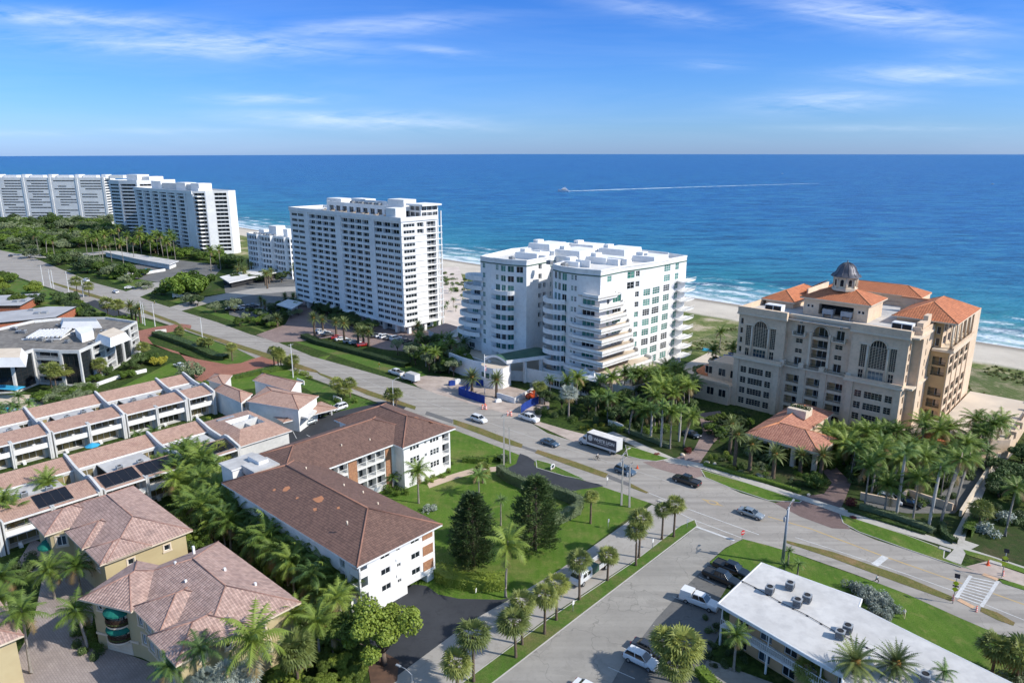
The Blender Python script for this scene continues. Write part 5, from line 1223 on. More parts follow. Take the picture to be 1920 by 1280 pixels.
# villas with pink tile roofs
def awning(bld, x, y, z, w_, dpt, rot, mat=TEALF):
 b = MB(); seg = 8
 for k in range(seg):
  a0, a1 = math.pi * k / seg, math.pi * (k + 1) / seg
  r0 = [(w_ / 2 * math.cos(a), -dpt * math.sin(a)) for a in (a0, a1)]
  b.face([(r0[1][0], r0[1][1], -.9), (r0[0][0], r0[0][1], -.9), (r0[0][0] * .55, r0[0][1] * .45, -.12), (r0[1][0] * .55, r0[1][1] * .45, -.12)][::-1], 0, True)
  b.face([(r0[1][0] * .55, r0[1][1] * .45, -.12), (r0[0][0] * .55, r0[0][1] * .45, -.12), (0, 0, 0)][::-1], 0, True)
  b.face([(r0[1][0], r0[1][1], -1.15), (r0[0][0], r0[0][1], -1.15), (r0[0][0], r0[0][1], -.9), (r0[1][0], r0[1][1], -.9)][::-1], 0, True)
 return bld.part(b, 'awning', mat, loc=(x, y, z), rz=rot)
def ironbalcony(bld, x, y, z, w_, dpt, rot):
 b = MB(); seg = 10; out = [(w_ / 2 * math.cos(math.pi * k / seg), -dpt * math.sin(math.pi * k / seg)) for k in range(seg + 1)]
 b.prism(out[::-1], -.25, 0, 0)
 IR = 1
 for k in range(seg):
  for q in range(4):
   u = q / 4; xx = out[k][0] * (1 - u) + out[k + 1][0] * u; yy_ = out[k][1] * (1 - u) + out[k + 1][1] * u
   b.box(xx - .03, xx + .03, yy_ - .03, yy_ + .03, .01, .95, IR)
  b.tube([(*out[k], .97), (*out[k + 1], .97)], .05, 4, IR)
  b.tube([(*out[k], .35), (*out[k + 1], .35)], .12, 5, 2)
 return bld.part(b, 'balcony', [CREAMT, MAT('wrought_iron', (.06, .03, .02)) if 'wrought_iron' not in bpy.data.materials else bpy.data.materials['wrought_iron'], SHRUBM], loc=(x, y, z), rz=rot)
SHRUBM = LEAF('balcony_plants', (.10, .13, .03), (.05, .06, .02), scale=3)
VW = dict(nx=1, ny=1, d=.16, fr=.1); VW2 = dict(nx=2, ny=1, d=.16, fr=.1, gl=GLB); VW3 = dict(nx=4, ny=1, d=.16, fr=.1, gl=GLB)
def wtrim(bld, P, Q, ops):
 P = Vector(P); Q = Vector(Q); d_ = (Q - P).normalized(); r_ = math.atan2(d_.y, d_.x)
 for o in ops:
  b = MB(); w_, h_ = o[1] - o[0], o[3] - o[2]
  b.box(-.22, w_ + .22, -.09, -.004, h_, h_ + .22); b.box(-.28, w_ + .28, -.14, -.004, -.24, 0); b.box(-.22, 0, -.08, -.004, 0, h_); b.box(w_, w_ + .22, -.08, -.004, 0, h_)
  bld.part(b, 'window_surround', CREAMT, loc=(*(P + d_ * o[0]), o[2]), rz=r_)
va = Bld('pink_roofed_villa', 'large three-level villa with pink hip roof and two teal awnings on its left bay', 'villa', G(248, 1140, 7.9), 132)
W_ = [(-6.9, -2.7), (-.2, .3), (1.4, .7), (7.0, .7), (8.2, -.2), (14.6, -.2), (14.6, 14.9), (-6.9, 14.9)]
vo = {0: [(.9, 1.7, 6.1, 6.9, VW), (2.6, 3.3, 5.2, 7.0, VW), (3.5, 4.5, 5.0, 7.0, VW2), (4.8, 5.5, 5.2, 7.0, VW), (2.6, 3.3, 2.9, 4.4, VW), (3.5, 4.5, 2.7, 4.4, VW2), (4.8, 5.5, 2.9, 4.4, VW)],
  1: [(.6, 1.5, 5.4, 6.9, VW2), (.9, 2.4, 2.6, 4.2, VW3)], 2: [(.8, 2.4, 5.3, 6.8, VW3), (3.4, 4.6, 5.3, 6.8, VW2), (.8, 2.6, 2.4, 4.1, VW3), (3.4, 4.8, 2.4, 4.1, VW2)],
  4: [(1, 2.6, 5.2, 6.7, VW3), (4, 5.4, 5.2, 6.7, VW2), (2.4, 4.0, 2.4, 4.1, VW2)], 5: [(2.4, 3.1, 6.1, 7.0, VW), (5.6, 6.3, 6.1, 7.0, VW), (9.2, 10.9, 5.4, 6.9, VW2), (4, 5, 3, 4.2, VW), (10, 11.4, 2.6, 4.2, VW2)]}
vo = {k: [o for o in v] for k, v in vo.items()}
for i in range(len(W_)):
 P_, Q_ = W_[i], W_[(i + 1) % len(W_)]; va.fac(P_, Q_, 0, 7.85, vo.get(i, ()))
 wtrim(va, P_, Q_, vo.get(i, ()))
va.finish([VILLA, CREAMT])
ba = math.atan2(3.0, 6.7)
b = MB(); b.box(1.6, 6.0, -.06, -.003, .05, 2.0)
for k in range(4): b.box(1.7, 5.9, -.10, -.062, .12 + k * .48, .5 + k * .48)
b.box(0, 7.3, -.16, -.004, 2.2, 2.5)
va.part(b, 'garage_door', CREAMT, loc=(-6.9, -2.7, 0), rz=ba)
b = MB()
hip(b, -7.9, 15.4, 2.0, 15.7, 7.9, .42, .25, 0, 1, 2); b2 = MB(); hip(b2, -8.4, .6, -.5, 9.5, 7.92, .42, .25, 0, 1, 2); b.add(b2, Matrix.Translation((-.1, -.2, 0)) @ Matrix.Rotation(ba, 4, 'Z')); hip(b, -.3, 8.2, .0, 9.5, 7.94, .46, .25, 0, 1, 2); hip(b, 7.3, 15.4, -1.0, 9.0, 7.96, .44, .25, 0, 1, 2)
va.part(b, 'roof', [TILEP, CREAMT, RIDGEP])
for x, y in ((-3, 7), (3.5, 11), (9, 12.5), (11, 4), (2, 6.2), (-5, 10.5)):
 b = MB(); b.box(x, x + .3, y, y + .3, 8.4, 7.98 + .42 * min(6.8, y - 2, 15.7 - y) + .3); va.part(b, 'roof_vent', WHITEP)
bx_, by_ = -6.9 + 4.2 * math.cos(ba), -2.7 + 4.2 * math.sin(ba)
for z in (7.6, 5.0): awning(va, bx_ + .03, by_ - .05, z, 3.6, 1.5, ba)
for z in (4.9, 2.5): ironbalcony(va, bx_ + .02, by_ - .03, z, 3.3, 1.3, ba)
awning(va, 9.8, -.22, 4.9, 2.6, 1.4, 0)
vb = Bld('pink_roofed_villa', 'villa with pink hip roof behind the awninged villa, next to the black solar panels', 'villa', G(165, 1100, 7.5), 132)
W_ = [(-27.6, 1.2), (-21, 1.2), (-19.6, 3.9), (-5.4, 3.9), (-5.4, 16), (-27.6, 16)]
vo = {0: [(3.5, 5, 4.9, 6.6, VW2), (3.5, 5, 2, 3.8, VW2)], 1: [(.8, 2.2, 4.8, 6.5, VW2)], 2: [(2, 3.6, 4.8, 6.5, VW3), (6, 7.6, 4.8, 6.5, VW3), (10.5, 12, 4.8, 6.5, VW2)], 3: [(3.2, 4.1, 5.3, 6.3, VW), (8.6, 9.5, 5.3, 6.3, VW)]}
for i in range(len(W_)): vb.fac(W_[i], W_[(i + 1) % len(W_)], 0, 7.45, vo.get(i, ())); wtrim(vb, W_[i], W_[(i + 1) % len(W_)], vo.get(i, ()))
vb.finish([VILLA, CREAMT])
b = MB(); hip(b, -28.5, -4.6, 4.0, 16.9, 7.5, .42, .25, 0, 1, 2); hip(b, -28.5, -20.2, .3, 10, 7.52, .42, .25, 0, 1, 2); hip(b, -19.4, -11.5, 2.9, 11, 7.54, .44, .25, 0, 1, 2); hip(b, -11, -4.6, 3.1, 10.5, 7.56, .42, .25, 0, 1, 2)
vb.part(b, 'roof', [TILEP, CREAMT, RIDGEP])
awning(vb, -23.2, 1.18, 5.2, 3.0, 1.5, 0)
vc = Bld('pink_roofed_villa', 'pink-roofed villa cut off by the left edge at the bottom of the view', 'villa', G(45, 1190, 7.5), 132)
W_ = [(-14, -12), (-.8, -12), (-.8, -.8), (-14, -.8)]
vo = {1: [(7.4, 8.4, 5.2, 6.4, VW), (2.2, 3.8, 4.6, 6.6, VW2), (2.2, 3.8, 1.4, 3.6, VW2)]}
for i in range(4): vc.fac(W_[i], W_[(i + 1) % 4], 0, 7.45, vo.get(i, ())); wtrim(vc, W_[i], W_[(i + 1) % 4], vo.get(i, ()))
vc.finish([VILLA, CREAMT])
b = MB(); hip(b, -15, 0, -13, 0, 7.5, .42, .25, 0, 1, 2); vc.part(b, 'roof', [TILEP, CREAMT, RIDGEP]); ironbalcony(vc, -.78, -8.8, 3.9, 3.0, 1.3, math.pi / 2)
# long townhouse rows
def townrow(o, label, mods, yb, seed, solar=(), deck=2.6):
 r_ = random.Random(seed)
 tb = Bld('townhouse_row', label, 'townhouses', o, 42)
 rf = MB()
 for k, (x0, x1) in enumerate(mods):
  fins = MB(); fin2 = MB()
  n = 2 if x1 - x0 > 10 else 1; w_ = (x1 - x0 - .5) / n
  tb.fac((x0, 0), (x1, 0), 0, 5.7, [(x0_ + .9, x0_ + w_ - .9, z + .1, z + 2.25, dict(d=1.5, nx=4, gl=GLY, rail=False, fr=.08)) for x0_ in [i * w_ + .25 for i in range(n)] for z in (.0, 3.1)])
  tb.fac((x1, 0), (x1, yb), 0, 5.7); tb.fac((x1, yb), (x0, yb), 0, 5.7); tb.fac((x0, yb), (x0, 0), 0, 5.7)
  for i in range(n):
   a = x0 + i * w_ + .25
   b = MB(); b.box(a + .3, a + w_ - .3, -1.5, 0, 2.75, 3.0); b.box(a + .3, a + w_ - .3, -1.5, -1.38, 3.002, 3.9); tb.part(b, 'balcony', WHITE)
   fin2.prism([(a + .02, -1.9), (a + .3, -1.9), (a + .3, .0), (a + .02, .0)], 0, 6.0, 0); fin2.prism([(a + w_ - .32, -1.9), (a + w_ - .04, -1.9), (a + w_ - .04, .0), (a + w_ - .32, .0)], 0, 6.0, 0)
   for q in range(2):
    c_ = MB(); cx_ = a + 1.6 + q * 2.4 + r_.uniform(0, .8); c_.box(cx_, cx_ + .6, -1.1, -.5, 3.42 * (q % 2), .42 + 3.0 * (q % 2) + .42 * (q % 2)); c_.box(cx_, cx_ + .6, -.56, -.48, .42 + 3.0 * (q % 2), .95 + 3.0 * (q % 2)); tb.part(c_, 'terrace_chair', WHITEP)
  rf.face([(x0 + .25, -1.7, 5.75), (x1 - .25, -1.7, 5.75), (x1 - .25, 4.0, 6.75), (x0 + .25, 4.0, 6.75)], 0)
  rf.face([(x0 + .25, 4.0, 6.75), (x1 - .25, 4.0, 6.75), (x1 - .25, 4.02, 5.7), (x0 + .25, 4.02, 5.7)], 1)
  rf.box(x0 + .25, x1 - .25, -1.85, -1.702, 5.5, 5.8, 1); rf.face([(x0 + .25, -1.7, 5.52), (x0 + .25, 0, 5.72), (x1 - .25, 0, 5.72), (x1 - .25, -1.7, 5.52)], 1)
  ym = yb - 5.0
  mid = (x0 + x1) / 2
  rf.box(mid - 4.2, mid + 4.2, 4.03, ym, 5.5, 5.72, 2)
  rf.face([(x0 + .25, ym, 5.9), (x1 - .25, ym, 5.9), (x1 - .25, yb, 7.3), (x0 + .25, yb, 7.3)], 0)
  rf.box(x0 + .25, x1 - .25, ym - .12, ym - .003, 5.65, 5.98, 1); rf.face([(x1 - .25, yb + .01, 7.3), (x0 + .25, yb + .01, 7.3), (x0 + .25, yb + .01, 5.6), (x1 - .25, yb + .01, 5.6)][::-1], 1)
  tb.fac((x0 + .3, ym - .0), (mid - 4.3, ym), 2.9, 5.6, [(.4, max(1.2, mid - 4.3 - x0 - .9), 3.3, 5.2, dict(nx=2, d=.15, gl=GLY))] if mid - 4.3 - x0 > 2.2 else ())
  if x1 - mid - 4.6 > 1: tb.fac((mid + 4.3, ym), (x1 - .3, ym), 2.9, 5.6, [(.3, max(1.0, x1 - mid - 5.2), 3.3, 5.2, dict(nx=2, d=.15, gl=GLY))])
  if mid - 4.2 - x0 > 1.2: b = MB(); b.box(x0 + .3, mid - 4.22, 4.03, ym - .13, 2.7, 2.9); tb.part(b, 'patio_floor', ROOFL)
  if x1 - mid - 4.2 > 1.2: b = MB(); b.box(mid + 4.22, x1 - .3, 4.03, ym - .13, 2.7, 2.9); tb.part(b, 'patio_floor', ROOFL)
  for q in (-2.6, 1.2): acunit('air_conditioner', tb.root, mid + q, 5 + r_.uniform(0, 1.5), 5.72, 1.1, .9, .9)
  zs = [(-1.9, 6.4), (0, 6.8), (3.2, 7.4), (4.6, 7.3), (6.2, 6.5), (ym - 1.5, 6.8), (ym, 7.0), (yb - 1, 7.8), (yb + .2, 7.9)]
  for (ya, za), (yc, zc) in zip(zs, zs[1:]):
   for s_, xx in ((1, x1 - .25), (-1, x1 + .2)):
    q_ = [(xx, ya, 0), (xx, yc, 0), (xx, yc, zc), (xx, ya, za)]; fins.face(q_ if s_ < 0 else q_[::-1], 0)
   fins.face([(x1 - .25, ya, za), (x1 + .2, ya, za), (x1 + .2, yc, zc), (x1 - .25, yc, zc)], 0)
  fins.face([(x1 - .25, -1.9, 0), (x1 + .2, -1.9, 0), (x1 + .2, -1.9, 6.4), (x1 - .25, -1.9, 6.4)], 0)
  tb.part(fins, 'party_wall', GREYW); tb.part(fin2, 'balcony_divider', GREYW)
 tb.part(rf, 'roof', [TILES, WHITEP, ROOFL])
 for a, c_ in solar:
  b = MB(); n_ = max(2, int((c_ - a) / 1.4)); 
  for i in range(n_):
   u0 = a + (c_ - a) * i / n_ + .06; u1 = a + (c_ - a) * (i + 1) / n_ - .06
   y0, y1 = -1.0, 3.5; zz = lambda y: 5.75 + (y + 1.7) * 1.0 / 5.7
   P_ = [(u0, y0, zz(y0) + .16), (u1, y0, zz(y0) + .16), (u1, y1, zz(y1) + .16), (u0, y1, zz(y1) + .16)]
   b.face(P_, 0); Pd = [(x, y, z - .1) for x, y, z in P_]
   for q in range(4): b.face([Pd[q], Pd[(q + 1) % 4], P_[(q + 1) % 4], P_[q]], 1)
  tb.part(b, 'solar_panel', [SOLAR, METAL])
 tb.finish([GREYW, WHITE])
 return tb
o1 = G(385, 735, 6)
townrow(o1, 'long row of white townhouses with salmon roof strips below the black-glass office block', [(-66, -51.2), (-51, -36.2), (-36, -20.7), (-20.5, -5.7), (-5.5, 1.5)], 16.0, 1)
o2 = Vector(G(450, 860, 6)) + Vector(AX(132)) * (-7.2)
townrow((o2.x, o2.y), 'row of white townhouses with black solar panels on salmon roofs, behind the villas', [(-72, -56.2), (-56, -40.2), (-40, -24.2), (-24, -8.2), (-8, 2.8)], 17.3, 2, solar=((-34.0, -28.4), (-23.2, -16.7), (-16.2, -8.9), (-6.0, 2.2)))
cb = Bld('courtyard_house', 'salmon tiled house round a square open courtyard left of the brown-roofed apartments', 'house', (o2.x, o2.y), 42)
X0, X1, Y0, Y1 = 3.2, 16.0, -.5, 19.5; H0, H1, K0, K1 = 6.6, 12.6, 5.0, 12.0
cb.poly([(X0 + .6, Y0 + .6), (X1 - .6, Y0 + .6), (X1 - .6, Y1 - .6), (X0 + .6, Y1 - .6)][::1], 0, 5.6, {}, par=0, roof=0)
b = MB()
O = [(X0, Y0), (X1, Y0), (X1, Y1), (X0, Y1)]; I = [(H0, K0), (H1, K0), (H1, K1), (H0, K1)]
for k in range(4):
 j = (k + 1) % 4; b.face([(*O[k], 5.62), (*O[j], 5.62), (*I[j], 7.3), (*I[k], 7.3)], 0); b.face([(*I[k], 7.3), (*I[j], 7.3), (*I[j], 5.61), (*I[k], 5.61)], 1)
b.prism(O, 5.4, 5.62, 1, top=False); cb.part(b, 'roof', [TILES, WHITEP])
b = MB(); b.box(H0, H1, (K0 + K1) / 2 - .15, (K0 + K1) / 2 + .15, 5.61, 7.6); b.box(H0 + .02, H1 - .02, K1 - 2.2, K1 - .02, 5.61, 6.2); b.box((H0 + H1) / 2 - .1, (H0 + H1) / 2 + .1, K0 + .02, (K0 + K1) / 2 - .16, 5.61, 7.0); cb.part(b, 'court_wall', GREYW)
b = MB(); b.box(X0 + 3, X0 + 7, 14.6, 15.4, 6.2, 6.9); cb.part(b, 'skylight', METAL)
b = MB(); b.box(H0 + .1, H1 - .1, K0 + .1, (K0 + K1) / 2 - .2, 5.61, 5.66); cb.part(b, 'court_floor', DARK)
cb.finish([GREYW, WHITE])
# houses given by their eaves
def qhouse(name, label, cat, pts, z, hr, gable=(False, False), wall=WHITE, roof=TILES, ov=.5, ops=None, z0=0, flat=False, fasc=WHITEP, rdg=RIDGEB, group=None):
 w = [Vector(G(*p, z)) for p in pts]
 if sum(a.x * b_.y - b_.x * a.y for a, b_ in zip(w, w[1:] + w[:1])) < 0: w = w[::-1]
 c = sum(w, Vector((0, 0))) / len(w)
 loc = [tuple(p - c) for p in w]
 bl = Bld(name, label, cat, tuple(c), 90, group)
 wi = inset_poly(loc, ov)
 for i in range(len(wi)): bl.fac(wi[i], wi[(i + 1) % len(wi)], z0, z - .02, (ops or {}).get(i, ()))
 b = MB()
 if flat:
  b.prism(loc, z - .02, z + .35, 1, 0)
 else:
  e = [(loc[k], loc[(k + 1) % 4]) for k in range(4)]; L_ = [(Vector(a) - Vector(b_)).length for a, b_ in e]
  s = 0 if L_[0] < L_[1] else 1
  m0 = (Vector(e[s][0]) + Vector(e[s][1])) / 2; m1 = (Vector(e[(s + 2) % 4][0]) + Vector(e[(s + 2) % 4][1])) / 2
  ax_ = (m1 - m0).normalized(); a = m0 + ax_ * (0 if gable[0] else L_[s] / 2); q = m1 - ax_ * (0 if gable[1] else L_[s] / 2)
  A, B_, C, D_ = (loc[(s + k) % 4] for k in range(4))
  a3, q3 = (*a, z + hr), (*q, z + hr)
  b.face([(*A, z), (*B_, z), a3], 1 if gable[0] else 0); b.face([(*C, z), (*D_, z), q3], 1 if gable[1] else 0)
  b.face([(*B_, z), (*C, z), q3, a3], 0); b.face([(*D_, z), (*A, z), a3, q3], 0)
  b.prism(loc, z - .22, z, 1, top=False)
  for u, v in ((a3, (*A, z)), (a3, (*B_, z)), (q3, (*C, z)), (q3, (*D_, z)), (a3, q3)): b.tube([u, v], .12, 4, 2)
 bl.part(b, 'roof', [roof, fasc, rdg]); bl.finish([wall])
 return bl
qhouse('townhouse', 'salmon-roofed townhouse with a white gable nearest the road', 'house', [(473, 712), (492, 699), (568, 716), (545, 733)], 6.4, 1.4, (True, False))
qhouse('townhouse', 'small salmon-roofed townhouse left of the white-gabled one, by the brick drive', 'house', [(387, 712), (402, 700), (436, 703), (420, 722)], 6.2, 1.0)
qhouse('townhouse', 'salmon-roofed townhouse with slanted balcony fronts at the head of the footpath', 'house', [(399, 731), (418, 718), (474, 738), (452, 755)], 6.0, 1.3, ops={0: [(1, 4, 3, 5, dict(d=1, nx=3, gl=GLY))], 1: [(1, 4, 3, 5, dict(d=1, nx=3, gl=GLY))]})
qhouse('townhouse', 'salmon-roofed townhouse with a long blank white side wall behind the carport', 'house', [(461, 752), (500, 724), (602, 744), (585, 757), (490, 768)][0:1] + [(500, 724), (598, 742), (560, 768)], 6.0, 1.5)
b4 = qhouse('carport', 'open carport with salmon and white roof on posts by the black asphalt lot', 'carport', [(531, 792), (508, 778), (602, 752), (634, 765)], 2.9, .8, ov=5.2, wall=WHITE, roof=TILES)
cl_ = []
for px, py in ((566, 797), (586, 791), (622, 778), (545, 803)):
 x, y = G(px, py); b = MB(); b.box(-.15, .15, -.15, .15, 0, 2.7); b4.part(b, 'post', WHITE, loc=(x - b4.o.x, y - b4.o.y, 0))
b = MB(); ws = [Vector(G(px, py, 3.75)) - Vector(b4.o[:2]) for px, py in ((552, 776), (570, 763), (594, 769), (578, 784))]; b.prism([tuple(v) for v in ws][::-1] if sum(a.x * c_.y - c_.x * a.y for a, c_ in zip(ws, ws[1:] + ws[:1])) < 0 else [tuple(v) for v in ws], 3.3, 3.75, 0); b4.part(b, 'flat_roof', ROOFW)
GR = MAT('grey_roof_sheet', (.42, .42, .43), (.33, .33, .34), .15, .8)
for lbl, pts, z in (('low red brick building with pale grey flat roof, farther of the two upper-left brick ones', [(-60, 556), (0, 555), (81, 551), (39, 574), (-60, 575)], 3.4),
     ('low red brick building with zigzag grey roof just behind the black-glass condo', [(-60, 590), (0, 586), (62, 580), (90, 576), (144, 576), (104, 596), (-60, 612)], 3.4)):
 bq = qhouse('brick_building', lbl, 'building', pts, z, 0, flat=True, wall=BRICK, roof=GR, fasc=DARK, ops={k: [(1.5 + i * 3.2, 3.1 + i * 3.2, 1.0, 2.6, dict(nx=2, d=.1)) for i in range(3)] for k in (1, 2)} if False else None)
 for k in range(3):
  b = MB(); b.box(-1, 1, -.8, .8, 0, .8); p = G((20, 45, 30)[k] + (40 if z and 'zigzag' in lbl else 0), (560, 565, 566)[k] + (22 if 'zigzag' in lbl else 0), 3.8); bq.part(b, 'roof_unit', METAL, loc=(p[0] - bq.o.x, p[1] - bq.o.y, 3.76))
b5 = qhouse('long_carport', 'long white flat-roofed carport in front of the balcony-grid tower', 'carport', [(190, 472), (217, 471), (335, 490), (318, 497), (255, 486)], 3.0, 0, ov=1.5, flat=True, wall=WHITE, roof=ROOFL)
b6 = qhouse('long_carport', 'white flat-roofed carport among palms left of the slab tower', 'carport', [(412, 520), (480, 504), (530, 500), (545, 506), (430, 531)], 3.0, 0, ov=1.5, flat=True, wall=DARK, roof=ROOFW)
b7 = qhouse('entrance_porch', 'white flat porch roof at the left foot of the slab tower', 'porch', [(518, 572), (540, 562), (568, 568), (548, 580)], 3.6, 0, ov=2, flat=True, wall=WHITE, roof=WHITEP)
b8 = qhouse('garden_wall_building', 'white flat-roofed pool pavilion right of the slab tower', 'pavilion', [(800, 620), (835, 607), (862, 615), (830, 632)], 3.0, 0, ov=.6, flat=True, wall=WHITE, roof=MAUVEP)
# white office-like condo with black glass, upper left
ofp = [(257, 602), (195, 636), (148, 657), (110, 657), (62, 654), (20, 668), (-60, 672), (-60, 625), (0, 614), (62, 600), (115, 595), (200, 594)]
w = [Vector(G(*p, 10.8)) for p in ofp]; w = w[::-1] if sum(a.x * b_.y - b_.x * a.y for a, b_ in zip(w, w[1:] + w[:1])) < 0 else w
c = sum(w, Vector((0, 0))) / len(w); lo = [tuple(p - c) for p in w]
of = Bld('black_glass_condo', 'white four-storey condo with tall black glass bays and a cluttered grey flat roof', 'apartment building', tuple(c), 90)
n = len(lo); GK = dict(nx=3, ny=8, d=.5, fr=.10, frame=DARK, gl=GL)
for i in range(n):
 P_, Q_ = lo[i], lo[(i + 1) % n]; L_ = math.dist(P_, Q_); k = max(1, int(L_ / 5.2)); wd = L_ / k
 ops = []
 for q in range(k):
  if (q + i) % 3 != 1: ops.append((q * wd + .6, (q + 1) * wd - .6, .4, 9.9, GK))
  else: ops += [(q * wd + .5, (q + 1) * wd - .5, .5 + z * 2.5, 2.55 + z * 2.5, dict(d=1.4, nx=2, rail=True, rm=WHITEP, rh=.9, fr=.08)) for z in range(4)]
 of.fac(P_, Q_, 0, 10.8, ops)
of.cap(lo, 10.8, 1, .8, .5)
of.finish([GREYW, ROOFG])
def offl(px, py, z=10.1): x, y = G(px, py, z); return x - of.o.x, y - of.o.y
def offbox(nm, pxs, z0, z1, m, mt=None, inset=0):
 P_ = [offl(*p, z1) for p in pxs]; P_ = P_[::-1] if sum(a[0] * b_[1] - b_[0] * a[1] for a, b_ in zip(P_, P_[1:] + P_[:1])) < 0 else P_
 b = MB(); b.prism(P_, z0, z1, 0, 1 if mt else 0, inset=inset); return of.part(b, nm, [m, mt] if mt else m)
offbox('stair_housing', [(140, 615), (172, 609), (175, 620), (152, 627)], 10.01, 12.6, WHITE)
offbox('roof_gable', [(175, 626), (215, 610), (244, 622), (205, 637)], 10.01, 12.4, WHITE, CREAMT, 1.2)
offbox('roof_gable', [(-40, 652), (50, 650), (46, 672), (-40, 673)], 10.01, 12.4, WHITE, CREAMT, 1.2)
offbox('roof_gable', [(110, 596), (185, 595), (190, 603), (112, 604)], 10.01, 12.2, WHITE, METAL, 1.0)
for k in range(9):
 offbox('glass_roof_slat', [(48 + k * 8, 632 - k * .3), (52 + k * 8, 632 - k * .3), (78 + k * 7, 617 - k * .3), (74 + k * 7, 617 - k * .3)], 10.6 + .01 * k, 11.1 + .01 * k, WHITEP)
offbox('roof_curb', [(40, 634), (112, 634), (142, 617), (136, 615), (80, 616)], 10.01, 10.55, WHITE, DARK)
rr = random.Random(9)
for k in range(26):
 px, py = rr.uniform(10, 230), rr.uniform(602, 648)
 x, y = offl(px, py)
 from mathutils.geometry import intersect_point_tri_2d
 acunit('air_conditioner', of.root, x, y, 10.02, rr.uniform(1, 2.2), rr.uniform(.9, 1.6), rr.uniform(.6, 1.2)) if (py - 600) > abs(px - 130) * .12 + 4 else None
# == PLANTS
BARKG = MAT('grey_palm_trunk', (.30, .27, .24), (.20, .18, .155), 3, .9)
BARKB = MAT('brown_palm_trunk', (.17, .125, .09), (.10, .075, .055), 3, .95)
BARKW = MAT('pale_royal_trunk', (.46, .44, .41), (.34, .32, .30), 1.5, .85)
BARKT = MAT('tree_bark', (.16, .12, .09), (.10, .075, .06), 2, .95)
SHAFT = MAT('green_crownshaft', (.16, .24, .06), None, 1, .6)
ORANGE_F = MAT('orange_boots', (.38, .20, .05), (.22, .12, .04), 2, .9)
def frond(b, r, L, el, az, wid, n, m=0, droop=1.2, o=(0, 0, 0), rach=True, hang=.45):
 ca, sa = math.cos(az), math.sin(az); pts = []; x = z = 0; e = el; ds = L / n
 for k in range(n + 1):
  pts.append(Vector((o[0] + ca * x, o[1] + sa * x, o[2] + z))); x += math.cos(e) * ds; z += math.sin(e) * ds; e -= droop / n * (.6 + .8 * k / n)
 side = Vector((-sa, ca, 0))
 for k in range(1, n + 1):
  t = k / n; w_ = wid * math.sin(math.pi * min(1, .18 + t * .82)) ** .7 * r.uniform(.8, 1.1); d = (pts[k] - pts[k - 1]).normalized()
  for s in (-1, 1):
   for h_ in (0, .5):
    p = pts[k - 1].lerp(pts[k], h_); tip = p + side * s * w_ * .85 + d * w_ * .55 - Vector((0, 0, 1)) * w_ * hang * r.uniform(.5, 1.3)
    b.face([p - d * ds * .2, p + d * ds * .28, tip], m)
 if rach:
  for k in range(n): b.face([pts[k] + side * .035, pts[k] - side * .035, pts[k + 1] - side * .02, pts[k + 1] + side * .02], m)
def fan(b, r, o, dv, R_, m, seg=11, spread=150):
 dv = dv.normalized(); s = dv.cross(Vector((0, 0, 1)));
 s = Vector((1, 0, 0)) if s.length < .1 else s.normalized(); up = s.cross(dv)
 for k in range(seg):
  a = R(-spread / 2 + spread * (k + .5) / seg); a0, a1 = a - R(spread / seg * .42), a + R(spread / seg * .42)
  f = lambda a_, q: o + (dv * math.cos(a_) + s * math.sin(a_)) * q
  tip = f(a, R_ * r.uniform(.85, 1.1)) + up * (-.25 * R_ * abs(math.sin(a))) - Vector((0, 0, R_ * r.uniform(.05, .3)))
  b.face([o, f(a0, R_ * .6) - up * .05, tip, f(a1, R_ * .6) - up * .05], m)
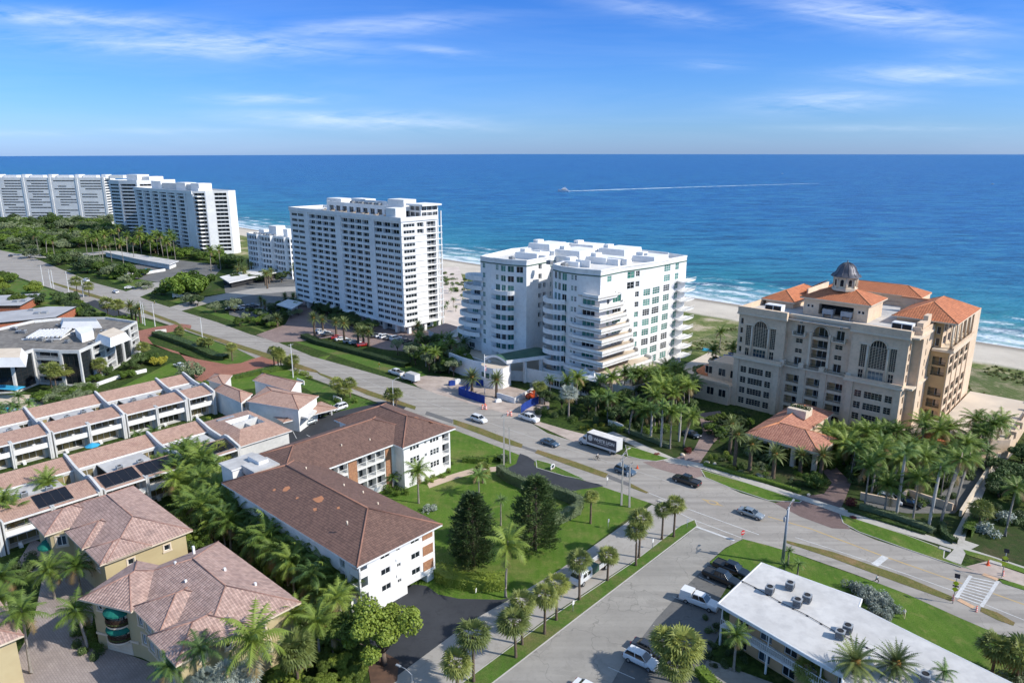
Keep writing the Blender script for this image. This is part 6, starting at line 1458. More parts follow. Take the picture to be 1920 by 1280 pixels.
def crown_mesh(kind, seed):
 r = random.Random(seed); b = MB(); mats = []
 if kind == 'coconut':
  mats = [LF_COCO, LF_DRY, ORANGE_F]
  for k in range(22):
   u = k / 22; el = R(78 - 105 * u + r.uniform(-8, 8)); frond(b, r, r.uniform(2.9, 3.7), el, k * 2.4 + r.uniform(-.3, .3), .95, 9, 0 if u < .84 else 1, 1.35 + (.5 if u > .8 else 0))
  for k in range(5): b.tube([(0, 0, -.3), (.28 * math.cos(k * 1.26), .28 * math.sin(k * 1.26), -.45)], .14, 5, 2)
 elif kind == 'dark':
  mats = [LF_DARK, LF_DRY]
  for k in range(18):
   u = k / 18; frond(b, r, r.uniform(2.6, 3.3), R(70 - 85 * u + r.uniform(-8, 8)), k * 2.4 + r.uniform(-.3, .3), .8, 9, 0 if u < .93 else 1, 1.5)
 elif kind == 'royal':
  mats = [LF_DARK, SHAFT]
  b.tube([(0, 0, -1.5), (0, 0, -.7), (0, 0, 0)], [.2, .2, .1], 7, 1)
  for k in range(16):
   u = k / 16; frond(b, r, r.uniform(3.0, 3.6), R(75 - 80 * u + r.uniform(-8, 8)), k * 2.4, .85, 9, 0, 1.7)
 elif kind == 'date':
  mats = [LF_DATE, ORANGE_F]
  b.lathe([(.25, -.5), (.55, -.1), (.45, .5), (.1, .8)], 8, 1)
  for k in range(54):
   u = k / 54; frond(b, r, r.uniform(2.7, 3.3), R(82 - 110 * u + r.uniform(-5, 5)), k * 2.4, .5, 8, 0, .9, hang=.1)
 elif kind == 'sabal':
  mats = [LF_SABAL, LF_DRY]
  n = 46
  for k in range(n):
   u = (k + .5) / n; el = math.asin(1 - 1.72 * u); az = k * 2.4 + r.uniform(-.2, .2); d = Vector((math.cos(el) * math.cos(az), math.cos(el) * math.sin(az), math.sin(el)))
   pl = r.uniform(.55, .85) * (1.0 if u < .8 else .7); o = d * pl; b.face([Vector((0, 0, 0)) + Vector((.03, 0, 0)), Vector((-.03, 0, 0)), o], 0)
   fan(b, r, o, d, r.uniform(.8, 1.05), 0 if u < .84 else 1, 9)
 elif kind == 'silver':
  mats = [LF_SILVER, LF_DRY]
  n = 30
  for k in range(n):
   u = (k + .5) / n; el = math.asin(1 - 1.45 * u); az = k * 2.4; d = Vector((math.cos(el) * math.cos(az), math.cos(el) * math.sin(az), math.sin(el)))
   o = d * r.uniform(.9, 1.2); b.face([Vector((.05, 0, 0)), Vector((-.05, 0, 0)), o], 0); fan(b, r, o, d, r.uniform(1.1, 1.4), 0 if u < .95 else 1, 13, 190)
 me = b.mesh('crown', mats, uv=False); return me
_cr = {}
def crowns(kind):
 if kind not in _cr: _cr[kind] = [crown_mesh(kind, 100 + i) for i in range(6)]
 return _cr[kind]
_tk = {}
TR = dict(coconut=(.2, .13, BARKG), dark=(.15, .1, BARKG), royal=(.27, .2, BARKW), date=(.42, .38, BARKB), sabal=(.2, .16, BARKB), silver=(.26, .22, BARKG))
def trunk(kind, bend):
 k = (kind, bend)
 if k not in _tk:
  r0, r1, m = TR[kind]; b = MB(); n = 8
  pts = [(bend * (i / n) ** 1.6, 0, i / n) for i in range(n + 1)]
  if kind == 'royal': rad = [r0 * .9 + .08 * math.sin(math.pi * i / n) - (r0 - r1) * (i / n) for i in range(n + 1)]
  else: rad = [r0 * (1.35 if i == 0 else 1) + (r1 - r0) * i / n for i in range(n + 1)]
  b.tube(pts, rad, 7, 0); _tk[k] = b.mesh('trunk', [m], uv=False)
 return _tk[k]
NAME = dict(coconut='coconut_palm', dark='palm_tree', royal='royal_palm', date='date_palm', sabal='cabbage_palm', silver='silver_fan_palm')
NP = 0
def palm(kind, bx, by, cy=None, h=None, s=1.0, label=None, group=None, bend=0, rz=None, xy=None):
 global NP; NP += 1; s *= dict(sabal=1.48, coconut=1.2, date=1.12).get(kind, 1.0)
 x, y = xy if xy else G(bx, by)
 if h is None: h = max(1.2, HT(bx, by, cy) - (.2 if kind in ('sabal',) else 0))
 t = empty(NAME[kind], (x, y, 0), RND.uniform(0, 6.28) if rz is None else rz, label, 'palm tree', group)
 q = round(bend, 1); link_mesh('trunk', trunk(kind, q), t, (0, 0, 0), 0, (1, 1, h))
 k_ = s * RND.uniform(.84, 1.08); link_mesh('crown', RND.choice(crowns(kind)), t, (q, 0, h), scale=(k_ * RND.uniform(.88, 1.1), k_, k_ * RND.uniform(.8, 1.15)), rot=(RND.uniform(-.14, .14), RND.uniform(-.14, .14), RND.uniform(0, 6.28)))
 return t
# broadleaf trees, shrubs
def tree_mesh(seed, leaf, nl=2600, ls=.16, clumps=16, open_=.0):
 """unit crown: radius 1, base of the crown at z=0, top near 1.3; plus trunk with limbs"""
 r = random.Random(seed); b = MB(); tk = MB()
 cs = []
 for k in range(clumps):
  a = k * 2.4 + r.uniform(-.4, .4); q = math.sqrt((k + .5) / clumps) * .8; hz = .74 - .55 * q * q + r.uniform(-.26, .26)
  cs.append(Vector((q * math.cos(a), q * math.sin(a), hz)))
 for c in cs:
  rad = r.uniform(.17, .38); leafball(b, r, c, rad, int(nl / clumps), ls, 0)
 for c in cs[::2]: tk.tube([(0, 0, -.35), (c.x * .45, c.y * .45, .15), tuple(c)], [.05, .03, .012], 5, 0)
 tk.tube([(0, 0, -1), (.01, 0, -.6), (0, 0, -.3)], [.085, .065, .055], 8, 0)
 return b.mesh('crown', [leaf], uv=False), tk.mesh('trunk', [BARKT], uv=False)
_tr = {}
KIND = dict(green=(LF_TREE, 5200, .105), bright=(LF_BRIGHT, 11000, .075), deep=(LF_DEEP, 5200, .105), olive=(LF_OLIVE, 3200, .10), yellow=(LF_YELLOW, 3600, .10))
def tree(kind, bx, by, rad, h, label=None, group=None, name='broadleaf_tree', cat='tree', xy=None):
 if kind not in _tr: _tr[kind] = [tree_mesh(50 + i, *KIND[kind]) for i in range(3)]
 cm, tm = RND.choice(_tr[kind]); x, y = xy if xy else G(bx, by)
 if name == 'broadleaf_tree' and kind != 'green': name = dict(deep='dark_leaved_tree', olive='grey_leaved_tree', bright='bright_leaved_tree', yellow='yellow_leaved_tree')[kind]
 t = empty(name, (x, y, 0), RND.uniform(0, 6.28), label, cat, group)
 zc = max(.3, h - rad * 1.15); link_mesh('trunk', tm, t, (0, 0, zc), 0, (rad, rad, zc)); link_mesh('crown', cm, t, (0, 0, zc), 0, (rad, rad, min(rad, h - zc)))
 return t
_sh = {}
def shrub_mesh(leaf, seed, box=False, n=700, ls=.16):
 r = random.Random(seed); b = MB()
 if box:
  for _ in range(n):
   f = r.choice('xXyYzzz'); p = Vector((r.uniform(-.5, .5), r.uniform(-.5, .5), r.uniform(0, 1)))
   nn = Vector((0, 0, 1))
   if f == 'x': p.x = -.5; nn = Vector((-1, 0, 0))
   elif f == 'X': p.x = .5; nn = Vector((1, 0, 0))
   elif f == 'y': p.y = -.5; nn = Vector((0, -1, 0))
   elif f == 'Y': p.y = .5; nn = Vector((0, 1, 0))
   else: p.z = 1
   p += Vector((r.uniform(-.03, .03), r.uniform(-.03, .03), r.uniform(-.05, .05))); b.v
   b.face([p, p, p, p], 0)
 else:
  for k in range(5):
   c = Vector((r.uniform(-.45, .45), r.uniform(-.45, .45), r.uniform(.3, .6))); leafball(b, r, c, r.uniform(.4, .6), n // 5, ls, 0, .9)
 return b.mesh('shrub', [leaf], uv=False)
SH = dict(green=LF_TREE, bright=LF_BRIGHT, deep=LF_DEEP, olive=LF_OLIVE, yellow=LF_YELLOW, red=LF_RED, silver=LF_SILVER)
NS = 0
def shrub(kind, bx, by, rad, h=None, label=None, group=None, xy=None):
 global NS; NS += 1
 if kind not in _sh: _sh[kind] = [shrub_mesh(SH[kind], 70 + i) for i in range(3)]
 x, y = xy if xy else G(bx, by); h = h or rad
 o = link_mesh(dict(green='green_shrub', deep='dark_shrub', bright='bright_shrub', olive='grey_shrub', silver='silver_shrub', yellow='yellow_shrub', red='red_shrub')[kind], RND.choice(_sh[kind]), None, (x, y, -.05), RND.uniform(0, 6.28), (rad, rad, h)); tag(o, label, 'shrub', group); return o
def hedge(name, pts, wd, h, leaf, label, group=None, px=True, ls=.26, dens=22, soft=.12):
 """clipped hedge along a line: solid dark core with a skin of leaves"""
 w = [Vector(G(*p)) if px else Vector(p) for p in pts]; r = random.Random(len(pts) * 7 + int(w[0].x * 10)); b = MB(); c = w[0]
 Lf, Rt = [], []
 for i, p in enumerate(w):
  d = (w[min(i + 1, len(w) - 1)] - w[max(i - 1, 0)]).normalized(); n_ = Vector((-d.y, d.x)) * (wd / 2); Lf.append(p + n_ - c); Rt.append(p - n_ - c)
 k_ = .82
 for i in range(len(w) - 1):
  m0, m1 = (Lf[i] + Rt[i]) / 2, (Lf[i + 1] + Rt[i + 1]) / 2
  a, e, f, g = (m0 + (Rt[i] - m0) * k_, m1 + (Rt[i + 1] - m1) * k_, m1 + (Lf[i + 1] - m1) * k_, m0 + (Lf[i] - m0) * k_)
  b.face([(*a, h * .93), (*e, h * .93), (*f, h * .93), (*g, h * .93)], 0); b.face([(*a, 0), (*e, 0), (*e, h * .93), (*a, h * .93)], 0); b.face([(*f, 0), (*g, 0), (*g, h * .93), (*f, h * .93)], 0)
  L_ = (m1 - m0).length; n = int(L_ * (wd + 2 * h) * dens)
  for _ in range(n):
   u = r.random(); v = r.uniform(0, wd + 2 * h); md = m0.lerp(m1, u); ac = ((Lf[i] - Rt[i]) / wd).normalized()
   if v < h: p = Vector((*(md - ac * wd / 2), v)); nn = Vector((*(-ac), .3))
   elif v < h + wd: p = Vector((*(md + ac * (v - h - wd / 2)), h)); nn = Vector((0, 0, 1))
   else: p = Vector((*(md + ac * wd / 2), v - h - wd)); nn = Vector((*ac, .3))
   p += Vector((r.gauss(0, soft), r.gauss(0, soft), r.gauss(0, soft * .8))) * .7; p.z = max(p.z, .03)
   nn = (nn.normalized() + Vector((r.uniform(-.7, .7), r.uniform(-.7, .7), r.uniform(-.5, .7)))).normalized()
   a_ = nn.cross(Vector((r.uniform(-1, 1), r.uniform(-1, 1), r.uniform(-1, 1)))).normalized(); e_ = nn.cross(a_); l_ = ls * r.uniform(.6, 1.3)
   b.face([p + a_ * l_ * .5, p + e_ * l_ * .35, p - a_ * l_ * .5, p - e_ * l_ * .35], 0)
 o = b.build(name, [leaf, LF_DEEP], loc=(c.x, c.y, 0)); tag(o, label, 'hedge', group); return o
def cedar(bx, by, rad, h, seed, label):
 r = random.Random(seed); b = MB(); t = MB()
 t.tube([(0, 0, 0), (.1, 0, h * .5), (0, 0, h * .95)], [.35, .2, .05], 8, 0)
 n = 330
 for k in range(n):
  u = (k + .5) / n; z = h * (.06 + .92 * u); az = k * 2.4 + r.uniform(-.4, .4)
  prof = math.sin(math.pi * (.24 + .735 * u)) ** .62 * (1.02 - .22 * u)
  L_ = rad * prof * r.uniform(.72, 1.12) + .15
  o = Vector((0, 0, z - .15)); tip = Vector((math.cos(az) * L_, math.sin(az) * L_, z + .10 * L_ + r.uniform(-.2, .3)))
  if k % 2 == 0: t.tube([tuple(o), tuple(o.lerp(tip, .8))], [.05, .015], 4, 0, cap=False)
  for q in range(46):
   s = r.uniform(.25, 1.0) ** .7; p = o.lerp(tip, s) + Vector((r.gauss(0, .2), r.gauss(0, .2), r.gauss(0, .16)))
   d = Vector((math.cos(az) + r.uniform(-.7, .7), math.sin(az) + r.uniform(-.7, .7), r.uniform(.1, 1.0))).normalized(); sd = d.cross(Vector((r.uniform(-1, 1), r.uniform(-1, 1), r.uniform(-1, 1)))).normalized() * .07
   l_ = r.uniform(.28, .55); b.face([p - sd, p + sd, p + d * l_ + sd * .4, p + d * l_ - sd * .4], 0)
 x, y = G(bx, by); e = empty('cedar_tree', (x, y, 0), 0, label, 'tree')
 b.build('crown', LF_PINE, e); t.build('trunk', BARKT, e)
def inside(p, poly):
 c = False; n = len(poly)
 for i in range(n):
  a, b_ = poly[i], poly[i - 1]
  if (a[1] > p[1]) != (b_[1] > p[1]) and p[0] < (b_[0] - a[0]) * (p[1] - a[1]) / (b_[1] - a[1]) + a[0]: c = not c
 return c
PLACED = []
def scatter(poly, n, mind, seed):
 w = [G(*p) for p in poly]; r = random.Random(seed); out = []; x0, x1 = min(p[0] for p in w), max(p[0] for p in w); y0, y1 = min(p[1] for p in w), max(p[1] for p in w)
 for _ in range(n * 60):
  if len(out) >= n: break
  p = (r.uniform(x0, x1), r.uniform(y0, y1))
  if inside(p, w) and all(math.dist(p, q) > mind for q in out) and all(math.dist(p, q) > mind * .5 for q in PLACED): out.append(p)
 PLACED.extend(out); return out
# the row along the side street
row = [(857, 1290, 1236), (888, 1277, 1188), (967, 1232, 1163), (979, 1208, 1127), (1021, 1188, 1111), (1043, 1162, 1093), (1086, 1124, 1050), (1139, 1088, 1039), (1192, 1060, 995), (1198, 1045, 970), (1241, 1011, 955), (1263, 1006, 945)]
for i, (x, y, c) in enumerate(row[::-1]):
 palm('sabal', x, y, c, s=1.08 if i > 8 else 1.0, label='round-headed cabbage palm, %s from the main road in the row along the side street' % ordw(i), group='cabbage palms in a row along the side street', bend=(0, .3, 0, .4)[i % 4])
palm('sabal', 1107, 981, 929, s=.8, label='thin cabbage palm alone on the lawn near the two leaning poles')
palm('coconut', 948, 1120, 1027, s=1.15, bend=1.0, rz=1.2, label='tall coconut palm with curved trunk at the edge of the big lawn near the cedars')
palm('dark', 939, 985, 937, s=.62, label='slim Christmas palm standing between the two dark cedars')
palm('dark', 898, 928, 890, s=.95, label='drooping dark palm beside the curved hedge and paved footpath')
palm('sabal', 905, 905, 880, s=.95, label='low cabbage palm beside the footpath end near the curved hedge')
palm('coconut', 785, 943, 882, s=.95, label='coconut palm on the lawn by the inner corner of the brown-roofed apartments')
cedar(887, 1060, 3.9, HT(887, 1060, 924) , 1, 'dark broad cedar, left of the pair on the big lawn')
cedar(1003, 1030, 4.4, HT(1003, 1030, 892), 2, 'dark tall cedar, right of the pair on the big lawn beside the curved hedge')
hedge('curved_hedge', [(935, 888), (955, 903), (985, 916), (1015, 922), (1045, 932), (1068, 940), (1088, 950), (1084, 962), (1062, 974), (1036, 984)], 1.5, 2.2, LF_OLIVE, 'tall clipped grey-green hedge curving round the black asphalt drive')
hedge('boundary_hedge', [(816, 1072), (845, 1092), (890, 1100), (948, 1098)], 3.2, 1.7, LF_BRIGHT, 'thick bright green hedge at the lawn corner above the black drive')
for p in scatter([(700, 905), (770, 890), (775, 925), (730, 930)], 12, 1.5, 3): shrub('green', 0, 0, RND.uniform(.9, 1.5), RND.uniform(.9, 1.6), 'green shrub in the planting by the inner corner of the brown-roofed apartments', 'shrubs at the apartments inner corner', xy=p)
for p in scatter([(700, 900), (760, 885), (775, 905), (740, 925)], 6, 2, 4): palm('dark', 0, 0, h=RND.uniform(1.6, 3.2), s=.7, label='small palm in the planting by the inner corner of the brown-roofed apartments', group='small palms at the apartments inner corner', xy=p)
shrub('silver', 807, 958, 1.6, 1.5, 'round grey-green yucca clump on the lawn below the coconut palm')
for p in scatter([(765, 905), (850, 868), (862, 878), (790, 915)], 14, 1.2, 5): shrub('bright', 0, 0, RND.uniform(.6, 1.0), .9, 'bright shrub along the sunny white end wall of the brown-roofed apartments', 'shrubs under the sunny apartment wall', xy=p)
hedge('low_hedge', [(868, 865), (905, 868), (940, 860)], 1.2, 1.2, LF_TREE, 'short green hedge near the roadside poles above the footpath')
hedge('low_hedge', [(935, 868), (950, 862)], 1.5, 1.4, LF_DEEP, 'small dark clipped hedge at the foot of the leaning poles')
# foreground right
for i, (k, x, y, c, s, l) in enumerate((('sabal', 1246, 1264, 1200, 1.15, 'cabbage palm by the parked silver and black cars, left of three'), ('sabal', 1279, 1280, 1207, 1.3, 'large cabbage palm by the parked cars, middle of three'), ('sabal', 1262, 1300, 1245, 1.1, 'low cabbage palm by the parked cars, nearest the bottom edge'),
  ('coconut', 1375, 1257, 1190, .75, 'small coconut palm in front of the motel walkway'), ('sabal', 1513, 1300, 1255, 1.0, 'cabbage palm at the bottom edge in front of the motel walkway'), ('date', 1590, 1345, 1242, 1.0, 'feather palm rising in front of the white motel roof, left of two'),
  ('date', 1663, 1350, 1245, 1.0, 'feather palm rising in front of the white motel roof, middle one'), ('dark', 1752, 1360, 1258, .6, 'thin small palm rising in front of the white motel roof'), ('sabal', 1860, 1260, 1212, 1.1, 'cabbage palm at the lawn behind the motel, leftmost of the corner clump'),
  ('sabal', 1905, 1275, 1222, 1.2, 'cabbage palm at the lawn behind the motel, rightmost of the corner clump'), ('dark', 1477, 1058, 1032, .5, 'tiny palm right of the grey power pole'), ('dark', 1495, 1078, 1056, .6, 'small palm between the power pole and the motel roof'), ('dark', 1470, 1074, 1060, .55, 'low palm at the very foot of the grey power pole'))):
 palm(k, x, y, c, s=s, label=l)
for p in scatter([(1870, 1265), (1960, 1250), (1960, 1320), (1880, 1310)], 9, 1.6, 6): shrub('olive', 0, 0, 1.4, 1.6, 'grey-green shrub under the palms at the bottom right corner', 'shrubs at the bottom right corner', xy=p)
for p in scatter([(1590, 1100), (1625, 1105), (1690, 1150), (1660, 1165)], 16, 1.0, 7): shrub('silver', 0, 0, RND.uniform(1.0, 1.5), RND.uniform(1.3, 1.8), 'silvery buttonwood bush in the hedge behind the motel', 'silvery bushes behind the motel', xy=p)
hedge('boxed_hedge', [(1310, 1262), (1345, 1300), (1365, 1330)], 1.6, 1.3, LF_TREE, 'square clipped green hedge by the motel path at the bottom edge')
for p in scatter([(1318, 1165), (1335, 1150), (1400, 1230), (1390, 1260), (1330, 1250)], 12, 1.3, 8): shrub('deep', 0, 0, RND.uniform(.6, 1.0), .8, 'dark shrub in the bed in front of the motel walkway', 'dark shrubs before the motel', xy=p)
# hotel front, left of its drive
for i, (k, x, y, c, b_) in enumerate((('coconut', 1179, 813, 760, 1.0), ('coconut', 1202, 820, 771, .5), ('royal', 1220, 824, 768, 0), ('royal', 1239, 837, 763, 0), ('coconut', 1256, 841, 774, 0), ('royal', 1273, 827, 768, 0), ('coconut', 1281, 840, 779, 1.6))):
 palm(k, x, y, c, bend=b_, rz=0, label='tall palm, %s from the left along the sidewalk left of the first brick drive' % ordw(i), group='tall palms along the sidewalk')
for i, (x, y, c) in enumerate(((1368, 850, 795), (1377, 877, 815), (1405, 882, 834), (1449, 896, 852), (1500, 884, 853), (1538, 893, 855))):
 palm('date', x, y, c, s=.92, label='date palm, %s from the left in front of the tan condo entrance roof' % ordw(i), group='date palms before the entrance roof')
for i, (k, x, y, c, b_) in enumerate((('coconut', 1621, 949, 875, 0), ('coconut', 1633, 931, 857, .4), ('coconut', 1658, 960, 908, 0), ('royal', 1681, 963, 846, 0), ('coconut', 1711, 977, 896, 0), ('royal', 1741, 988, 880, .6), ('coconut', 1764, 981, 864, 2.4), ('coconut', 1790, 955, 860, 1.6))):
 palm(k, x, y, c, bend=b_, rz=.3, label='tall palm, %s from the left behind the sidewalk right of the second drive' % ordw(i), group='tall palms right of the second drive')
palm('coconut', 1884, 1005, 917, bend=.8, rz=.5, label='coconut palm above the round grey-green hedge at the right edge')
palm('sabal', 1835, 985, 952, s=1.1, label='dull cabbage palm left of the round grey-green hedge')
palm('coconut', 1850, 862, 795, s=1.1, label='windblown coconut palm in front of the tan terrace wall, left of a pair'); palm('coconut', 1862, 850, 790, s=1.1, bend=.5, label='windblown coconut palm in front of the tan terrace wall, right of a pair')
for p in scatter([(1570, 862), (1650, 850), (1840, 838), (1850, 880), (1770, 930), (1640, 925), (1600, 900)], 56, 1.9, 12):
 palm(RND.choice(('coconut', 'coconut', 'dark')), 0, 0, h=RND.uniform(3.2, 7.4), s=RND.uniform(.95, 1.2), bend=RND.choice((0, .4, .8)), label='palm in the dense grove in front of the sun terrace of the tan condo', group='palm grove before the sun terrace', xy=p)
for p in scatter([(1575, 890), (1640, 930), (1770, 960), (1800, 920), (1850, 880), (1800, 850), (1600, 860)], 50, 1.4, 13): shrub(RND.choice(('deep', 'green', 'deep')), 0, 0, RND.uniform(1.1, 1.9), RND.uniform(1.2, 2.2), 'dark shrub under the palm grove right of the second drive', 'shrubs under the right palm grove', xy=p)
hedge('sidewalk_hedge', [(1612, 952), (1680, 972), (1730, 990), (1752, 1000)], 1.1, 1.0, LF_OLIVE, 'grey-green clipped hedge behind the sidewalk right of the second drive')
hedge('sidewalk_hedge', [(1590, 958), (1650, 976), (1735, 1002)], .7, .5, LF_TREE, 'low green hedge edging the sidewalk right of the second drive')
hedge('sidewalk_hedge', [(1168, 806), (1210, 822), (1258, 840)], 1.2, 1.0, LF_OLIVE, 'grey-green clipped hedge behind the sidewalk left of the first drive')
hedge('sidewalk_hedge', [(1320, 872), (1380, 890), (1450, 908), (1500, 924)], 1.0, .7, LF_TREE, 'low green hedge edging the sidewalk in front of the date palms')
for p in scatter([(1322, 866), (1345, 838), (1400, 842), (1535, 880), (1548, 905), (1530, 920), (1480, 910), (1400, 892)], 46, 1.1, 14): shrub(RND.choice(('deep', 'green', 'bright', 'green', 'olive')), 0, 0, RND.uniform(.6, 1.3), RND.uniform(.6, 1.4), 'shrub in the planted bed in front of the tan condo entrance roof', 'shrubs before the entrance roof', xy=p)
shrub('red', 1290, 848, 1.3, 1.2, 'dark red shrub at the left corner of the first brick drive'); shrub('red', 1592, 945, 1.6, 1.8, 'dark red shrub at the right corner of the second brick drive')
shrub('red', 1232, 852, .8, .5, 'small red plant on the grass island near the moving truck'); shrub('red', 1600, 972, 1.0, .4, 'small red plant on the grass strip below the second drive')
shrub('silver', 1424, 893, 1.0, .7, 'spiky silver-blue agave in the bed before the date palms')
tree('green', 1525, 912, 2.6, 3.2, 'rounded glossy shrub-tree by the second brick drive', name='bushy_tree')
for p in scatter([(1320, 800), (1395, 785), (1412, 800), (1395, 812), (1345, 835)], 22, 1.5, 17): tree(RND.choice(('deep', 'green', 'bright')), 0, 0, RND.uniform(1.2, 2.0), RND.uniform(2, 3.6), 'leafy bush between the first brick drive and the tan condo entrance roof', 'bushes left of the entrance roof', name='bushy_tree', xy=p)
for p in scatter([(1385, 838), (1400, 835), (1530, 872), (1570, 858), (1590, 870), (1548, 885), (1430, 868)], 30, 1.4, 18): shrub(RND.choice(('deep', 'green', 'bright')), 0, 0, RND.uniform(.9, 1.6), RND.uniform(1.2, 2.2), 'shrub close to the tan condo entrance roof pillars', 'shrubs by the entrance roof pillars', xy=p)
for p in scatter([(1530, 838), (1560, 842), (1650, 838), (1700, 848), (1640, 872), (1575, 872)], 22, 2.0, 19): palm(RND.choice(('coconut', 'dark')), 0, 0, h=RND.uniform(2.5, 5), s=1.0, label='palm close to the front wall of the tan condo, right of its entrance roof', group='palms along the tan condo front wall', xy=p)
shrub('silver', 1850, 1000, 2.6, 1.9, 'big round grey-green clipped mound at the right by the walkway'); shrub('silver', 1878, 975, 2.4, 2.2, 'second grey-green clipped mound behind the big one at the right')
hedge('boxed_hedge', [(1812, 1005), (1822, 985), (1835, 965)], 1.6, 1.6, LF_TREE, 'tall boxed green hedge beside the cross path at the right')
hedge('boxed_hedge', [(1790, 1020), (1770, 1005), (1765, 985)], 1.2, 1.0, LF_DEEP, 'low dark hedge left of the cross path at the right')
for p in scatter([(1870, 860), (1990, 820), (1990, 960), (1900, 950), (1850, 930)], 18, 2.8, 15): tree('deep', 0, 0, RND.uniform(2.4, 3.8), RND.uniform(3.5, 5.5), 'dark dense sea-grape tree in the thicket at the right edge', 'dark thicket at the right edge', xy=p)
for p in scatter([(1850, 950), (1990, 970), (1990, 1000), (1900, 1000), (1860, 970)], 10, 1.6, 16): shrub('deep', 0, 0, 1.4, 1.4, 'dark shrub below the thicket at the right edge', 'shrubs below the right thicket', xy=p)
# thicket between the white condo and the tan condo
for p in scatter([(1012, 742), (1090, 745), (1180, 738), (1260, 728), (1300, 735), (1296, 780), (1255, 812), (1190, 800), (1150, 795), (1085, 780), (1020, 770)], 46, 2.3, 21):
 if RND.random() < .5: tree(RND.choice(('deep', 'green', 'deep')), 0, 0, RND.uniform(2.0, 3.2), RND.uniform(4.2, 6.5), 'leafy tree in the thicket between the white and the tan condo', 'thicket trees between the two condos', xy=p)
 else: palm(RND.choice(('coconut', 'dark')), 0, 0, h=RND.uniform(4.5, 8), s=RND.uniform(.85, 1), label='coconut palm in the thicket between the white and the tan condo', group='thicket palms between the two condos', xy=p)
for p in scatter([(1190, 745), (1300, 735), (1300, 790), (1200, 800)], 22, 2.0, 22): palm('coconut', 0, 0, h=RND.uniform(6, 9), s=RND.uniform(.8, 1), bend=RND.choice((0, .5)), label='coconut palm in the thicket between the white and the tan condo', group='thicket palms between the two condos', xy=p)
for p in scatter([(985, 772), (1060, 790), (1150, 808), (1230, 822), (1260, 800), (1100, 770)], 40, 1.5, 23): shrub(RND.choice(('deep', 'green', 'deep')), 0, 0, RND.uniform(1, 1.6), RND.uniform(1.2, 2.2), 'dark shrub at the foot of the thicket left of the tan condo', 'shrubs at the thicket foot', xy=p)
for p in scatter([(1085, 805), (1130, 795), (1150, 806), (1120, 815)], 7, 1.2, 24): shrub('yellow', 0, 0, .9, 1.0, 'yellow-green shrub by the sidewalk gate behind the moving truck', 'yellow-green shrubs behind the truck', xy=p)
palm('silver', 1066, 782, 738, s=1.15, label='silvery fan palm with drooping pale leaves in front of the thicket'); palm('silver', 1005, 752, 722, s=1.0, label='yellowed fan palm above the orange machine by the gatehouse'); palm('sabal', 1012, 756, 724, s=1.0, label='cabbage palm touching the yellowed fan palm by the gatehouse')
palm('date', 885, 735, 708, s=1.05, label='date palm inside the blue site fence, left of two'); palm('date', 931, 745, 713, s=1.05, label='date palm beside the forecourt wall, right of two')
for p in scatter([(1300, 700), (1380, 660), (1395, 700), (1340, 740)], 10, 2.6, 25): tree('deep', 0, 0, 2.4, 4, 'dark tree by the pool between the white and the tan condo', 'dark trees by the pool', xy=p)
palm('coconut', 1349, 660, 622, label='coconut palm on the dune side of the pool, left of the tan condo'); palm('coconut', 1372, 690, 652, label='coconut palm beside the tan condo far left corner'); palm('coconut', 1335, 690, 655, label='coconut palm by the pool deck, left of the tan condo')
for p in scatter([(1180, 740), (1330, 700), (1330, 735), (1200, 760)], 14, 2.4, 26): tree(RND.choice(('olive', 'deep', 'green')), 0, 0, RND.uniform(1.8, 2.8), RND.uniform(3.5, 5.5), 'tree under the south terraces of the white condo', 'trees under the white condo terraces', xy=p)
# left of the white condo, along the slab tower
for i, (x, y, c) in enumerate(((590, 630, 597), (606, 626, 600), (631, 634, 605), (646, 643, 607), (672, 647, 621), (682, 648, 623), (692, 649, 622))):
 palm('date', x, y, c, s=.95, label='feather palm, %s from the left over the parked cars of the slab tower' % ordw(i), group='feather palms over the tower car park')
for x, y, c in ((520, 612, 598), (490, 575, 562), (498, 590, 568), (536, 575, 555), (551, 573, 556), (784, 632, 611), (790, 640, 622)): palm('date', x, y, c, s=.9, label='feather palm near the foot of the slab tower', group='feather palms at the slab tower foot')
for p in scatter([(592, 578), (640, 590), (700, 618), (705, 640), (650, 612), (600, 596)], 22, 2.2, 31): tree('deep', 0, 0, RND.uniform(2.4, 3.4), RND.uniform(4, 5.2), 'dark tree in the clipped mass at the front foot of the slab tower', 'dark trees before the slab tower', xy=p)
hedge('roadside_hedge', [(570, 632), (600, 645), (640, 655), (690, 668), (740, 682), (765, 688)], 3.0, 1.4, LF_DEEP, 'long dark wavy hedge between the road lawn and the tower car park')
for p in scatter([(745, 665), (800, 652), (870, 668), (880, 700), (850, 708), (790, 700)], 26, 2.4, 32): tree(RND.choice(('green', 'deep', 'olive')), 0, 0, RND.uniform(2.2, 3.4), RND.uniform(4, 6.5), 'bushy tree in the clump between the car park and the date palms', 'clump left of the white condo', xy=p)
for p in scatter([(780, 660), (870, 660), (870, 700), (800, 700)], 10, 3, 33): palm('coconut', 0, 0, h=RND.uniform(4, 6.5), s=.8, label='palm in the clump between the car park and the date palms', group='palms left of the white condo', xy=p)
for p in scatter([(826, 512), (900, 522), (905, 545), (870, 560), (830, 530)], 40, 2.0, 37): shrub(RND.choice(('green', 'olive', 'bright')), 0, 0, RND.uniform(1.2, 2.4), RND.uniform(.8, 1.6), 'low dune bush between the slab tower and the beach', 'dune bushes by the slab tower', xy=p)
for p in scatter([(830, 540), (900, 520), (905, 560), (870, 600), (830, 590)], 16, 3, 34): palm('dark', 0, 0, h=RND.uniform(1.5, 3.5), s=.6, label='small palm on the pale sand patio beside the slab tower', group='small palms on the sand patio', xy=p)
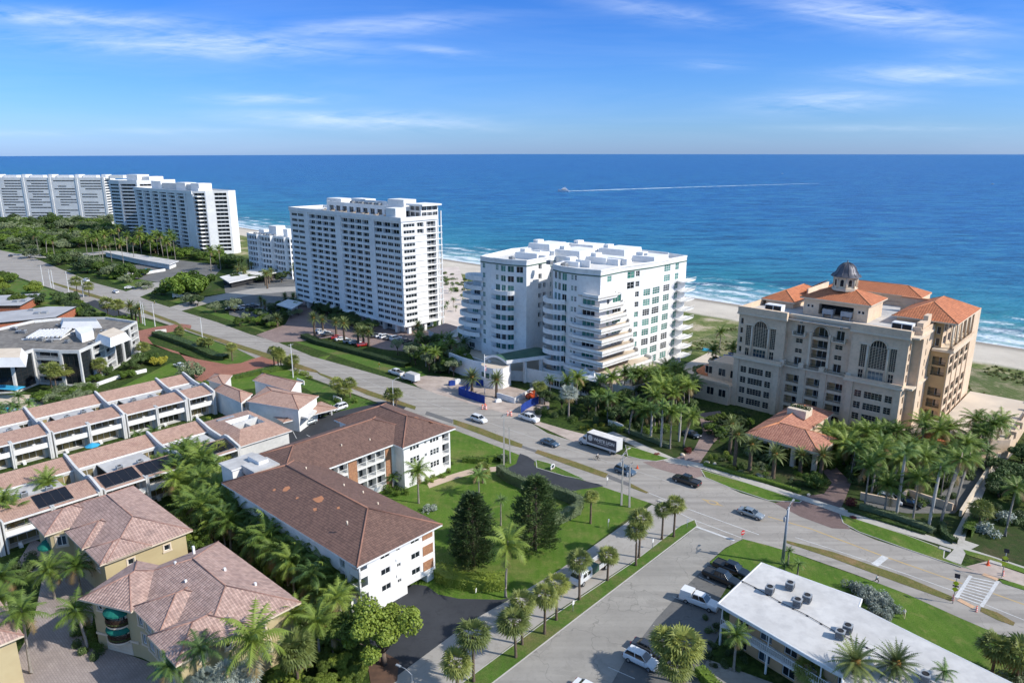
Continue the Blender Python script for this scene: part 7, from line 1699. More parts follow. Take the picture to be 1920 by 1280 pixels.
for p in scatter([(440, 590), (560, 570), (560, 600), (500, 620), (440, 610)], 26, 2.6, 35): tree(RND.choice(('green', 'deep', 'olive')), 0, 0, RND.uniform(2, 3), RND.uniform(3, 4.6), 'bushy tree by the car park at the left foot of the slab tower', 'trees left of the slab tower', xy=p)
for p in scatter([(455, 505), (548, 515), (560, 535), (480, 545), (440, 530)], 26, 3.2, 36): 
 if RND.random() < .5: palm('date', 0, 0, h=RND.uniform(4, 8), s=.85, label='palm at the foot of the small six-storey block', group='palms at the small block', xy=p)
 else: tree('deep', 0, 0, RND.uniform(2.5, 3.5), RND.uniform(4, 6), 'dark tree at the foot of the small six-storey block', 'trees at the small block', xy=p)
tree('green', 348, 556, 11, 13.5, 'very large round green tree at the roadside left of the small block'); tree('green', 378, 548, 8.5, 11.0, 'second large green tree touching the very large roadside tree'); tree('olive', 440, 585, 4.5, 6.5, 'olive tree on the lawn right of the large roadside trees')
# upper left: strip along the road and in front of the far towers
for i, (x, c) in enumerate(((160, 440), (172, 446), (184, 444), (197, 440), (206, 452), (216, 436), (222, 426), (236, 441), (248, 452), (262, 440), (268, 430), (280, 446), (293, 438), (302, 441), (318, 440), (325, 447), (190, 458), (228, 456), (312, 452), (392, 470), (410, 466), (100, 450), (85, 445), (70, 440))):
 palm('coconut', x + 4, c + 40, c, s=1.25, bend=(0, 1.2, .6)[i % 3], label='tall thin palm in the loose stand in front of the far white towers', group='tall palms before the far towers')
for p in scatter([(-40, 446), (60, 432), (215, 440), (235, 465), (330, 475), (440, 492), (440, 505), (335, 482), (215, 466), (100, 466), (0, 462)], 110, 6.5, 41):
 tree(RND.choice(('green', 'deep', 'olive', 'green')), 0, 0, RND.uniform(5, 8), RND.uniform(5, 9), 'leafy tree in the broken belt in front of the far white towers', 'tree belt before the far towers', xy=p)
for i, (k, x, y, r_, h_) in enumerate((('olive', 55, 484, 6, 8), ('deep', 112, 497, 7, 9), ('olive', 140, 492, 6, 8), ('green', 128, 488, 6, 9), ('deep', 163, 512, 7, 9), ('olive', 172, 505, 6.5, 9), ('green', 188, 512, 5, 8), ('olive', 215, 520, 7, 9), ('green', 238, 522, 6.5, 9), ('deep', 226, 516, 5, 8), ('green', 255, 524, 3.5, 4), ('green', 270, 516, 4, 4))):
 tree(k, x, y, r_, h_, 'spreading tree, %s from the left in the row by the far road' % ordw(i), 'spreading trees by the far road')
for p in scatter([(-40, 525), (30, 528), (78, 560), (60, 590), (0, 560), (-40, 560)], 14, 4.5, 42): tree(RND.choice(('green', 'bright', 'deep')), 0, 0, RND.uniform(3, 5), RND.uniform(4, 6.5), 'bushy tree by the road at the left edge beyond the brick buildings', 'trees at the left edge', xy=p)
for i, (x, y, c) in enumerate(((146, 556, 527), (168, 556, 536), (203, 592, 568), (224, 597, 571))): palm('sabal', x, y, c, s=1.4, label='cabbage palm, %s from the left beside the far road' % ordw(i), group='cabbage palms by the far road')
for x, y, c in ((248, 600, 575), (264, 605, 580), (256, 602, 584)): palm('date', x, y, c, s=1.15, label='dark feather palm beside the poles near the brick drive', group='dark feather palms by the brick drive')
for p in scatter([(110, 585), (150, 572), (185, 600), (230, 605), (255, 615), (240, 600), (160, 596)], 24, 2.6, 43): tree(RND.choice(('green', 'bright', 'deep')), 0, 0, RND.uniform(1.8, 3.2), RND.uniform(2, 3.6), 'bushy tree between the brick buildings and the roadside', 'bushes behind the brick buildings', name='bushy_tree', xy=p)
for p in scatter([(100, 560), (140, 555), (165, 575), (130, 590)], 8, 3, 44): tree('deep', 0, 0, 3.4, 4.2, 'dark tree on the lawn behind the brick buildings', 'dark trees behind the brick buildings', xy=p)
for p in scatter([(-60, 428), (60, 424), (205, 425), (235, 448), (330, 470), (300, 478), (190, 455), (60, 438), (-60, 440)], 90, 6.0, 45): tree(RND.choice(('green', 'deep', 'olive')), 0, 0, RND.uniform(6, 9), RND.uniform(8, 13), 'tall tree in the dense belt at the foot of the far white towers', 'tall trees at the far tower feet', xy=p)
for p in scatter([(-40, 465), (60, 474), (250, 540), (430, 598), (420, 585), (330, 560), (200, 510), (60, 466)], 34, 5, 46): tree(RND.choice(('green', 'deep', 'olive')), 0, 0, RND.uniform(2.5, 5), RND.uniform(2.5, 5.5), 'bush on the lawns on the sea side of the far road', 'bushes on the far lawns', name='bushy_tree', xy=p)
# brick drive island, roadside lawns
hedge('island_hedge', [(292, 628), (330, 640), (370, 655), (405, 672), (424, 674)], 3.4, 1.6, LF_DEEP, 'dark irregular hedge on the grass island inside the red brick drive')
for i, (x, y, c) in enumerate(((337, 630, 620), (392, 657, 640), (378, 655, 640), (436, 676, 650))): palm('sabal', x, y, c, s=.95, label='cabbage palm, %s from the left on the island inside the red brick drive' % ordw(i), group='cabbage palms on the brick drive island')
for i, (x, y, c) in enumerate(((522, 688, 660), (514, 684, 656), (527, 688, 664), (551, 692, 674), (543, 690, 676))): palm('sabal', x, y, c, s=1.05, label='cabbage palm, %s in the pair of clumps by the white pole above the townhouses' % ordw(i), group='cabbage palms by the white pole')
for i, (x, y, c) in enumerate(((634, 743, 718), (646, 748, 728), (657, 744, 717))): palm('sabal', x, y, c, s=1.15, label='cabbage palm, %s of the trio on the lawn above the black lot' % ordw(i), group='cabbage palm trio above the black lot')
for i, (x, y, c) in enumerate(((734, 760, 738), (743, 760, 736))): palm('sabal', x, y, c, s=1.05, label='cabbage palm, %s of the two behind the brown roof peak' % ordw(i), group='cabbage palms behind the brown roof')
for p in scatter([(628, 748), (662, 748), (668, 756), (640, 760)], 6, 1.5, 51): shrub('green', 0, 0, 1.4, 1.4, 'green shrub under the trio of cabbage palms above the black lot', 'shrubs under the palm trio', xy=p)
hedge('drive_hedge', [(383, 722), (430, 712), (480, 702), (530, 692), (548, 690)], 2.0, 1.2, LF_TREE, 'straight green hedge between the brick drive and the townhouses')
for p in scatter([(545, 695), (575, 700), (580, 712), (560, 710)], 5, 1.6, 52): shrub('bright', 0, 0, 1.3, 1.2, 'light green shrub beside the white-gabled townhouse', 'shrubs by the gabled townhouse', xy=p)
tree('olive', 362, 712, 4.6, 5.2, 'sparse greyish tree by the white parked car on the brick drive')
for i, (k, x, y, r_, h_) in enumerate((('yellow', 300, 684, 3.0, 3.0), ('green', 282, 680, 3.2, 3.6), ('deep', 262, 685, 3.0, 4.0), ('deep', 245, 692, 2.6, 3.4), ('green', 240, 708, 2.6, 2.6), ('green', 178, 716, 3.0, 2.6), ('deep', 200, 702, 2.4, 3.0))): tree(k, x, y, r_, h_, 'rounded bush, %s in the garden of the black-glass condo' % ordw(i), 'garden bushes of the black-glass condo', name='bushy_tree')
for i, (x, y, c) in enumerate(((97, 728, 690), (107, 735, 695), (126, 722, 692), (190, 712, 681), (270, 668, 650))): palm('sabal', x, y, c, s=1.25, label='palm, %s from the left against the black-glass condo' % ordw(i), group='palms against the black-glass condo')
for p in scatter([(70, 750), (160, 730), (175, 745), (150, 765), (90, 770)], 20, 2.3, 53): tree(RND.choice(('olive', 'green', 'green')), 0, 0, RND.uniform(2.0, 3.0), RND.uniform(2.4, 3.8), 'bushy tree between the black-glass condo and the townhouse row', 'bushes below the black-glass condo', name='bushy_tree', xy=p)
for p in scatter([(-20, 770), (50, 760), (70, 785), (0, 800)], 9, 2.6, 54): palm('dark', 0, 0, h=RND.uniform(2, 4), s=.9, label='palm round the pool at the left edge above the townhouse row', group='palms round the left pool', xy=p)
for p in scatter([(0, 905), (60, 895), (190, 850), (300, 815), (395, 785), (400, 800), (330, 815), (200, 862), (70, 920), (0, 935)], 60, 1.7, 55): shrub(RND.choice(('green', 'bright', 'deep')), 0, 0, RND.uniform(.9, 1.7), RND.uniform(.9, 2.0), 'garden shrub in the strip between the two townhouse rows', 'shrubs between the townhouse rows', xy=p)
for p in scatter([(170, 870), (290, 815), (300, 830), (180, 885)], 6, 3, 56): palm('dark', 0, 0, h=RND.uniform(1.8, 3.4), s=.85, label='small palm in the strip between the two townhouse rows', group='palms between the townhouse rows', xy=p)
tree('yellow', 338, 815, 1.8, 1.8, 'bright yellow-green bush between the townhouse rows', name='bushy_tree')
palm('sabal', 416, 888, 848, s=1.25, label='cabbage palm in front of the right-hand solar panels')
# palms round the villas
for i, (x, y, c, s) in enumerate(((98, 958, 903, .95), (162, 940, 912, .6), (36, 1010, 958, 1.0), (20, 1000, 935, .9), (45, 960, 925, .8))): palm('coconut', x, y, c, s=s, label='coconut palm, %s in the group behind the left villa near the solar panels' % ordw(i), group='coconut palms behind the left villa')
for i, (x, y, c, b_) in enumerate(((103, 1122, 1066, .4), (153, 1118, 1061, 0), (17, 1160, 1081, 0), (59, 1262, 1151, .5), (166, 1221, 1151, 1.4), (20, 1200, 1120, .3))): palm('coconut', x, y, c, s=.95, bend=b_, label='coconut palm, %s standing in the paved court left of the awninged villa' % ordw(i), group='coconut palms in the villa court')
for p in scatter([(140, 1180), (175, 1170), (190, 1240), (150, 1225)], 10, 1.2, 57): shrub(RND.choice(('deep', 'green')), 0, 0, 1.1, 1.1, 'dark shrub at the left corner of the awninged villa', 'shrubs at the villa corner', xy=p)
for p in scatter([(0, 1090), (60, 1040), (70, 1060), (10, 1120)], 9, 1.6, 58): shrub('deep', 0, 0, 1.5, 1.5, 'dark shrub left of the villa court at the left edge', 'shrubs at the left court edge', xy=p)
grove = [(315, 905), (380, 890), (410, 935), (480, 985), (560, 1035), (640, 1085), (650, 1130), (640, 1180), (600, 1160), (575, 1130), (500, 1075), (420, 1025), (365, 1000), (345, 965)]
for p in scatter(grove, 80, 1.6, 61): palm(RND.choice(('coconut', 'coconut', 'dark')), 0, 0, h=RND.uniform(3.5, 6.6), s=RND.uniform(.95, 1.25), bend=RND.choice((0, .4, .8)), label='palm in the dense grove between the villas and the brown-roofed apartments', group='dense palm grove between villas and apartments', xy=p)
for p in scatter(grove, 70, 1.2, 62): shrub(RND.choice(('green', 'deep', 'bright')), 0, 0, RND.uniform(1, 1.7), RND.uniform(1.2, 2.6), 'leafy shrub under the dense grove between the villas and the apartments', 'shrubs under the dense grove', xy=p)
for p in scatter([(215, 1085), (290, 1045), (360, 1010), (400, 1030), (330, 1060), (240, 1110)], 24, 1.5, 63): tree(RND.choice(('green', 'bright', 'deep')), 0, 0, RND.uniform(1.3, 2.0), RND.uniform(3.0, 4.6), 'leafy shrub-tree squeezed between the two large villas', 'shrub-trees between the villas', name='bushy_tree', xy=p)
for p in scatter([(300, 900), (380, 880), (390, 900), (320, 920)], 9, 1.8, 64): palm('coconut', 0, 0, h=RND.uniform(4, 6), s=.9, label='palm below the solar-panelled townhouses', group='palms below the solar panels', xy=p)
tree('bright', 720, 1245, 5.4, 9.2, 'big round bright green tree in the foreground beside the black asphalt')
tree('bright', 660, 1235, 3.9, 7.4, 'smaller bright green tree left of the big round foreground tree')
for i, (k, x, y, c, s) in enumerate((('dark', 392, 1330, 1215, 1.15), ('coconut', 487, 1320, 1200, 1.25), ('silver', 430, 1340, 1265, 1.1), ('silver', 470, 1330, 1262, 1.0), ('sabal', 560, 1290, 1216, 1.35), ('dark', 330, 1340, 1250, .9), ('coconut', 600, 1240, 1165, .9), ('coconut', 560, 1225, 1150, .9), ('dark', 625, 1235, 1180, .9), ('coconut', 640, 1215, 1120, .9), ('silver', 400, 1350, 1270, .9))):
 palm(k, x, y, c, s=s, label='palm, %s of the mixed foreground group between the awninged villa and the big round tree' % ordw(i), group='foreground palms by the villa')
for p in scatter([(520, 1240), (600, 1215), (690, 1250), (690, 1330), (500, 1340)], 26, 1.2, 65): tree('bright', 0, 0, RND.uniform(1.2, 1.8), RND.uniform(2.0, 2.8), 'bright leafy bush in the bank along the bottom edge', 'bushes along the bottom edge', name='bushy_tree', xy=p)
for p in scatter([(560, 1150), (650, 1150), (680, 1220), (600, 1250), (540, 1200)], 22, 1.2, 66): shrub(RND.choice(('green', 'bright', 'deep')), 0, 0, 1.3, 2.2, 'leafy shrub behind the big round foreground tree', 'shrubs behind the foreground tree', xy=p)
sheet('mulch_bed', [(690, 1250), (725, 1225), (748, 1238), (745, 1275), (700, 1310)], MULCH, .05)
r = random.Random(77); b = MB()
for _ in range(9000):
 px, py = r.uniform(820, 1990), 0
 s_ = r.uniform(-86, -36); q_ = r.uniform(-330, 130); x, y = SP(s_, q_)
 if noise.noise(Vector((x, y, 0)) * .06) < -.02: continue
 h_ = r.uniform(.25, .8); w_ = r.uniform(.3, .8)
 for k in range(3):
  a = r.uniform(0, 3.14); dx, dy = math.cos(a) * w_, math.sin(a) * w_
  b.face([(x - dx, y - dy, 0), (x + dx, y + dy, 0), (x + dx * .4 + r.uniform(-.3, .3), y + dy * .4 + r.uniform(-.3, .3), h_)], 0)
o = b.mesh('dune_scrub', [LEAF('dune_scrub_leaf', (.20, .21, .08), (.09, .12, .035), scale=.2)], uv=False)
o = bpy.data.objects.new('dune_scrub', o); COL.objects.link(o); tag(o, 'low sea-oats scrub covering the dune behind the beach', 'dune scrub', kind='stuff')
# == VEHICLES
def PAINT(name, c, rough=.25, metal=0.0):
 m, t, b = nt(name); b.inputs['Base Color'].default_value = (*c, 1); b.inputs['Roughness'].default_value = rough
 b.inputs['Metallic'].default_value = metal; b.inputs['Coat Weight'].default_value = .6; b.inputs['Coat Roughness'].default_value = .08; return m
CP = dict(white=PAINT('car_paint_white', (.72, .73, .74)), black=PAINT('car_paint_black', (.006, .009, .013), .2), silver=PAINT('car_paint_silver', (.36, .40, .42), .3, .5), grey=PAINT('car_paint_grey', (.10, .11, .12), .3, .4),
   blue=PAINT('car_paint_blue_grey', (.09, .15, .22), .3, .4), red=PAINT('car_paint_red', (.35, .02, .02)), brightblue=PAINT('car_paint_blue', (.02, .05, .25)), dark=PAINT('car_paint_dark', (.03, .035, .045)))
AUTOG = PAINT('car_glass', (.012, .016, .02), .05); RUBBER = PAINT('tyre_rubber', (.015, .015, .015), .9); RIM = PAINT('wheel_rim', (.4, .41, .42), .35, .7)
HEADL = PAINT('headlight_glass', (.6, .62, .65), .1); TAILL = PAINT('tail_light', (.3, .01, .01), .2)
def loft(b, secs, m, capm=None):
 n = len(secs[0]); i0 = len(b.v)
 for s in secs: b.v.extend(s)
 for k in range(len(secs) - 1):
  for q in range(n):
   r_ = (q + 1) % n; b.f.append((i0 + k * n + q, i0 + k * n + r_, i0 + (k + 1) * n + r_, i0 + (k + 1) * n + q)); b.m.append(m if not callable(m) else m(k, q)); b.sm.append(False)
 b.f.append(tuple(i0 + q for q in range(n))[::-1]); b.m.append(0); b.sm.append(False); b.f.append(tuple(i0 + (len(secs) - 1) * n + q for q in range(n))); b.m.append(0); b.sm.append(False)
def sec(x, hw, zt, zb=.3): return [(x, -hw * .9, zb), (x, hw * .9, zb), (x, hw, zb + .22), (x, hw * .99, zt - .16), (x, hw * .86, zt), (x, -hw * .86, zt), (x, -hw * .99, zt - .16), (x, -hw, zb + .22)][::-1]
CARS = dict(
 sedan=dict(L=4.8, hw=.91, body=[(-2.4, .78, .82), (-2.3, .86, .97), (-1.5, .90, 1.0), (0, .91, .95), (.95, .91, .93), (1.85, .88, .80), (2.3, .78, .66), (2.38, .7, .55)], cab=(-1.75, 1.05, -1.05, .25, .96, 1.42)),
 suv=dict(L=4.8, hw=.95, body=[(-2.35, .84, .95), (-2.28, .90, 1.10), (-1, .95, 1.10), (.8, .95, 1.08), (1.8, .92, 1.0), (2.28, .84, .85), (2.36, .75, .6)], cab=(-2.22, 1.15, -1.85, .35, 1.06, 1.70)),
 pickup=dict(L=5.9, hw=.99, body=[(-2.95, .92, 1.12), (-2.9, .96, 1.18), (-.9, .98, 1.18), (1.2, .98, 1.18), (2.4, .96, 1.10), (2.88, .88, .95), (2.95, .8, .7)], cab=(-.95, 1.45, -.8, .75, 1.16, 1.88)),
 van=dict(L=5.2, hw=.98, body=[(-2.6, .92, 1.2), (-2.55, .97, 1.95), (.6, .97, 1.98), (1.0, .96, 1.3), (1.9, .94, 1.1), (2.5, .88, .9), (2.6, .8, .6)], cab=(.3, 1.9, .0, .85, 1.1, 1.9)))
def car_parts(kind):
 d = CARS[kind]; b = MB(); loft(b, [sec(*s) for s in d['body']], 0)
 xb0, xb1, xt0, xt1, zb, zt = d['cab']; hb, ht_ = d['hw'] * .86, d['hw'] * .68
 g = MB(); B_ = [(xb0, -hb, zb - .03), (xb1, -hb, zb - .03), (xb1, hb, zb - .03), (xb0, hb, zb - .03)]; T_ = [(xt0, -ht_, zt - .05), (xt1, -ht_, zt - .05), (xt1, ht_, zt - .05), (xt0, ht_, zt - .05)]
 for k in range(4): j = (k + 1) % 4; g.face([B_[k], B_[j], T_[j], T_[k]], 0)
 g.face(T_, 0)
 b.prism([(xt0 - .04, -ht_ - .02), (xt1 + .04, -ht_ - .02), (xt1 + .04, ht_ + .02), (xt0 - .04, ht_ + .02)], zt - .05, zt + .03, 0, inset=.06)
 for k in range(4): b.tube([B_[k], T_[k]], .05, 4, 0, cap=False)
 for s in (-1, 1):
  xm = (xt0 + xt1) / 2; b.tube([((xb0 + xb1) / 2, s * hb, zb), (xm, s * ht_, zt)], .045, 4, 0, cap=False)
  b.box(xb1 - .35, xb1 - .15, *sorted((s * d['hw'], s * (d['hw'] + .18))), zb - .02, zb + .14, 0)
 if kind == 'pickup':
  b.box(-2.75, -1.0, -.78, .78, 1.185, 1.19, 1)
  for s in (-1, 1): b.box(-2.85, -1.0, *sorted((s * .82, s * .94)), 1.182, 1.26, 0)
 if kind == 'van':
  for y in (-.6, .6): b.box(-2.3, .4, y - .04, y + .04, 2.05, 2.12, 0)
  for x in (-2.2, -.9, .3): b.box(x, x + .08, -.9, .9, 2.0, 2.05, 0)
  b.box(-2.5, -.2, -.7, .7, 1.99, 2.3, 0)
 return b, g
def wheel_mesh():
 t = MB(); t.tube([(0, -.11, 0), (0, .11, 0)], .34, 14, 0); r_ = MB(); r_.tube([(0, -.125, 0), (0, .125, 0)], .21, 10, 0); return t.mesh('tyre', [RUBBER], False), r_.mesh('rim', [RIM], False)
TYRE, RIMM = wheel_mesh(); _cars = {}
def vehicle(kind, color, px, py, az, label, group=None, small=False, name=None, xy=None, sc_=1.0):
 d = CARS[kind]
 if kind not in _cars:
  b, g = car_parts(kind); h = MB(); h.box(-.06, .06, -.2, .2, -.09, .09); _cars[kind] = (b, g.mesh('windows', [AUTOG], False), h.mesh('headlight', [HEADL], False), h.mesh('tail_light', [TAILL], False), {})
 b, gm, hl, tl, bd = _cars[kind]
 if color not in bd: bd[color] = b.mesh('body', [CP[color], RUBBER], False)
 x, y = xy if xy else G(px, py); a = math.atan2(*reversed(AX(az)))
 n = name or dict(sedan='sedan_car', suv='suv', pickup='pickup_truck', van='service_van')[kind]
 e = empty(n, (x, y, .045), a, label, dict(sedan='car', suv='car', pickup='pickup truck', van='van')[kind], group); e.scale = (sc_,) * 3
 link_mesh('body', bd[color], e); link_mesh('windows', gm, e)
 wb = d['L'] * .3
 for sx in (-1, 1):
  for sy in (-1, 1):
   w_ = link_mesh('wheel', TYRE, e, (sx * wb * (1.06 if sx > 0 else 1), sy * (d['hw'] - .07), .34))
   if not small:
    link_mesh('rim', RIMM, w_)
    if sx > 0: link_mesh('headlight', hl, e, (d['body'][-2][0] - .02, sy * d['hw'] * .66, .68))
    else: link_mesh('tail_light', tl, e, (d['body'][0][0] + .0, sy * d['hw'] * .68, .78))
 return e
S, N_ = 132, -48
def vcap(e): b = MB(); b.prism([(-2.85, -.93), (-1.0, -.93), (-1.0, .93), (-2.85, .93)], 1.2, 1.95, 0, inset=.08); b.build('bed_cap', CP['white'], e)
for a in (('suv', 'white', 898, 790, S, 'white SUV with a sunroof driving past the construction site'), ('sedan', 'blue', 1031, 834, S, 'blue-grey sedan driving beside the moving truck'), ('suv', 'blue', 1172, 887, S, 'blue-grey hatchback passing behind the two leaning poles'),
   ('pickup', 'black', 1287, 906, N_, 'black pickup truck crossing in front of the first brick driveway'), ('sedan', 'silver', 1408, 967, S, 'silver coupe driving on the main road near the stop sign'), ('pickup', 'white', 992, 788, S, 'white pickup truck parked on the sandy shoulder by the blue fence'),
   ('pickup', 'white', 743, 702, N_, 'white pickup truck parked on the shoulder touching the white service truck'), ('sedan', 'white', 337, 688, -55, 'white sedan parked on the brick drive next to the greyish tree'), ('pickup', 'black', 1371, 1073, S, 'black pickup with covered bed, parked nearest the grass corner of the motel lot'),
   ('pickup', 'black', 1352, 1089, S, 'black pickup parked second from the grass corner of the motel lot'), ('pickup', 'white', 1311, 1133, 126, 'white pickup with a white utility cap in the motel lot'), ('suv', 'white', 1202, 1243, 128, 'white SUV with a black sunroof in the motel lot beside the dark sedan'),
   ('sedan', 'dark', 1216, 1222, 128, 'dark green-black sedan half under the cabbage palms in the motel lot'), ('sedan', 'white', 1106, 1302, 128, 'white car cut off by the bottom edge of the motel lot'), ('suv', 'white', 1668, 941, 128, 'white SUV parked under the palms right of the second brick drive'),
   ('suv', 'black', 1702, 948, 128, 'black SUV parked beside the white one under the palms'), ('sedan', 'dark', 1296, 818, 140, 'dark car parked behind the palms left of the first brick drive'), ('sedan', 'silver', 422, 922, 132, 'silver car under the left eave of the brown-roofed apartments'),
   ('sedan', 'silver', 578, 796, 220, 'silver sedan under the open carport, nearer one'), ('suv', 'white', 636, 768, 220, 'white SUV at the far end of the open carport'), ('sedan', 'dark', 606, 778, 220, 'dark car in the shade under the middle of the open carport')):
 v_ = vehicle(*a)
 if 'utility cap' in a[5]: vcap(v_)
for a in (('sedan', 'dark', 20, 481, N_, 'dark car far up the road at the left edge'), ('suv', 'white', 163, 528, S, 'white car beyond the cabbage palms on the far road'), ('sedan', 'white', 217, 549, N_, 'white sedan on the far road below the yellow sign'), ('sedan', 'white', 243, 541, 60, 'white car waiting at the mouth of the far side drive'), ('van', 'white', 335, 558, 60, 'white van parked under the very large roadside tree')):
 vehicle(*a, small=True)
lot = [('white', 600, 623), ('white', 608, 626), ('grey', 615, 629), ('red', 632, 635), ('white', 641, 638), ('silver', 656, 642), ('silver', 667, 645), ('red', 681, 649)]
for i, (c_, x, y) in enumerate(lot): vehicle('sedan', c_, x, y, 60, '%s car, %s from the left in the roadside row of the tower car park' % (c_, ordw(i)), 'cars in the roadside row of the tower car park', True)
lot = [('dark', 699, 630), ('dark', 706, 632), ('white', 714, 632), ('white', 723, 634), ('dark', 732, 636), ('white', 742, 637), ('grey', 752, 641), ('dark', 761, 643), ('brightblue', 810, 637)]
for i, (c_, x, y) in enumerate(lot): vehicle('suv' if i % 2 else 'sedan', c_, x, y, 50, '%s car, %s from the left in the row nearest the slab tower' % (c_.replace('brightblue', 'blue'), ordw(i)), 'cars in the row nearest the slab tower', True)
lot = [('dark', 433, 582), ('silver', 441, 581), ('white', 449, 580), ('grey', 458, 578), ('dark', 467, 577), ('grey', 476, 575)]
for i, (c_, x, y) in enumerate(lot): vehicle('sedan', c_, x, y, 80, '%s car, %s from the left in the shaded lot left of the slab tower' % (c_, ordw(i)), 'cars in the shaded lot', True)
def wheelset(e, pts, r_=.48):
 for x, y in pts:
  w_ = link_mesh('wheel', TYRE, e, (x, y, r_), 0, (r_ / .34, 1.3, r_ / .34)); link_mesh('rim', RIMM, w_)
a = math.atan2(*reversed(AX(N_)))
cx_, cy_ = G(1126, 846); dv = Vector(AX(N_)); sv = Vector(AX(44)); 
mt = empty('moving_truck', (cx_ + sv.x * 1.1, cy_ + sv.y * 1.1, .045), a, 'long moving truck with dark lettered sides stopped at the sea-side kerb', 'truck')
NAVY = PAINT('navy_side_panel', (.02, .035, .06), .5); TW = PAINT('truck_white', (.60, .61, .62), .4)
b = MB(); b.box(-4.3, 3.9, -1.25, 1.25, 1.05, 3.7, 0, 1); b.box(-4.25, 3.85, -1.262, -1.251, 1.34, 3.6, 2); b.box(-4.25, 3.85, 1.251, 1.262, 1.34, 3.6, 2)
b.box(-4.2, 3.8, -1.275, -1.251, .85, 1.3, 0); b.box(-4.2, 3.8, 1.251, 1.275, .85, 1.3, 0); b.box(-4.36, -4.302, -1.1, 1.1, 1.2, 3.5, 0)
for k in range(14): b.box(-3.9 + k * .56, -3.84 + k * .56, -1.2, 1.2, 3.702, 3.72, 1)
b.box(-4.2, 4.0, -.5, .5, .6, 1.04, 3); b.build('cargo_box', [TW, ROOFW, NAVY, RUBBER], mt)
b = MB(); loft(b, [sec(x, hw, zt, .5) for x, hw, zt in ((4.0, 1.1, 2.5), (4.1, 1.15, 2.6), (5.1, 1.12, 2.5), (5.4, 1.08, 1.7), (6.2, 1.0, 1.55), (6.5, .9, 1.2))], 0); b.build('cab', [TW, RUBBER], mt)
b = MB(); b.face([(5.13, -.95, 2.42), (5.13, .95, 2.42), (5.42, .95, 1.72), (5.42, -.95, 1.72)][::-1]); b.box(4.25, 5.0, -1.16, 1.16, 1.75, 2.35); b.build('windows', AUTOG, mt)
wheelset(mt, [(5.6, -.95), (5.6, .95), (-2.6, -1.0), (-2.6, 1.0)])
def lettering(txt, size, mat, parent, loc, rot, name='lettering', bold=.02):
 c_ = bpy.data.curves.new(name, 'FONT'); c_.body = txt; c_.size = size; c_.align_x = 'CENTER'; c_.align_y = 'CENTER'; c_.extrude = .006; c_.offset = bold; c_.resolution_u = 3
 tmp = bpy.data.objects.new('tmp_text', c_); COL.objects.link(tmp); bpy.context.view_layer.update()
 me = bpy.data.meshes.new_from_object(tmp.evaluated_get(bpy.context.evaluated_depsgraph_get())); bpy.data.objects.remove(tmp)
 me.materials.clear(); me.materials.append(mat); return link_mesh(name, me, parent, loc, rot=rot)
lettering('WHITE LION', 1.0, TW, mt, (-.9, 1.275, 2.55), (math.pi / 2, 0, math.pi), bold=.035)
lettering('WHITE LION', 1.0, TW, mt, (-.9, -1.275, 2.55), (math.pi / 2, 0, 0), bold=.035)
b = MB()
for sgn in (1,):
 cxm, czm = 2.9, 2.6; seg = 22
 out = [(cxm + math.cos(k * 2 * math.pi / seg) * (.72 if k % 2 else .58), czm + math.sin(k * 2 * math.pi / seg) * (.80 if k % 2 else .66)) for k in range(seg)]
 b.face([(x, 1.268, z) for x, z in out][::-1], 0)
 for p in ([(2.62, 2.9), (2.78, 2.84), (2.66, 2.78)], [(3.18, 2.9), (3.02, 2.84), (3.14, 2.78)], [(2.78, 2.5), (3.02, 2.5), (2.9, 2.36)], [(2.68, 2.22), (3.12, 2.22), (2.9, 2.12)], [(2.5, 2.5), (2.56, 2.55), (2.62, 2.2)], [(3.3, 2.5), (3.24, 2.55), (3.18, 2.2)]): b.face([(x, 1.272, z) for x, z in p][::-1], 1); b.face([(x, 1.272, z) for x, z in p], 1)
b.build('emblem', [TW, NAVY], mt)
b = MB(); b.box(-2.2, 1.0, 1.265, 1.270, 1.88, 1.96); b.build('small_lettering_line', TW, mt)
x, y = G(1107, 1078); ct = empty('crew_truck', (x, y, .05), math.atan2(*reversed(AX(221))), 'white crew-cab truck with a green tool bed in the access lane behind the palms', 'truck')
b = MB(); loft(b, [sec(x_, hw, zt, .5) for x_, hw, zt in ((.9, 1.0, 2.2), (1.0, 1.03, 2.3), (3.6, 1.02, 2.3), (4.3, .98, 1.5), (4.5, .95, 1.1))], 0); b.build('cab', [TW, RUBBER], ct)
b = MB(); b.box(1.4, 2.2, -1.04, 1.04, 1.45, 2.05); b.box(2.5, 3.4, -1.04, 1.04, 1.45, 2.05); b.face([(3.66, -.9, 2.22), (4.28, -.9, 1.55), (4.28, .9, 1.55), (3.66, .9, 2.22)]); b.build('windows', AUTOG, ct)
b = MB(); b.box(-.9, .8, -1.0, 1.0, .8, 2.0, 0); b.build('tool_bed', TEALR, ct)
b = MB()
for s_ in (-1.02, .97):
 for z in (.9, 1.2, 1.5): b.box(-4.6, -1.0, s_, s_ + .05, z, z + .2, 0)
b.box(-4.6, -1.0, -.96, .96, .75, .88, 1); b.build('stake_bed', [TW, WOODT], ct)
wheelset(ct, [(3.3, -.9), (3.3, .9), (-3.0, -.95), (-3.0, .95)], .42)
x, y = G(769, 714); ut = empty('utility_truck', (x, y, .045), math.atan2(*reversed(AX(N_))), 'white box-bodied utility truck parked on the shoulder near the bushes', 'truck')
b = MB(); b.box(-3.4, .9, -1.05, 1.05, .7, 2.7, 0, 1, ); b.build('cargo_box', [TW, ROOFL], ut); b = MB(); loft(b, [sec(x_, hw, zt, .45) for x_, hw, zt in ((.95, .98, 1.9), (2.0, 1.0, 1.95), (2.4, .96, 1.3), (3.3, .9, 1.0))], 0); b.build('cab', [TW, RUBBER], ut)
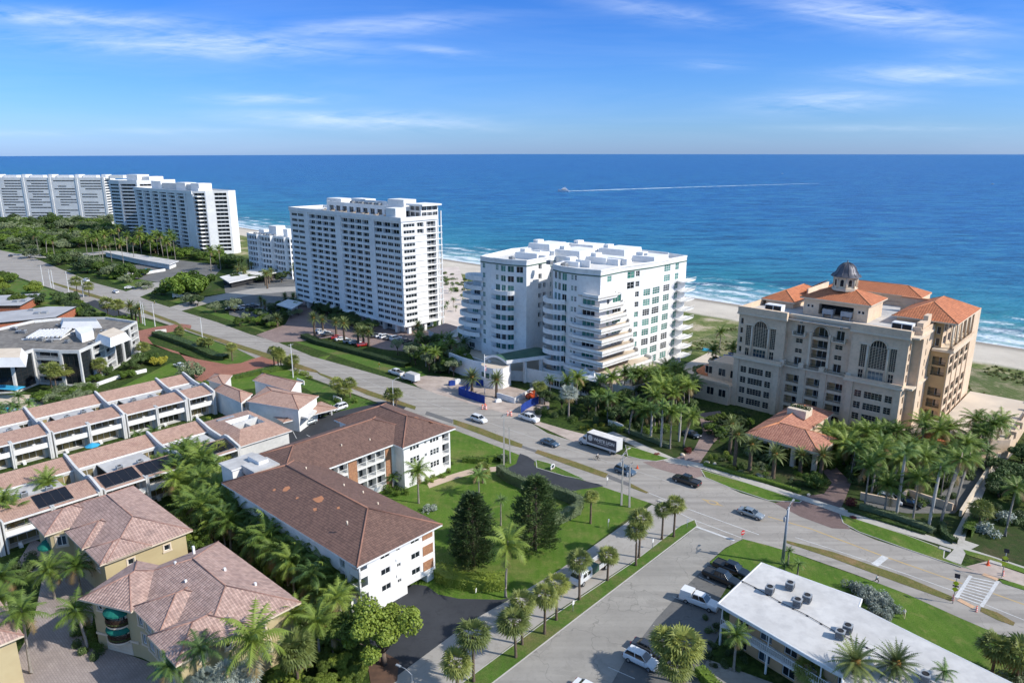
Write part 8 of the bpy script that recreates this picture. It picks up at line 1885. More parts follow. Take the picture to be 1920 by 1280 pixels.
b = MB(); b.box(1.2, 1.95, -1.01, 1.01, 1.3, 1.8); b.build('windows', AUTOG, ut); wheelset(ut, [(2.5, -.85), (2.5, .85), (-2.0, -.9), (-2.0, .9)], .38)
# == POLES AND SIGNS
def pole(name, bx, by, ty, label, cat='utility pole', r0=.22, r1=.14, mat=CONCP, arms=1, lean=(0, 0), arm_az=40, square=True, lamp=False, group=None, tr=False):
 x, y = G(bx, by); h = HT(bx, by, ty); e = empty(name, (x, y, 0), math.atan2(*reversed(AX(arm_az))), label, cat, group)
 b = MB(); b.tube([(0, 0, 0), (lean[0], lean[1], h)], [r0, r1], 4 if square else 8, 0, smooth=not square); b.build('pole', mat, e)
 for k in range(arms):
  z = h - .25 - k * .9; b = MB(); b.box(lean[0] - .9, lean[0] + .9, lean[1] - .05, lean[1] + .05, z, z + .1, 0)
  for q in (-.85, -.4, .4, .85): b.tube([(lean[0] + q, lean[1], z + .1), (lean[0] + q, lean[1], z + .32)], .05, 5, 1)
  b.build('cross_arm', [METAL, DARK], e)
 if tr:
  for q in (-.35, .35): b = MB(); b.lathe([(.2, h - 2.6), (.2, h - 1.8), (.05, h - 1.72)], 8, 0, (lean[0] + q, lean[1] + .3)); b.build('transformer', METAL, e)
 if lamp:
  b = MB(); b.tube([(lean[0], lean[1], h - .1), (lean[0] + .9, lean[1], h + .35), (lean[0] + 1.9, lean[1], h + .4)], .05, 5, 0); b.box(lean[0] + 1.7, lean[0] + 2.4, lean[1] - .14, lean[1] + .14, h + .34, h + .46, 0); b.build('lamp_arm', METAL if mat is not CONCP else CONCP, e)
 return e
pole('utility_pole', 945, 872, 778, 'concrete pole with a street lamp arm, left of the pair by the apartments drive', lamp=True, arms=1, r0=.24)
pole('utility_pole', 957, 868, 798, 'thinner leaning concrete pole, right of the pair by the apartments drive', lean=(-.5, 0), arms=0, r0=.2)
pole('utility_pole', 1165, 946, 850, 'concrete pole with lamp arm and transformers, left of the pair on the street corner lawn', lamp=True, arms=2, tr=True, r0=.26)
pole('utility_pole', 1180, 950, 868, 'leaning concrete pole, right of the pair on the street corner lawn', arms=1, lean=(-.45, 0), r0=.26, tr=True)
GALV = MAT('galvanised_steel', (.33, .36, .40), (.28, .3, .33), 1, .45, metal=.3)
pole('utility_pole', 1467, 1057, 950, 'thick grey steel power pole with insulators at the corner of the motel', arms=1, mat=GALV, square=False, r0=.3, r1=.17, lamp=True, tr=True)
for bx, by, ty, lb, lp in ((550, 708, 645, 'white pole with a wide cross arm by the cabbage palms above the townhouses', False), (380, 636, 596, 'white pole with cross arm beside the brick drive mouth', False), (268, 607, 564, 'tall white pole, left of the three by the brick drive', False), (272, 610, 568, 'tall white pole, middle of the three by the brick drive', False), (291, 612, 569, 'tall white pole, right of the three by the brick drive', False),
      (129, 547, 508, 'thin white street lamp on the far road', True), (96, 540, 505, 'pole with cross arm on the far road, left of a pair', False), (101, 541, 506, 'pole with cross arm on the far road, right of a pair', False), (82, 536, 497, 'pole with cross arm at the far bend of the road', False), (157, 557, 525, 'thin white street lamp between the cabbage palms on the far road', True)):
 pole('utility_pole', bx, by, ty, lb, mat=WHITEP, r0=.19, r1=.12, arms=0 if lp else 1, lamp=lp)
pole('street_lamp', 738, 763, 714, 'white street lamp rising behind the brown roof peak', 'street lamp', mat=WHITEP, lamp=True, arms=0, r0=.14, r1=.08)
pole('street_lamp', 775, 1330, 1263, 'street lamp whose curved head enters at the bottom edge', 'street lamp', mat=GALV, lamp=True, arms=0, r0=.1, r1=.06, arm_az=-60)
x, y = G(909, 740); e = empty('flagpole', (x, y, 0), 0, 'tall white flagpole with a limp striped flag between the date palms', 'flagpole'); h = HT(909, 740, 664)
b = MB(); b.tube([(0, 0, 0), (0, 0, h)], [.13, .08], 8, 0); b.build('pole', WHITEP, e)
b = MB()
for k in range(7): b.face([(.1 + .05 * math.sin(k), 0, h - 3.2 - k * .22), (.5 + .1 * math.sin(k * 2), .12, h - 3.3 - k * .22), (.5 + .1 * math.sin(k * 2 + 1), .1, h - 3.52 - k * .22), (.1, 0, h - 3.42 - k * .22)], k % 2)
b.build('flag', [PAINT('flag_red', (.45, .05, .08), .8), WHITEP], e)
SIGNR = PAINT('sign_red', (.50, .01, .012), .5); SIGNY = PAINT('sign_yellow_green', (.55, .62, .02), .5); SIGNYE = PAINT('sign_yellow', (.70, .50, .01), .5); ORN = PAINT('safety_orange', (.75, .10, .02), .6)
def sign(name, bx, by, h, label, panel, az=132, w_=.6, hh=.6, mat=WHITEP, cat='road sign', text=None, n=0, sc_=1.3):
 x, y = G(bx, by); e = empty(name, (x, y, 0), math.atan2(*reversed(AX(az))), label, cat)
 b = MB(); b.tube([(0, 0, 0), (0, 0, h)], .05, 5, 0); b.build('post', METAL, e)
 w_, hh = w_ * sc_, hh * sc_; b = MB()
 if n:
  r_ = w_ / 2 * 1.06; P_ = [(r_ * math.cos(math.pi / n + k * 2 * math.pi / n), -.07, h - hh / 2 + r_ * math.sin(math.pi / n + k * 2 * math.pi / n)) for k in range(n)]
  if n == 4: P_ = [(r_ * math.cos(k * math.pi / 2), -.07, h - hh / 2 + r_ * math.sin(k * math.pi / 2)) for k in range(4)]
  b.face(P_, 0); b.face([(p[0], -.05, p[2]) for p in P_][::-1], 1)
  for k in range(len(P_)): j = (k + 1) % len(P_); b.face([(P_[k][0], -.05, P_[k][2]), (P_[j][0], -.05, P_[j][2]), P_[j], P_[k]], 1)
 else: b.box(-w_ / 2, w_ / 2, -.09, -.051, h - hh, h, 0)
 pn = b.build('panel', [mat, METAL], e)
 if text: lettering(text, w_ * .34, WHITEP, pn, (0, -.10, h - hh / 2), (math.pi / 2, 0, 0), bold=.008)
 return e
sign('stop_sign', 1391, 1013, 2.1, 'red octagonal STOP sign at the end of the side street', None, az=60, w_=.75, hh=.75, mat=SIGNR, n=8, text='STOP')
for bx, by, lb, az in ((1074, 1146, 'small white parking sign under the palms nearest the camera on the grass strip', 40), (1223, 1028, 'small white parking sign in the middle of the grass strip', 40), (1288, 990, 'dark street sign post under the last cabbage palms by the road', 60), (1138, 910, 'tall white bus stop sign at the road edge left of the leaning poles', 40), (1140, 990, 'dark small sign on the lawn edge by the access lane', 40), (892, 1112, 'small white notice in front of the bright hedge', 20), (1006, 1112, 'small white post marker at the lawn edge near the access lane', 20)):
 sign('parking_sign' if 'parking' in lb else 'small_sign', bx, by, 1.9 if 'notice' not in lb and 'marker' not in lb else .9, lb, None, az=az, w_=.35, hh=.5, mat=WHITEP if 'dark' not in lb else METAL)
for bx, by, lb in ((169, 530, 'yellow diamond warning sign on the sea side of the far road'), (291, 574, 'yellow diamond warning sign below the very large roadside tree'), (9, 548, 'yellow sign by the trees at the left edge')): sign('warning_sign', bx, by, 2.6, lb, None, az=132, w_=1.0, hh=1.0, mat=SIGNYE, n=4, sc_=1.6)
sign('warning_sign', 712, 693, 2.4, 'yellow and red sign at the end of the wavy hedge by the road', None, az=132, w_=.8, hh=.8, mat=SIGNYE, n=4, sc_=1.4)
for bx, by, ty, lb in ((1786, 1131, 1080, 'solar-panelled crosswalk beacon with yellow-green signs on the near kerb'), (1878, 1082, 1033, 'solar-panelled crosswalk beacon with yellow-green signs on the far kerb')):
 x, y = G(bx, by); h = HT(bx, by, ty); e = empty('crosswalk_beacon', (x, y, 0), math.atan2(*reversed(AX(120))), lb, 'crosswalk beacon')
 b = MB(); b.tube([(0, 0, 0), (0, 0, h)], .06, 6, 0); b.build('post', METAL, e)
 b = MB(); b.face([(-.35, -.3, h - .1), (.35, -.3, h - .1), (.35, .25, h + .3), (-.35, .25, h + .3)]); b.face([(-.35, -.3, h - .14), (-.35, .25, h + .26), (.35, .25, h + .26), (.35, -.3, h - .14)]); b.build('solar_panel', SOLAR, e)
 for z in (h - 1.2, h - 2.2):
  b = MB(); b.face([(0, -.08, z - .42), (.42, -.08, z), (0, -.08, z + .42), (-.42, -.08, z)]); b.face([(0, .08, z - .42), (-.42, .08, z), (0, .08, z + .42), (.42, .08, z)]); b.build('sign_panel', SIGNY, e)
 b = MB(); b.box(-.4, .4, -.12, .12, h - 1.72, h - 1.58); b.build('beacon_light', DARK, e)
def cone(bx, by, label, s=1.0, group=None):
 x, y = G(bx, by); b = MB(); b.lathe([(.2 * s, .05), (.14 * s, .3 * s), (.1 * s, .45 * s), (.03 * s, .75 * s)], 8, 0); b.box(-.25 * s, .25 * s, -.25 * s, .25 * s, 0, .05, 0)
 o = b.build('traffic_cone', ORN, loc=(x, y, .05)); tag(o, label, 'traffic cone', group)
cone(1195, 878, 'orange traffic cone on the road by the first brick driveway', 1.1); cone(1852, 1059, 'orange traffic cone beside the utility slab near the crosswalk', 1.3)
def drum(bx, by, label, s=1.0):
 x, y = G(bx, by); e = empty('site_barrier', (x, y, .05), .6, label, 'barrier')
 for k, (dx, dy) in enumerate(((-.5, 0), (.4, .3), (.1, -.6))[:2 if s < 1 else 3]):
  b = MB(); z = 0
  for q, c_ in enumerate((0, 1, 0, 1, 0)): b.lathe([(.26 * s - q * .015, z), (.255 * s - q * .015, z + .2 * s)], 10, c_, (dx * s, dy * s)); z += .2 * s
  b.build('drum', [ORN, WHITEP], e)
drum(908, 766, 'cluster of orange and white drums at the mouth of the construction yard', 1.15); drum(955, 778, 'orange barrier drums beside the concrete pole in the yard mouth', 1.1); drum(1788, 1124, 'orange drums at the near left corner of the crosswalk', .6); drum(1832, 1145, 'orange drums at the near right corner of the crosswalk', .6); drum(1882, 1078, 'orange drums at the far kerb beside the crosswalk beacon', .6)
TACT = MAT('tactile_pad', (.62, .40, .25), None, 2, .85)
stripe([(1797, 1124), (1826, 1139)], .9, TACT, .080, 'tactile_paving'); stripe([(1843, 1076), (1871, 1087)], .9, TACT, .080, 'tactile_paving')
x, y = G(1036, 880); e = empty('monument_sign', (x, y, .09), math.atan2(*reversed(AX(35))), 'white name board with a dark oval on the grass island in the black drive', 'sign'); e.scale = (.8, .8, .8)
b = MB(); b.prism([(-1.0, -.12), (1.0, -.12), (1.0, .12), (-1.0, .12)], 0, .35, 0); b.build('base', WOODT, e)
b = MB(); P_ = [(-1.0, .35), (1.0, .35), (1.0, 1.1), (.5, 1.45), (0, 1.55), (-.5, 1.45), (-1.0, 1.1)]; b.face([(x_, -.1, z) for x_, z in P_]); b.face([(x_, .1, z) for x_, z in P_][::-1])
for k in range(7): j = (k + 1) % 7; b.face([(P_[k][0], .1, P_[k][1]), (P_[j][0], .1, P_[j][1]), (P_[j][0], -.1, P_[j][1]), (P_[k][0], -.1, P_[k][1])])
pn = b.build('board', WHITEP, e); b = MB(); b.face([(.72 * math.cos(k * math.pi / 8), -.11, .88 + .42 * math.sin(k * math.pi / 8)) for k in range(16)]); b.build('oval_emblem', NAVY, pn)
b = MB(); b.box(-1.6, 1.6, -.12, .12, 0, 1.1); b.box(-1.7, 1.7, -.2, .2, 1.102, 1.22); x, y = G(815, 726 + 0); 
o = b.build('sign_wall', WHITE, loc=(*G(812, 724), 0), rz=.2); bpy.data.objects.remove(o)
for px, py, lb, az in ((814, 718, None, 0), (302, 624, 'white name sign standing in the hedge of the brick drive', 60), (812 - 248, 720, None, 0), (500 + 133, 752, 'long white sign wall at the entrance of the black lot', 132), (564, 719, 'white entrance sign by the white-gabled townhouse', 132)):
 if lb: b = MB(); b.box(-1.9, 1.9, -.12, .12, 0, 1.3); tag(b.build('entrance_sign', WHITE, loc=(*G(px, py), 0), rz=math.atan2(*reversed(AX(az)))), lb, 'sign')
for px, py, lb in ((1241, 940, 'white manhole slab on the street corner lawn'), (1771, 1030, 'pale utility box lid on the grass strip near the cross path'), (1866, 1056, 'pale concrete utility slab beside the orange cone')):
 b = MB(); b.box(-.9, .9, -.5, .5, 0, .1, 0, inset=0) if False else b.prism([(-.9, -.5), (.9, -.5), (.9, .5), (-.9, .5)], 0, .12, 0, inset=.06); tag(b.build('utility_slab', WALKM, loc=(*G(px, py), .09), rz=-.7), lb, 'utility slab')
b = MB(); b.box(-1.1, 1.1, -.3, .3, .42, .5); b.box(-1.1, 1.1, .22, .3, .52, .95)
for k in (-.9, .8): b.box(k, k + .1, -.28, .28, 0, .418)
tag(b.build('park_bench', WHITEP, loc=(*G(937, 862), .05), rz=.8), 'white bench at the roadside near the leaning poles', 'bench')
def fence(name, pts, h, mat, label, cat='fence', t=.08, posts=True, capm=None):
 w = [Vector(G(*p)) for p in pts]; c_ = w[0]; e = empty(name, (c_.x, c_.y, 0), 0, label, cat)
 for p, q in zip(w, w[1:]):
  d = q - p; b = MB(); b.box(0, d.length, -t / 2, t / 2, .04, h); b.build('panel', mat, e, loc=(p.x - c_.x, p.y - c_.y, 0), rz=math.atan2(d.y, d.x))
  if posts: b = MB(); b.tube([(0, 0, 0), (0, 0, h + .1)], .05, 5, 0); b.build('post', METAL, e, loc=(p.x - c_.x - d.y / d.length * .1, p.y - c_.y + d.x / d.length * .1, 0))
fence('site_fence', [(881, 729), (873, 737), (860, 740), (872, 745), (885, 749), (909, 757)], 2.3, BLUEC, 'bright blue fabric fence angled round the left date palm'); fence('site_fence', [(977, 775), (985, 768), (996, 762), (1010, 757)], 2.2, BLUEC, 'shorter bright blue fabric fence under the fan palms')
fence('site_fence', [(893, 722), (905, 724), (915, 722)], 2.0, BLUEC, 'blue fabric fence against the forecourt wall behind the date palms')
fence('garden_wall', [(930, 745), (950, 751), (965, 756), (985, 745), (1000, 735)], 1.6, WHITE, 'low white wall bending below the gatehouse', 'wall', .3, False)
fence('garden_wall', [(1140, 797), (1155, 801), (1168, 807)], 1.5, WHITE, 'short white wall panel behind the moving truck', 'wall', .2, False); fence('garden_wall', [(836, 636), (880, 655), (895, 648)], 1.6, WHITE, 'white wall between the car park and the white condo', 'wall', .3, False)
fence('garden_wall', [(820, 645), (850, 655), (875, 668)], 1.2, LF_DEEP, 'dark green fence at the right end of the tower car park', 'fence', .3, False)
fence('stone_wall', [(1800, 968), (1830, 920), (1862, 870), (1900, 830)], 1.3, CREAMT, 'tan balustrade wall running back along the right lot', 'wall', .5, False); fence('stone_wall', [(1612, 936), (1680, 950), (1700, 930), (1785, 958)], 1.6, CREAM, 'tan garden wall behind the palms right of the second drive', 'wall', .4, False)
fence('garden_wall', [(143, 768), (165, 742), (185, 722), (225, 708)], .9, WHITE, 'white garden path wall curving up to the black-glass condo', 'wall', .8, False); fence('garden_wall', [(250, 703), (275, 697)], 1.1, WHITE, 'short white wall by the garden bushes of the black-glass condo', 'wall', .4, False)
fence('garden_wall', [(233, 518), (262, 516), (310, 508)], 1.4, WHITE, 'white wall round the pool among the far trees', 'wall', .4, False)
fence('garden_wall', [(80, 925), (170, 895), (245, 868), (300, 850)], 1.2, WHITE, 'white courtyard wall below the first townhouse row', 'wall', .25, False)
for px, py, c_, lb in ((847, 722, 'BLUEC', 'blue portable tank in the corner of the construction yard'), (858, 719, 'WHITEP', 'white materials crate beside the blue tank'), (934, 753, 'WHITEP', 'pile of white bags on the sand by the right date palm')):
 b = MB(); b.prism([(-.9, -.6), (.9, -.6), (.9, .6), (-.9, .6)], 0, 1.3 if 'tank' in lb else .7, 0, inset=.12); b.box(-.3, .3, -.2, .2, 1.302 if 'tank' in lb else .702, 1.45 if 'tank' in lb else .9, 0); tag(b.build('site_tank' if 'tank' in lb else 'material_pile', globals()[c_], loc=(*G(px, py), .04), rz=.4), lb, 'site equipment')
x, y = G(997, 748); e = empty('boom_lift', (x, y, .04), .5, 'orange folded boom lift parked beside the gatehouse under the fan palm', 'construction machine')
b = MB(); b.prism([(-1.5, -.9), (1.5, -.9), (1.5, .9), (-1.5, .9)], .6, 1.4, 0, inset=.1); b.build('chassis', ORN, e); b = MB(); b.tube([(-1.6, 0, 1.7), (1.2, 0, 2.1), (-.8, 0, 2.5), (2.2, 0, 2.3)], .17, 5, 0); b.build('boom', ORN, e); b = MB(); b.box(2.1, 3.0, -.5, .5, 1.6, 1.7); b.box(2.1, 3.0, -.5, -.45, 1.7, 2.5); b.box(2.1, 3.0, .45, .5, 1.7, 2.5); b.build('basket', ORN, e)
wheelset(e, [(-1.0, -.95), (-1.0, .95), (1.0, -.95), (1.0, .95)], .42)
for i, (px, py) in enumerate(((1097, 735), (1112, 742))):
 x, y = G(px, py); e = empty('marquee_tent', (x, y, 0), .8, 'white pyramid marquee tent, %s of two among the trees below the white condo' % ('left', 'right')[i], 'tent')
 b = MB(); P_ = [(-2.6, -2.6), (2.6, -2.6), (2.6, 2.6), (-2.6, 2.6)]
 for k in range(4): j = (k + 1) % 4; m_ = tuple((P_[k][q] * .25 + P_[j][q] * .0) for q in (0, 1)); b.face([(*P_[k], 5.4), (*P_[j], 5.4), (P_[j][0] * .35, P_[j][1] * .35, 6.2), (P_[k][0] * .35, P_[k][1] * .35, 6.2)]); b.face([(P_[k][0] * .35, P_[k][1] * .35, 6.2), (P_[j][0] * .35, P_[j][1] * .35, 6.2), (0, 0, 7.6)]); b.face([(*P_[k], 5.0), (*P_[j], 5.0), (*P_[j], 5.4), (*P_[k], 5.4)])
 b.build('canopy', WHITEP, e)
 for p in P_: b = MB(); b.tube([(p[0] * .98, p[1] * .98, 0), (p[0] * .98, p[1] * .98, 5.0)], .06, 5, 0); b.build('leg', WHITEP, e)
sheet('pool', [(1300, 690), (1340, 683), (1352, 692), (1312, 700)], POOLB, .05); sheet('pool', [(1318, 652), (1340, 655), (1338, 660), (1316, 657)], POOLB, .05); sheet('pool', [(-40, 768), (0, 762), (62, 768), (76, 778), (30, 786), (-40, 790)], POOLB, .05); sheet('pool', [(252, 508), (275, 503), (290, 508), (262, 513)], POOLB, .045)
for i, (px, py) in enumerate(((1352, 706), (1360, 702), (1368, 698), (1376, 694))):
 x, y = G(px, py); e = empty('patio_umbrella', (x, y, 0), -.3, 'blue striped shade, %s in the row on the pool deck left of the tan condo' % ordw(i), 'sun shade', 'blue sun shades on the pool deck')
 b = MB(); b.box(-2.2, 2.2, -.7, .7, 5.4, 5.5, 0); b.box(-2.2, 2.2, -.7, -.35, 5.502, 5.52, 1); b.build('canopy', [BLUEC, PAINT('pale_blue_cloth', (.25, .45, .6), .8)], e); b = MB(); b.tube([(0, 0, 0), (0, 0, 5.4)], .07, 6, 0); b.build('post', METAL, e)
x, y = G(20, 745); e = empty('pool_awning', (x, y, 0), -.2, 'turquoise awning against the black-glass condo at the left edge', 'awning'); b = MB(); b.prism([(-9, -1.6), (4, -1.6), (4, 1.6), (-9, 1.6)], 2.9, 3.2, 0, inset=.5); b.build('canopy', PAINT('turquoise_cloth', (.03, .33, .55), .8), e)
for q in (-8.5, -3, 3.4): b = MB(); b.tube([(q, -1.4, 0), (q, -1.4, 2.9)], .06, 6, 0); b.build('post', WHITEP, e)
for i in range(9):
 x, y = G(4 + i * 8.5, 774 + (i % 2) - i * .5); e = empty('sun_lounger', (x, y, .03), .9, 'white sun lounger in the line beside the left-edge pool', 'sun lounger', 'sun loungers beside the left pool'); b = MB(); b.box(-.9, .5, -.3, .3, .28, .38); b.box(-.85, -.75, -.3, .3, 0, .28); b.box(.4, .5, -.3, .3, 0, .28); b.build('seat', WHITEP, e); b = MB(); b.prism([(.5, -.3), (1.0, -.3), (1.0, .3), (.5, .3)], .38, .8, 0, inset=.02); b.build('backrest', WHITEP, e)
x, y = G(176, 852); e = empty('patio_umbrella', (x, y, 0), 0, 'turquoise umbrella on the terrace between the townhouse rows', 'umbrella'); b = MB(); b.lathe([(1.6, 2.2), (.8, 2.6), (.05, 2.9)], 8, 0, smooth=False); b.build('canopy', bpy.data.materials['turquoise_cloth'], e); b = MB(); b.tube([(0, 0, 0), (0, 0, 2.5)], .03, 5, 0); b.build('post', WHITEP, e)
# == BOATS
x, y = G(1056, 359.5, -.8); e = empty('motor_yacht', (x, y, -.8), math.atan2(.12, -1), 'white motor yacht speeding left far out at sea with a long wake', 'yacht'); e.scale = (1.15, 1.3, 1.5); L_ = 17
b = MB(); secs = []
for u, hw, zt in ((0, 2.2, 1.7), (.3, 2.3, 1.8), (.6, 2.1, 2.1), (.85, 1.2, 2.6), (1, .15, 3.0)):
 x_ = -L_ / 2 + L_ * u; secs.append([(x_, -hw * .7, 0), (x_, hw * .7, 0), (x_, hw, zt), (x_, -hw, zt)][::-1])
loft(b, secs, 0); b.build('hull', WHITEP, e)
b = MB(); b.prism([(-6, -1.7), (3, -1.5), (3, 1.5), (-6, 1.7)], 1.7, 3.6, 0, inset=.25); b.prism([(-4.5, -1.3), (1, -1.2), (1, 1.2), (-4.5, 1.3)], 3.6, 4.7, 0, inset=.2); b.tube([(-2, 0, 4.7), (-3, 0, 6.6)], .12, 5, 0); b.build('cabin', WHITEP, e)
b = MB(); b.box(-5.5, 2.4, -1.66, 1.66, 2.4, 3.0); b.build('windows', AUTOG, e)
r = random.Random(4); b = MB(); A_ = Vector(G(1063, 358.6, -.8)); Z_ = Vector(G(1545, 344.5, -.8)); n = 90; d = (Z_ - A_).normalized(); nn = Vector((-d.y, d.x)); prev = None
for k in range(n + 1):
 u = (k / n) ** 1.3; p = A_.lerp(Z_, u) + nn * 18 * math.sin(u * 2.2); wd = (8 + 5 * math.sin(min(1, u * 6) * 1.57)) * (1 - u * .75) * r.uniform(.7, 1.15)
 cur = (p + nn * wd, p - nn * wd)
 if prev: b.face([(*prev[1], -.7), (*cur[1], -.7), (*cur[0], -.7), (*prev[0], -.7)])
 prev = cur
FOAM, t_, bs_ = nt('wake_foam'); bs_.inputs['Roughness'].default_value = .8
t_.links.new(ramp(t_, nz(t_, .09, 4, .7), [(.40, (.10, .26, .40)), (.58, (.62, .70, .74))]), bs_.inputs['Base Color'])
tag(b.build('boat_wake', FOAM), kind='stuff', label='long pale foam wake trailing behind the motor yacht')
for px, py, lb in ((1467, 326, 'tiny distant boat far out beyond the end of the wake'), (1861, 346, 'tiny distant boat far out at the right')):
 b = MB(); secs = [[(x_, -hw, 0), (x_, hw, 0), (x_, hw, zt), (x_, -hw, zt)][::-1] for x_, hw, zt in ((-3.5, 1.1, 1.0), (0, 1.2, 1.1), (2.4, .7, 1.4), (3.5, .1, 1.6))]; loft(b, secs, 0); b.prism([(-1.5, -.8), (1, -.8), (1, .8), (-1.5, .8)], 1.0, 2.2, 0, inset=.2); tag(b.build('small_boat', WHITEP, loc=(*G(px, py, -.8), -.8), rz=2.8), lb, 'boat')
# == PEOPLE
def person(px, py, az, pose, cols, label, h=1.75, z=.05):
 """one skinned body; clothing colours follow the body regions"""
 x, y = G(px, py); J = pose; s = h / 1.75
 names = list(J); co = [Vector(J[k][:3]) * s for k in names]
 E_ = [(names.index(a), names.index(b_)) for a, b_ in (('pelvis', 'chest'), ('chest', 'neck'), ('neck', 'head'), ('head', 'crown'), ('chest', 'lsh'), ('lsh', 'lel'), ('lel', 'lha'), ('chest', 'rsh'), ('rsh', 'rel'), ('rel', 'rha'),
   ('pelvis', 'lhip'), ('lhip', 'lkn'), ('lkn', 'lan'), ('lan', 'lto'), ('pelvis', 'rhip'), ('rhip', 'rkn'), ('rkn', 'ran'), ('ran', 'rto'))]
 me = bpy.data.meshes.new('body'); me.from_pydata(co, E_, []); ob = bpy.data.objects.new('body', me); COL.objects.link(ob)
 sk = ob.modifiers.new('skin', 'SKIN'); RD = dict(pelvis=.15, chest=.17, neck=.06, head=.10, crown=.085, lsh=.07, rsh=.07, lel=.045, rel=.045, lha=.035, rha=.035, lhip=.10, rhip=.10, lkn=.065, rkn=.065, lan=.042, ran=.042, lto=.04, rto=.04)
 for k, nme in enumerate(names): me.skin_vertices[0].data[k].radius = (RD[nme] * s,) * 2
 me.skin_vertices[0].data[names.index('pelvis')].use_root = True
 sb = ob.modifiers.new('sub', 'SUBSURF'); sb.levels = 1; sb.render_levels = 1
 bpy.context.view_layer.update(); m2 = bpy.data.meshes.new_from_object(ob.evaluated_get(bpy.context.evaluated_depsgraph_get())); bpy.data.objects.remove(ob)
 m2.materials.clear()
 for c_ in cols: m2.materials.append(c_)
 hz, cz, nz_ = J['pelvis'][2] * s, J['chest'][2] * s, J['neck'][2] * s
 def near(p, a, b_, r_): a, b_ = Vector(J[a][:3]) * s, Vector(J[b_][:3]) * s; u = max(0, min(1, (p - a).dot(b_ - a) / (b_ - a).length_squared)); return (p - a.lerp(b_, u)).length < r_ * s
 for f in m2.polygons:
  p = f.center
  if near(p, 'head', 'crown', .17): m = 3 if p.z > (J['head'][2] + .03) * s or (p - Vector(J['head'][:3]) * s).x < -.03 else 0
  elif near(p, 'lel', 'lha', .09) or near(p, 'rel', 'rha', .09): m = 0
  elif near(p, 'lan', 'lto', .1) or near(p, 'ran', 'rto', .1): m = 4
  elif near(p, 'lkn', 'lan', .09) or near(p, 'rkn', 'ran', .09): m = 0 if len(cols) > 5 else 2
  elif near(p, 'lhip', 'lkn', .13) or near(p, 'rhip', 'rkn', .13) or (p - Vector(J['pelvis']) * s).length < .17 * s: m = 2
  else: m = 1
  f.material_index = m; f.use_smooth = True
 e = link_mesh('person', m2, None, (x, y, z), math.atan2(*reversed(AX(az)))); tag(e, label, 'person')
 return e
SKIN = MAT('skin', (.42, .26, .18), None, 2, .6); BLK = MAT('black_cloth', (.02, .02, .022), None, 2, .9); WCL = MAT('white_cloth', (.72, .70, .66), None, 2, .9); HAIR = MAT('dark_hair', (.03, .02, .015), None, 2, .8); SHOE = MAT('grey_shoe', (.2, .2, .2), None, 2, .8); CRC = MAT('cream_cloth', (.66, .58, .38), None, 2, .9)
RUN = dict(pelvis=(0, 0, .95), chest=(.10, 0, 1.3), neck=(.14, 0, 1.47), head=(.17, 0, 1.58), crown=(.17, 0, 1.68), lsh=(.12, .19, 1.38), lel=(-.10, .26, 1.18), lha=(.08, .22, 1.05), rsh=(.12, -.19, 1.38), rel=(.2, -.27, 1.14), rha=(.42, -.18, 1.25),
   lhip=(.02, .1, .88), lkn=(.36, .1, .60), lan=(.22, .1, .18), lto=(.38, .1, .10), rhip=(0, -.1, .88), rkn=(-.16, -.1, .50), ran=(-.52, -.1, .36), rto=(-.58, -.1, .22))
WALK = dict(RUN, chest=(.02, 0, 1.3), neck=(.03, 0, 1.47), head=(.05, 0, 1.58), crown=(.05, 0, 1.68), lsh=(.03, .19, 1.38), lel=(-.06, .25, 1.12), lha=(.10, .25, .92), rsh=(.03, -.19, 1.38), rel=(.08, -.26, 1.14), rha=(.32, -.22, 1.05),
   lkn=(.14, .1, .50), lan=(.20, .1, .08), lto=(.34, .1, .04), rkn=(-.05, -.1, .5), ran=(-.26, -.1, .12), rto=(-.14, -.1, .04))
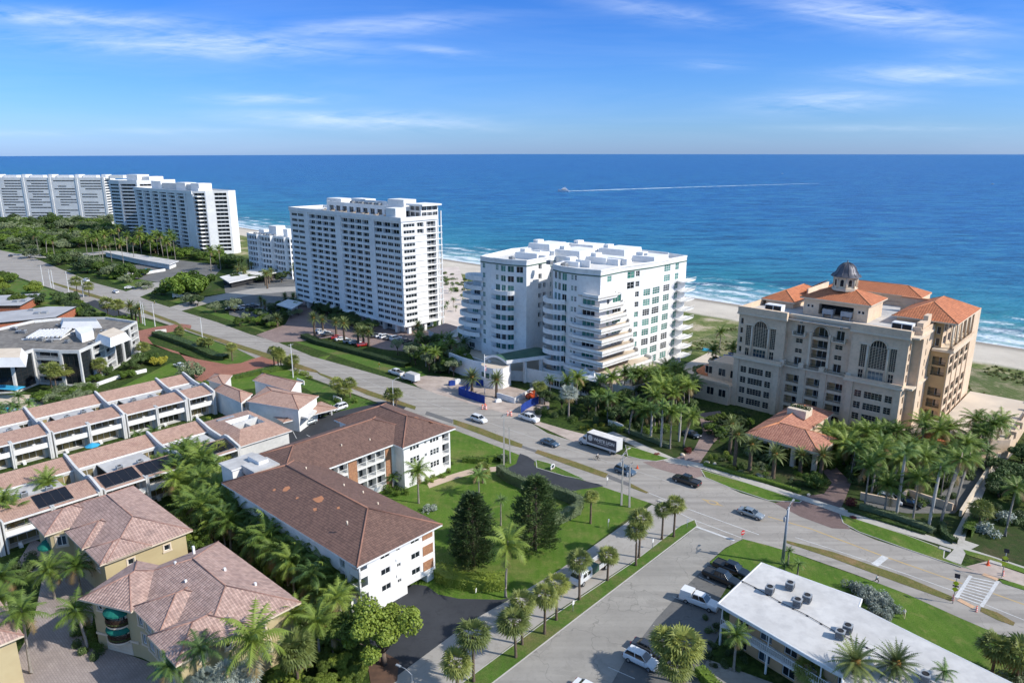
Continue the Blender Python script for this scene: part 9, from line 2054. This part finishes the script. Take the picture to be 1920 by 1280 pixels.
RIDE = dict(RUN, pelvis=(-.1, 0, 1.02), chest=(.12, 0, 1.35), neck=(.2, 0, 1.5), head=(.27, 0, 1.6), crown=(.28, 0, 1.7), lsh=(.15, .19, 1.42), lel=(.3, .25, 1.2), lha=(.5, .25, 1.08), rsh=(.15, -.19, 1.42), rel=(.3, -.25, 1.2), rha=(.5, -.25, 1.08),
   lhip=(-.05, .1, .95), lkn=(.32, .12, .78), lan=(.15, .12, .38), lto=(.3, .12, .34), rhip=(-.05, -.1, .95), rkn=(.25, -.12, .6), ran=(.08, -.12, .2), rto=(.24, -.12, .18))
person(1642, 1094, S, RUN, [SKIN, WCL, BLK, HAIR, SHOE], 'person running along the path in a pale top and black leggings')
person(1694, 1160, 30, WALK, [SKIN, WCL, CRC, CRC, SHOE], 'person in white and cream clothes walking on the lawn behind the motel', z=.03)
person(1119, 862, S, RIDE, [SKIN, WCL, BLK, HAIR, BLK], 'person in a white top riding a bicycle past the moving truck')
x, y = G(1119, 862); e = empty('bicycle', (x, y, .05), math.atan2(*reversed(AX(S))), 'dark bicycle ridden past the moving truck', 'bicycle')
for q in (-.5, .55):
 b = MB(); b.tube([(q + .33 * math.cos(k * math.pi / 8), 0, .34 + .33 * math.sin(k * math.pi / 8)) for k in range(17)], .025, 5, 0, cap=False); b.build('wheel', RUBBER, e)
b = MB(); b.tube([(-.5, 0, .34), (-.15, 0, .9), (.42, 0, .95), (.55, 0, .34)], .025, 5, 0); b.tube([(-.15, 0, .85), (0, 0, .34), (.42, 0, .9)], .025, 5, 0); b.tube([(-.5, 0, .34), (0, 0, .34)], .02, 5, 0); b.tube([(.42, -.27, 1.06), (.42, .27, 1.06)], .02, 5, 0); b.box(-.27, -.02, -.07, .07, .9, .95); b.build('frame', BLK, e)
for i, (px, py, s_) in enumerate(((1325, 868, .7), (1340, 870, .6), (1280, 853, .7), (1578, 955, .6), (1516, 928, .5))):
 b = MB(); rr = random.Random(i); b.lathe([(s_ * .9, 0), (s_, .25 * s_), (s_ * .6, .55 * s_), (.1, .6 * s_)], 8, 0, squash=.7); tag(b.build('boulder', CREAMT, loc=(*G(px, py), .04), rz=i), 'pale boulder at the drive mouth, %s of five along the hotel-side walk' % ordw(i) if False else 'pale boulder edging a brick drive mouth, %s of five' % ordw(i), 'boulder', 'boulders at the brick drive mouths')
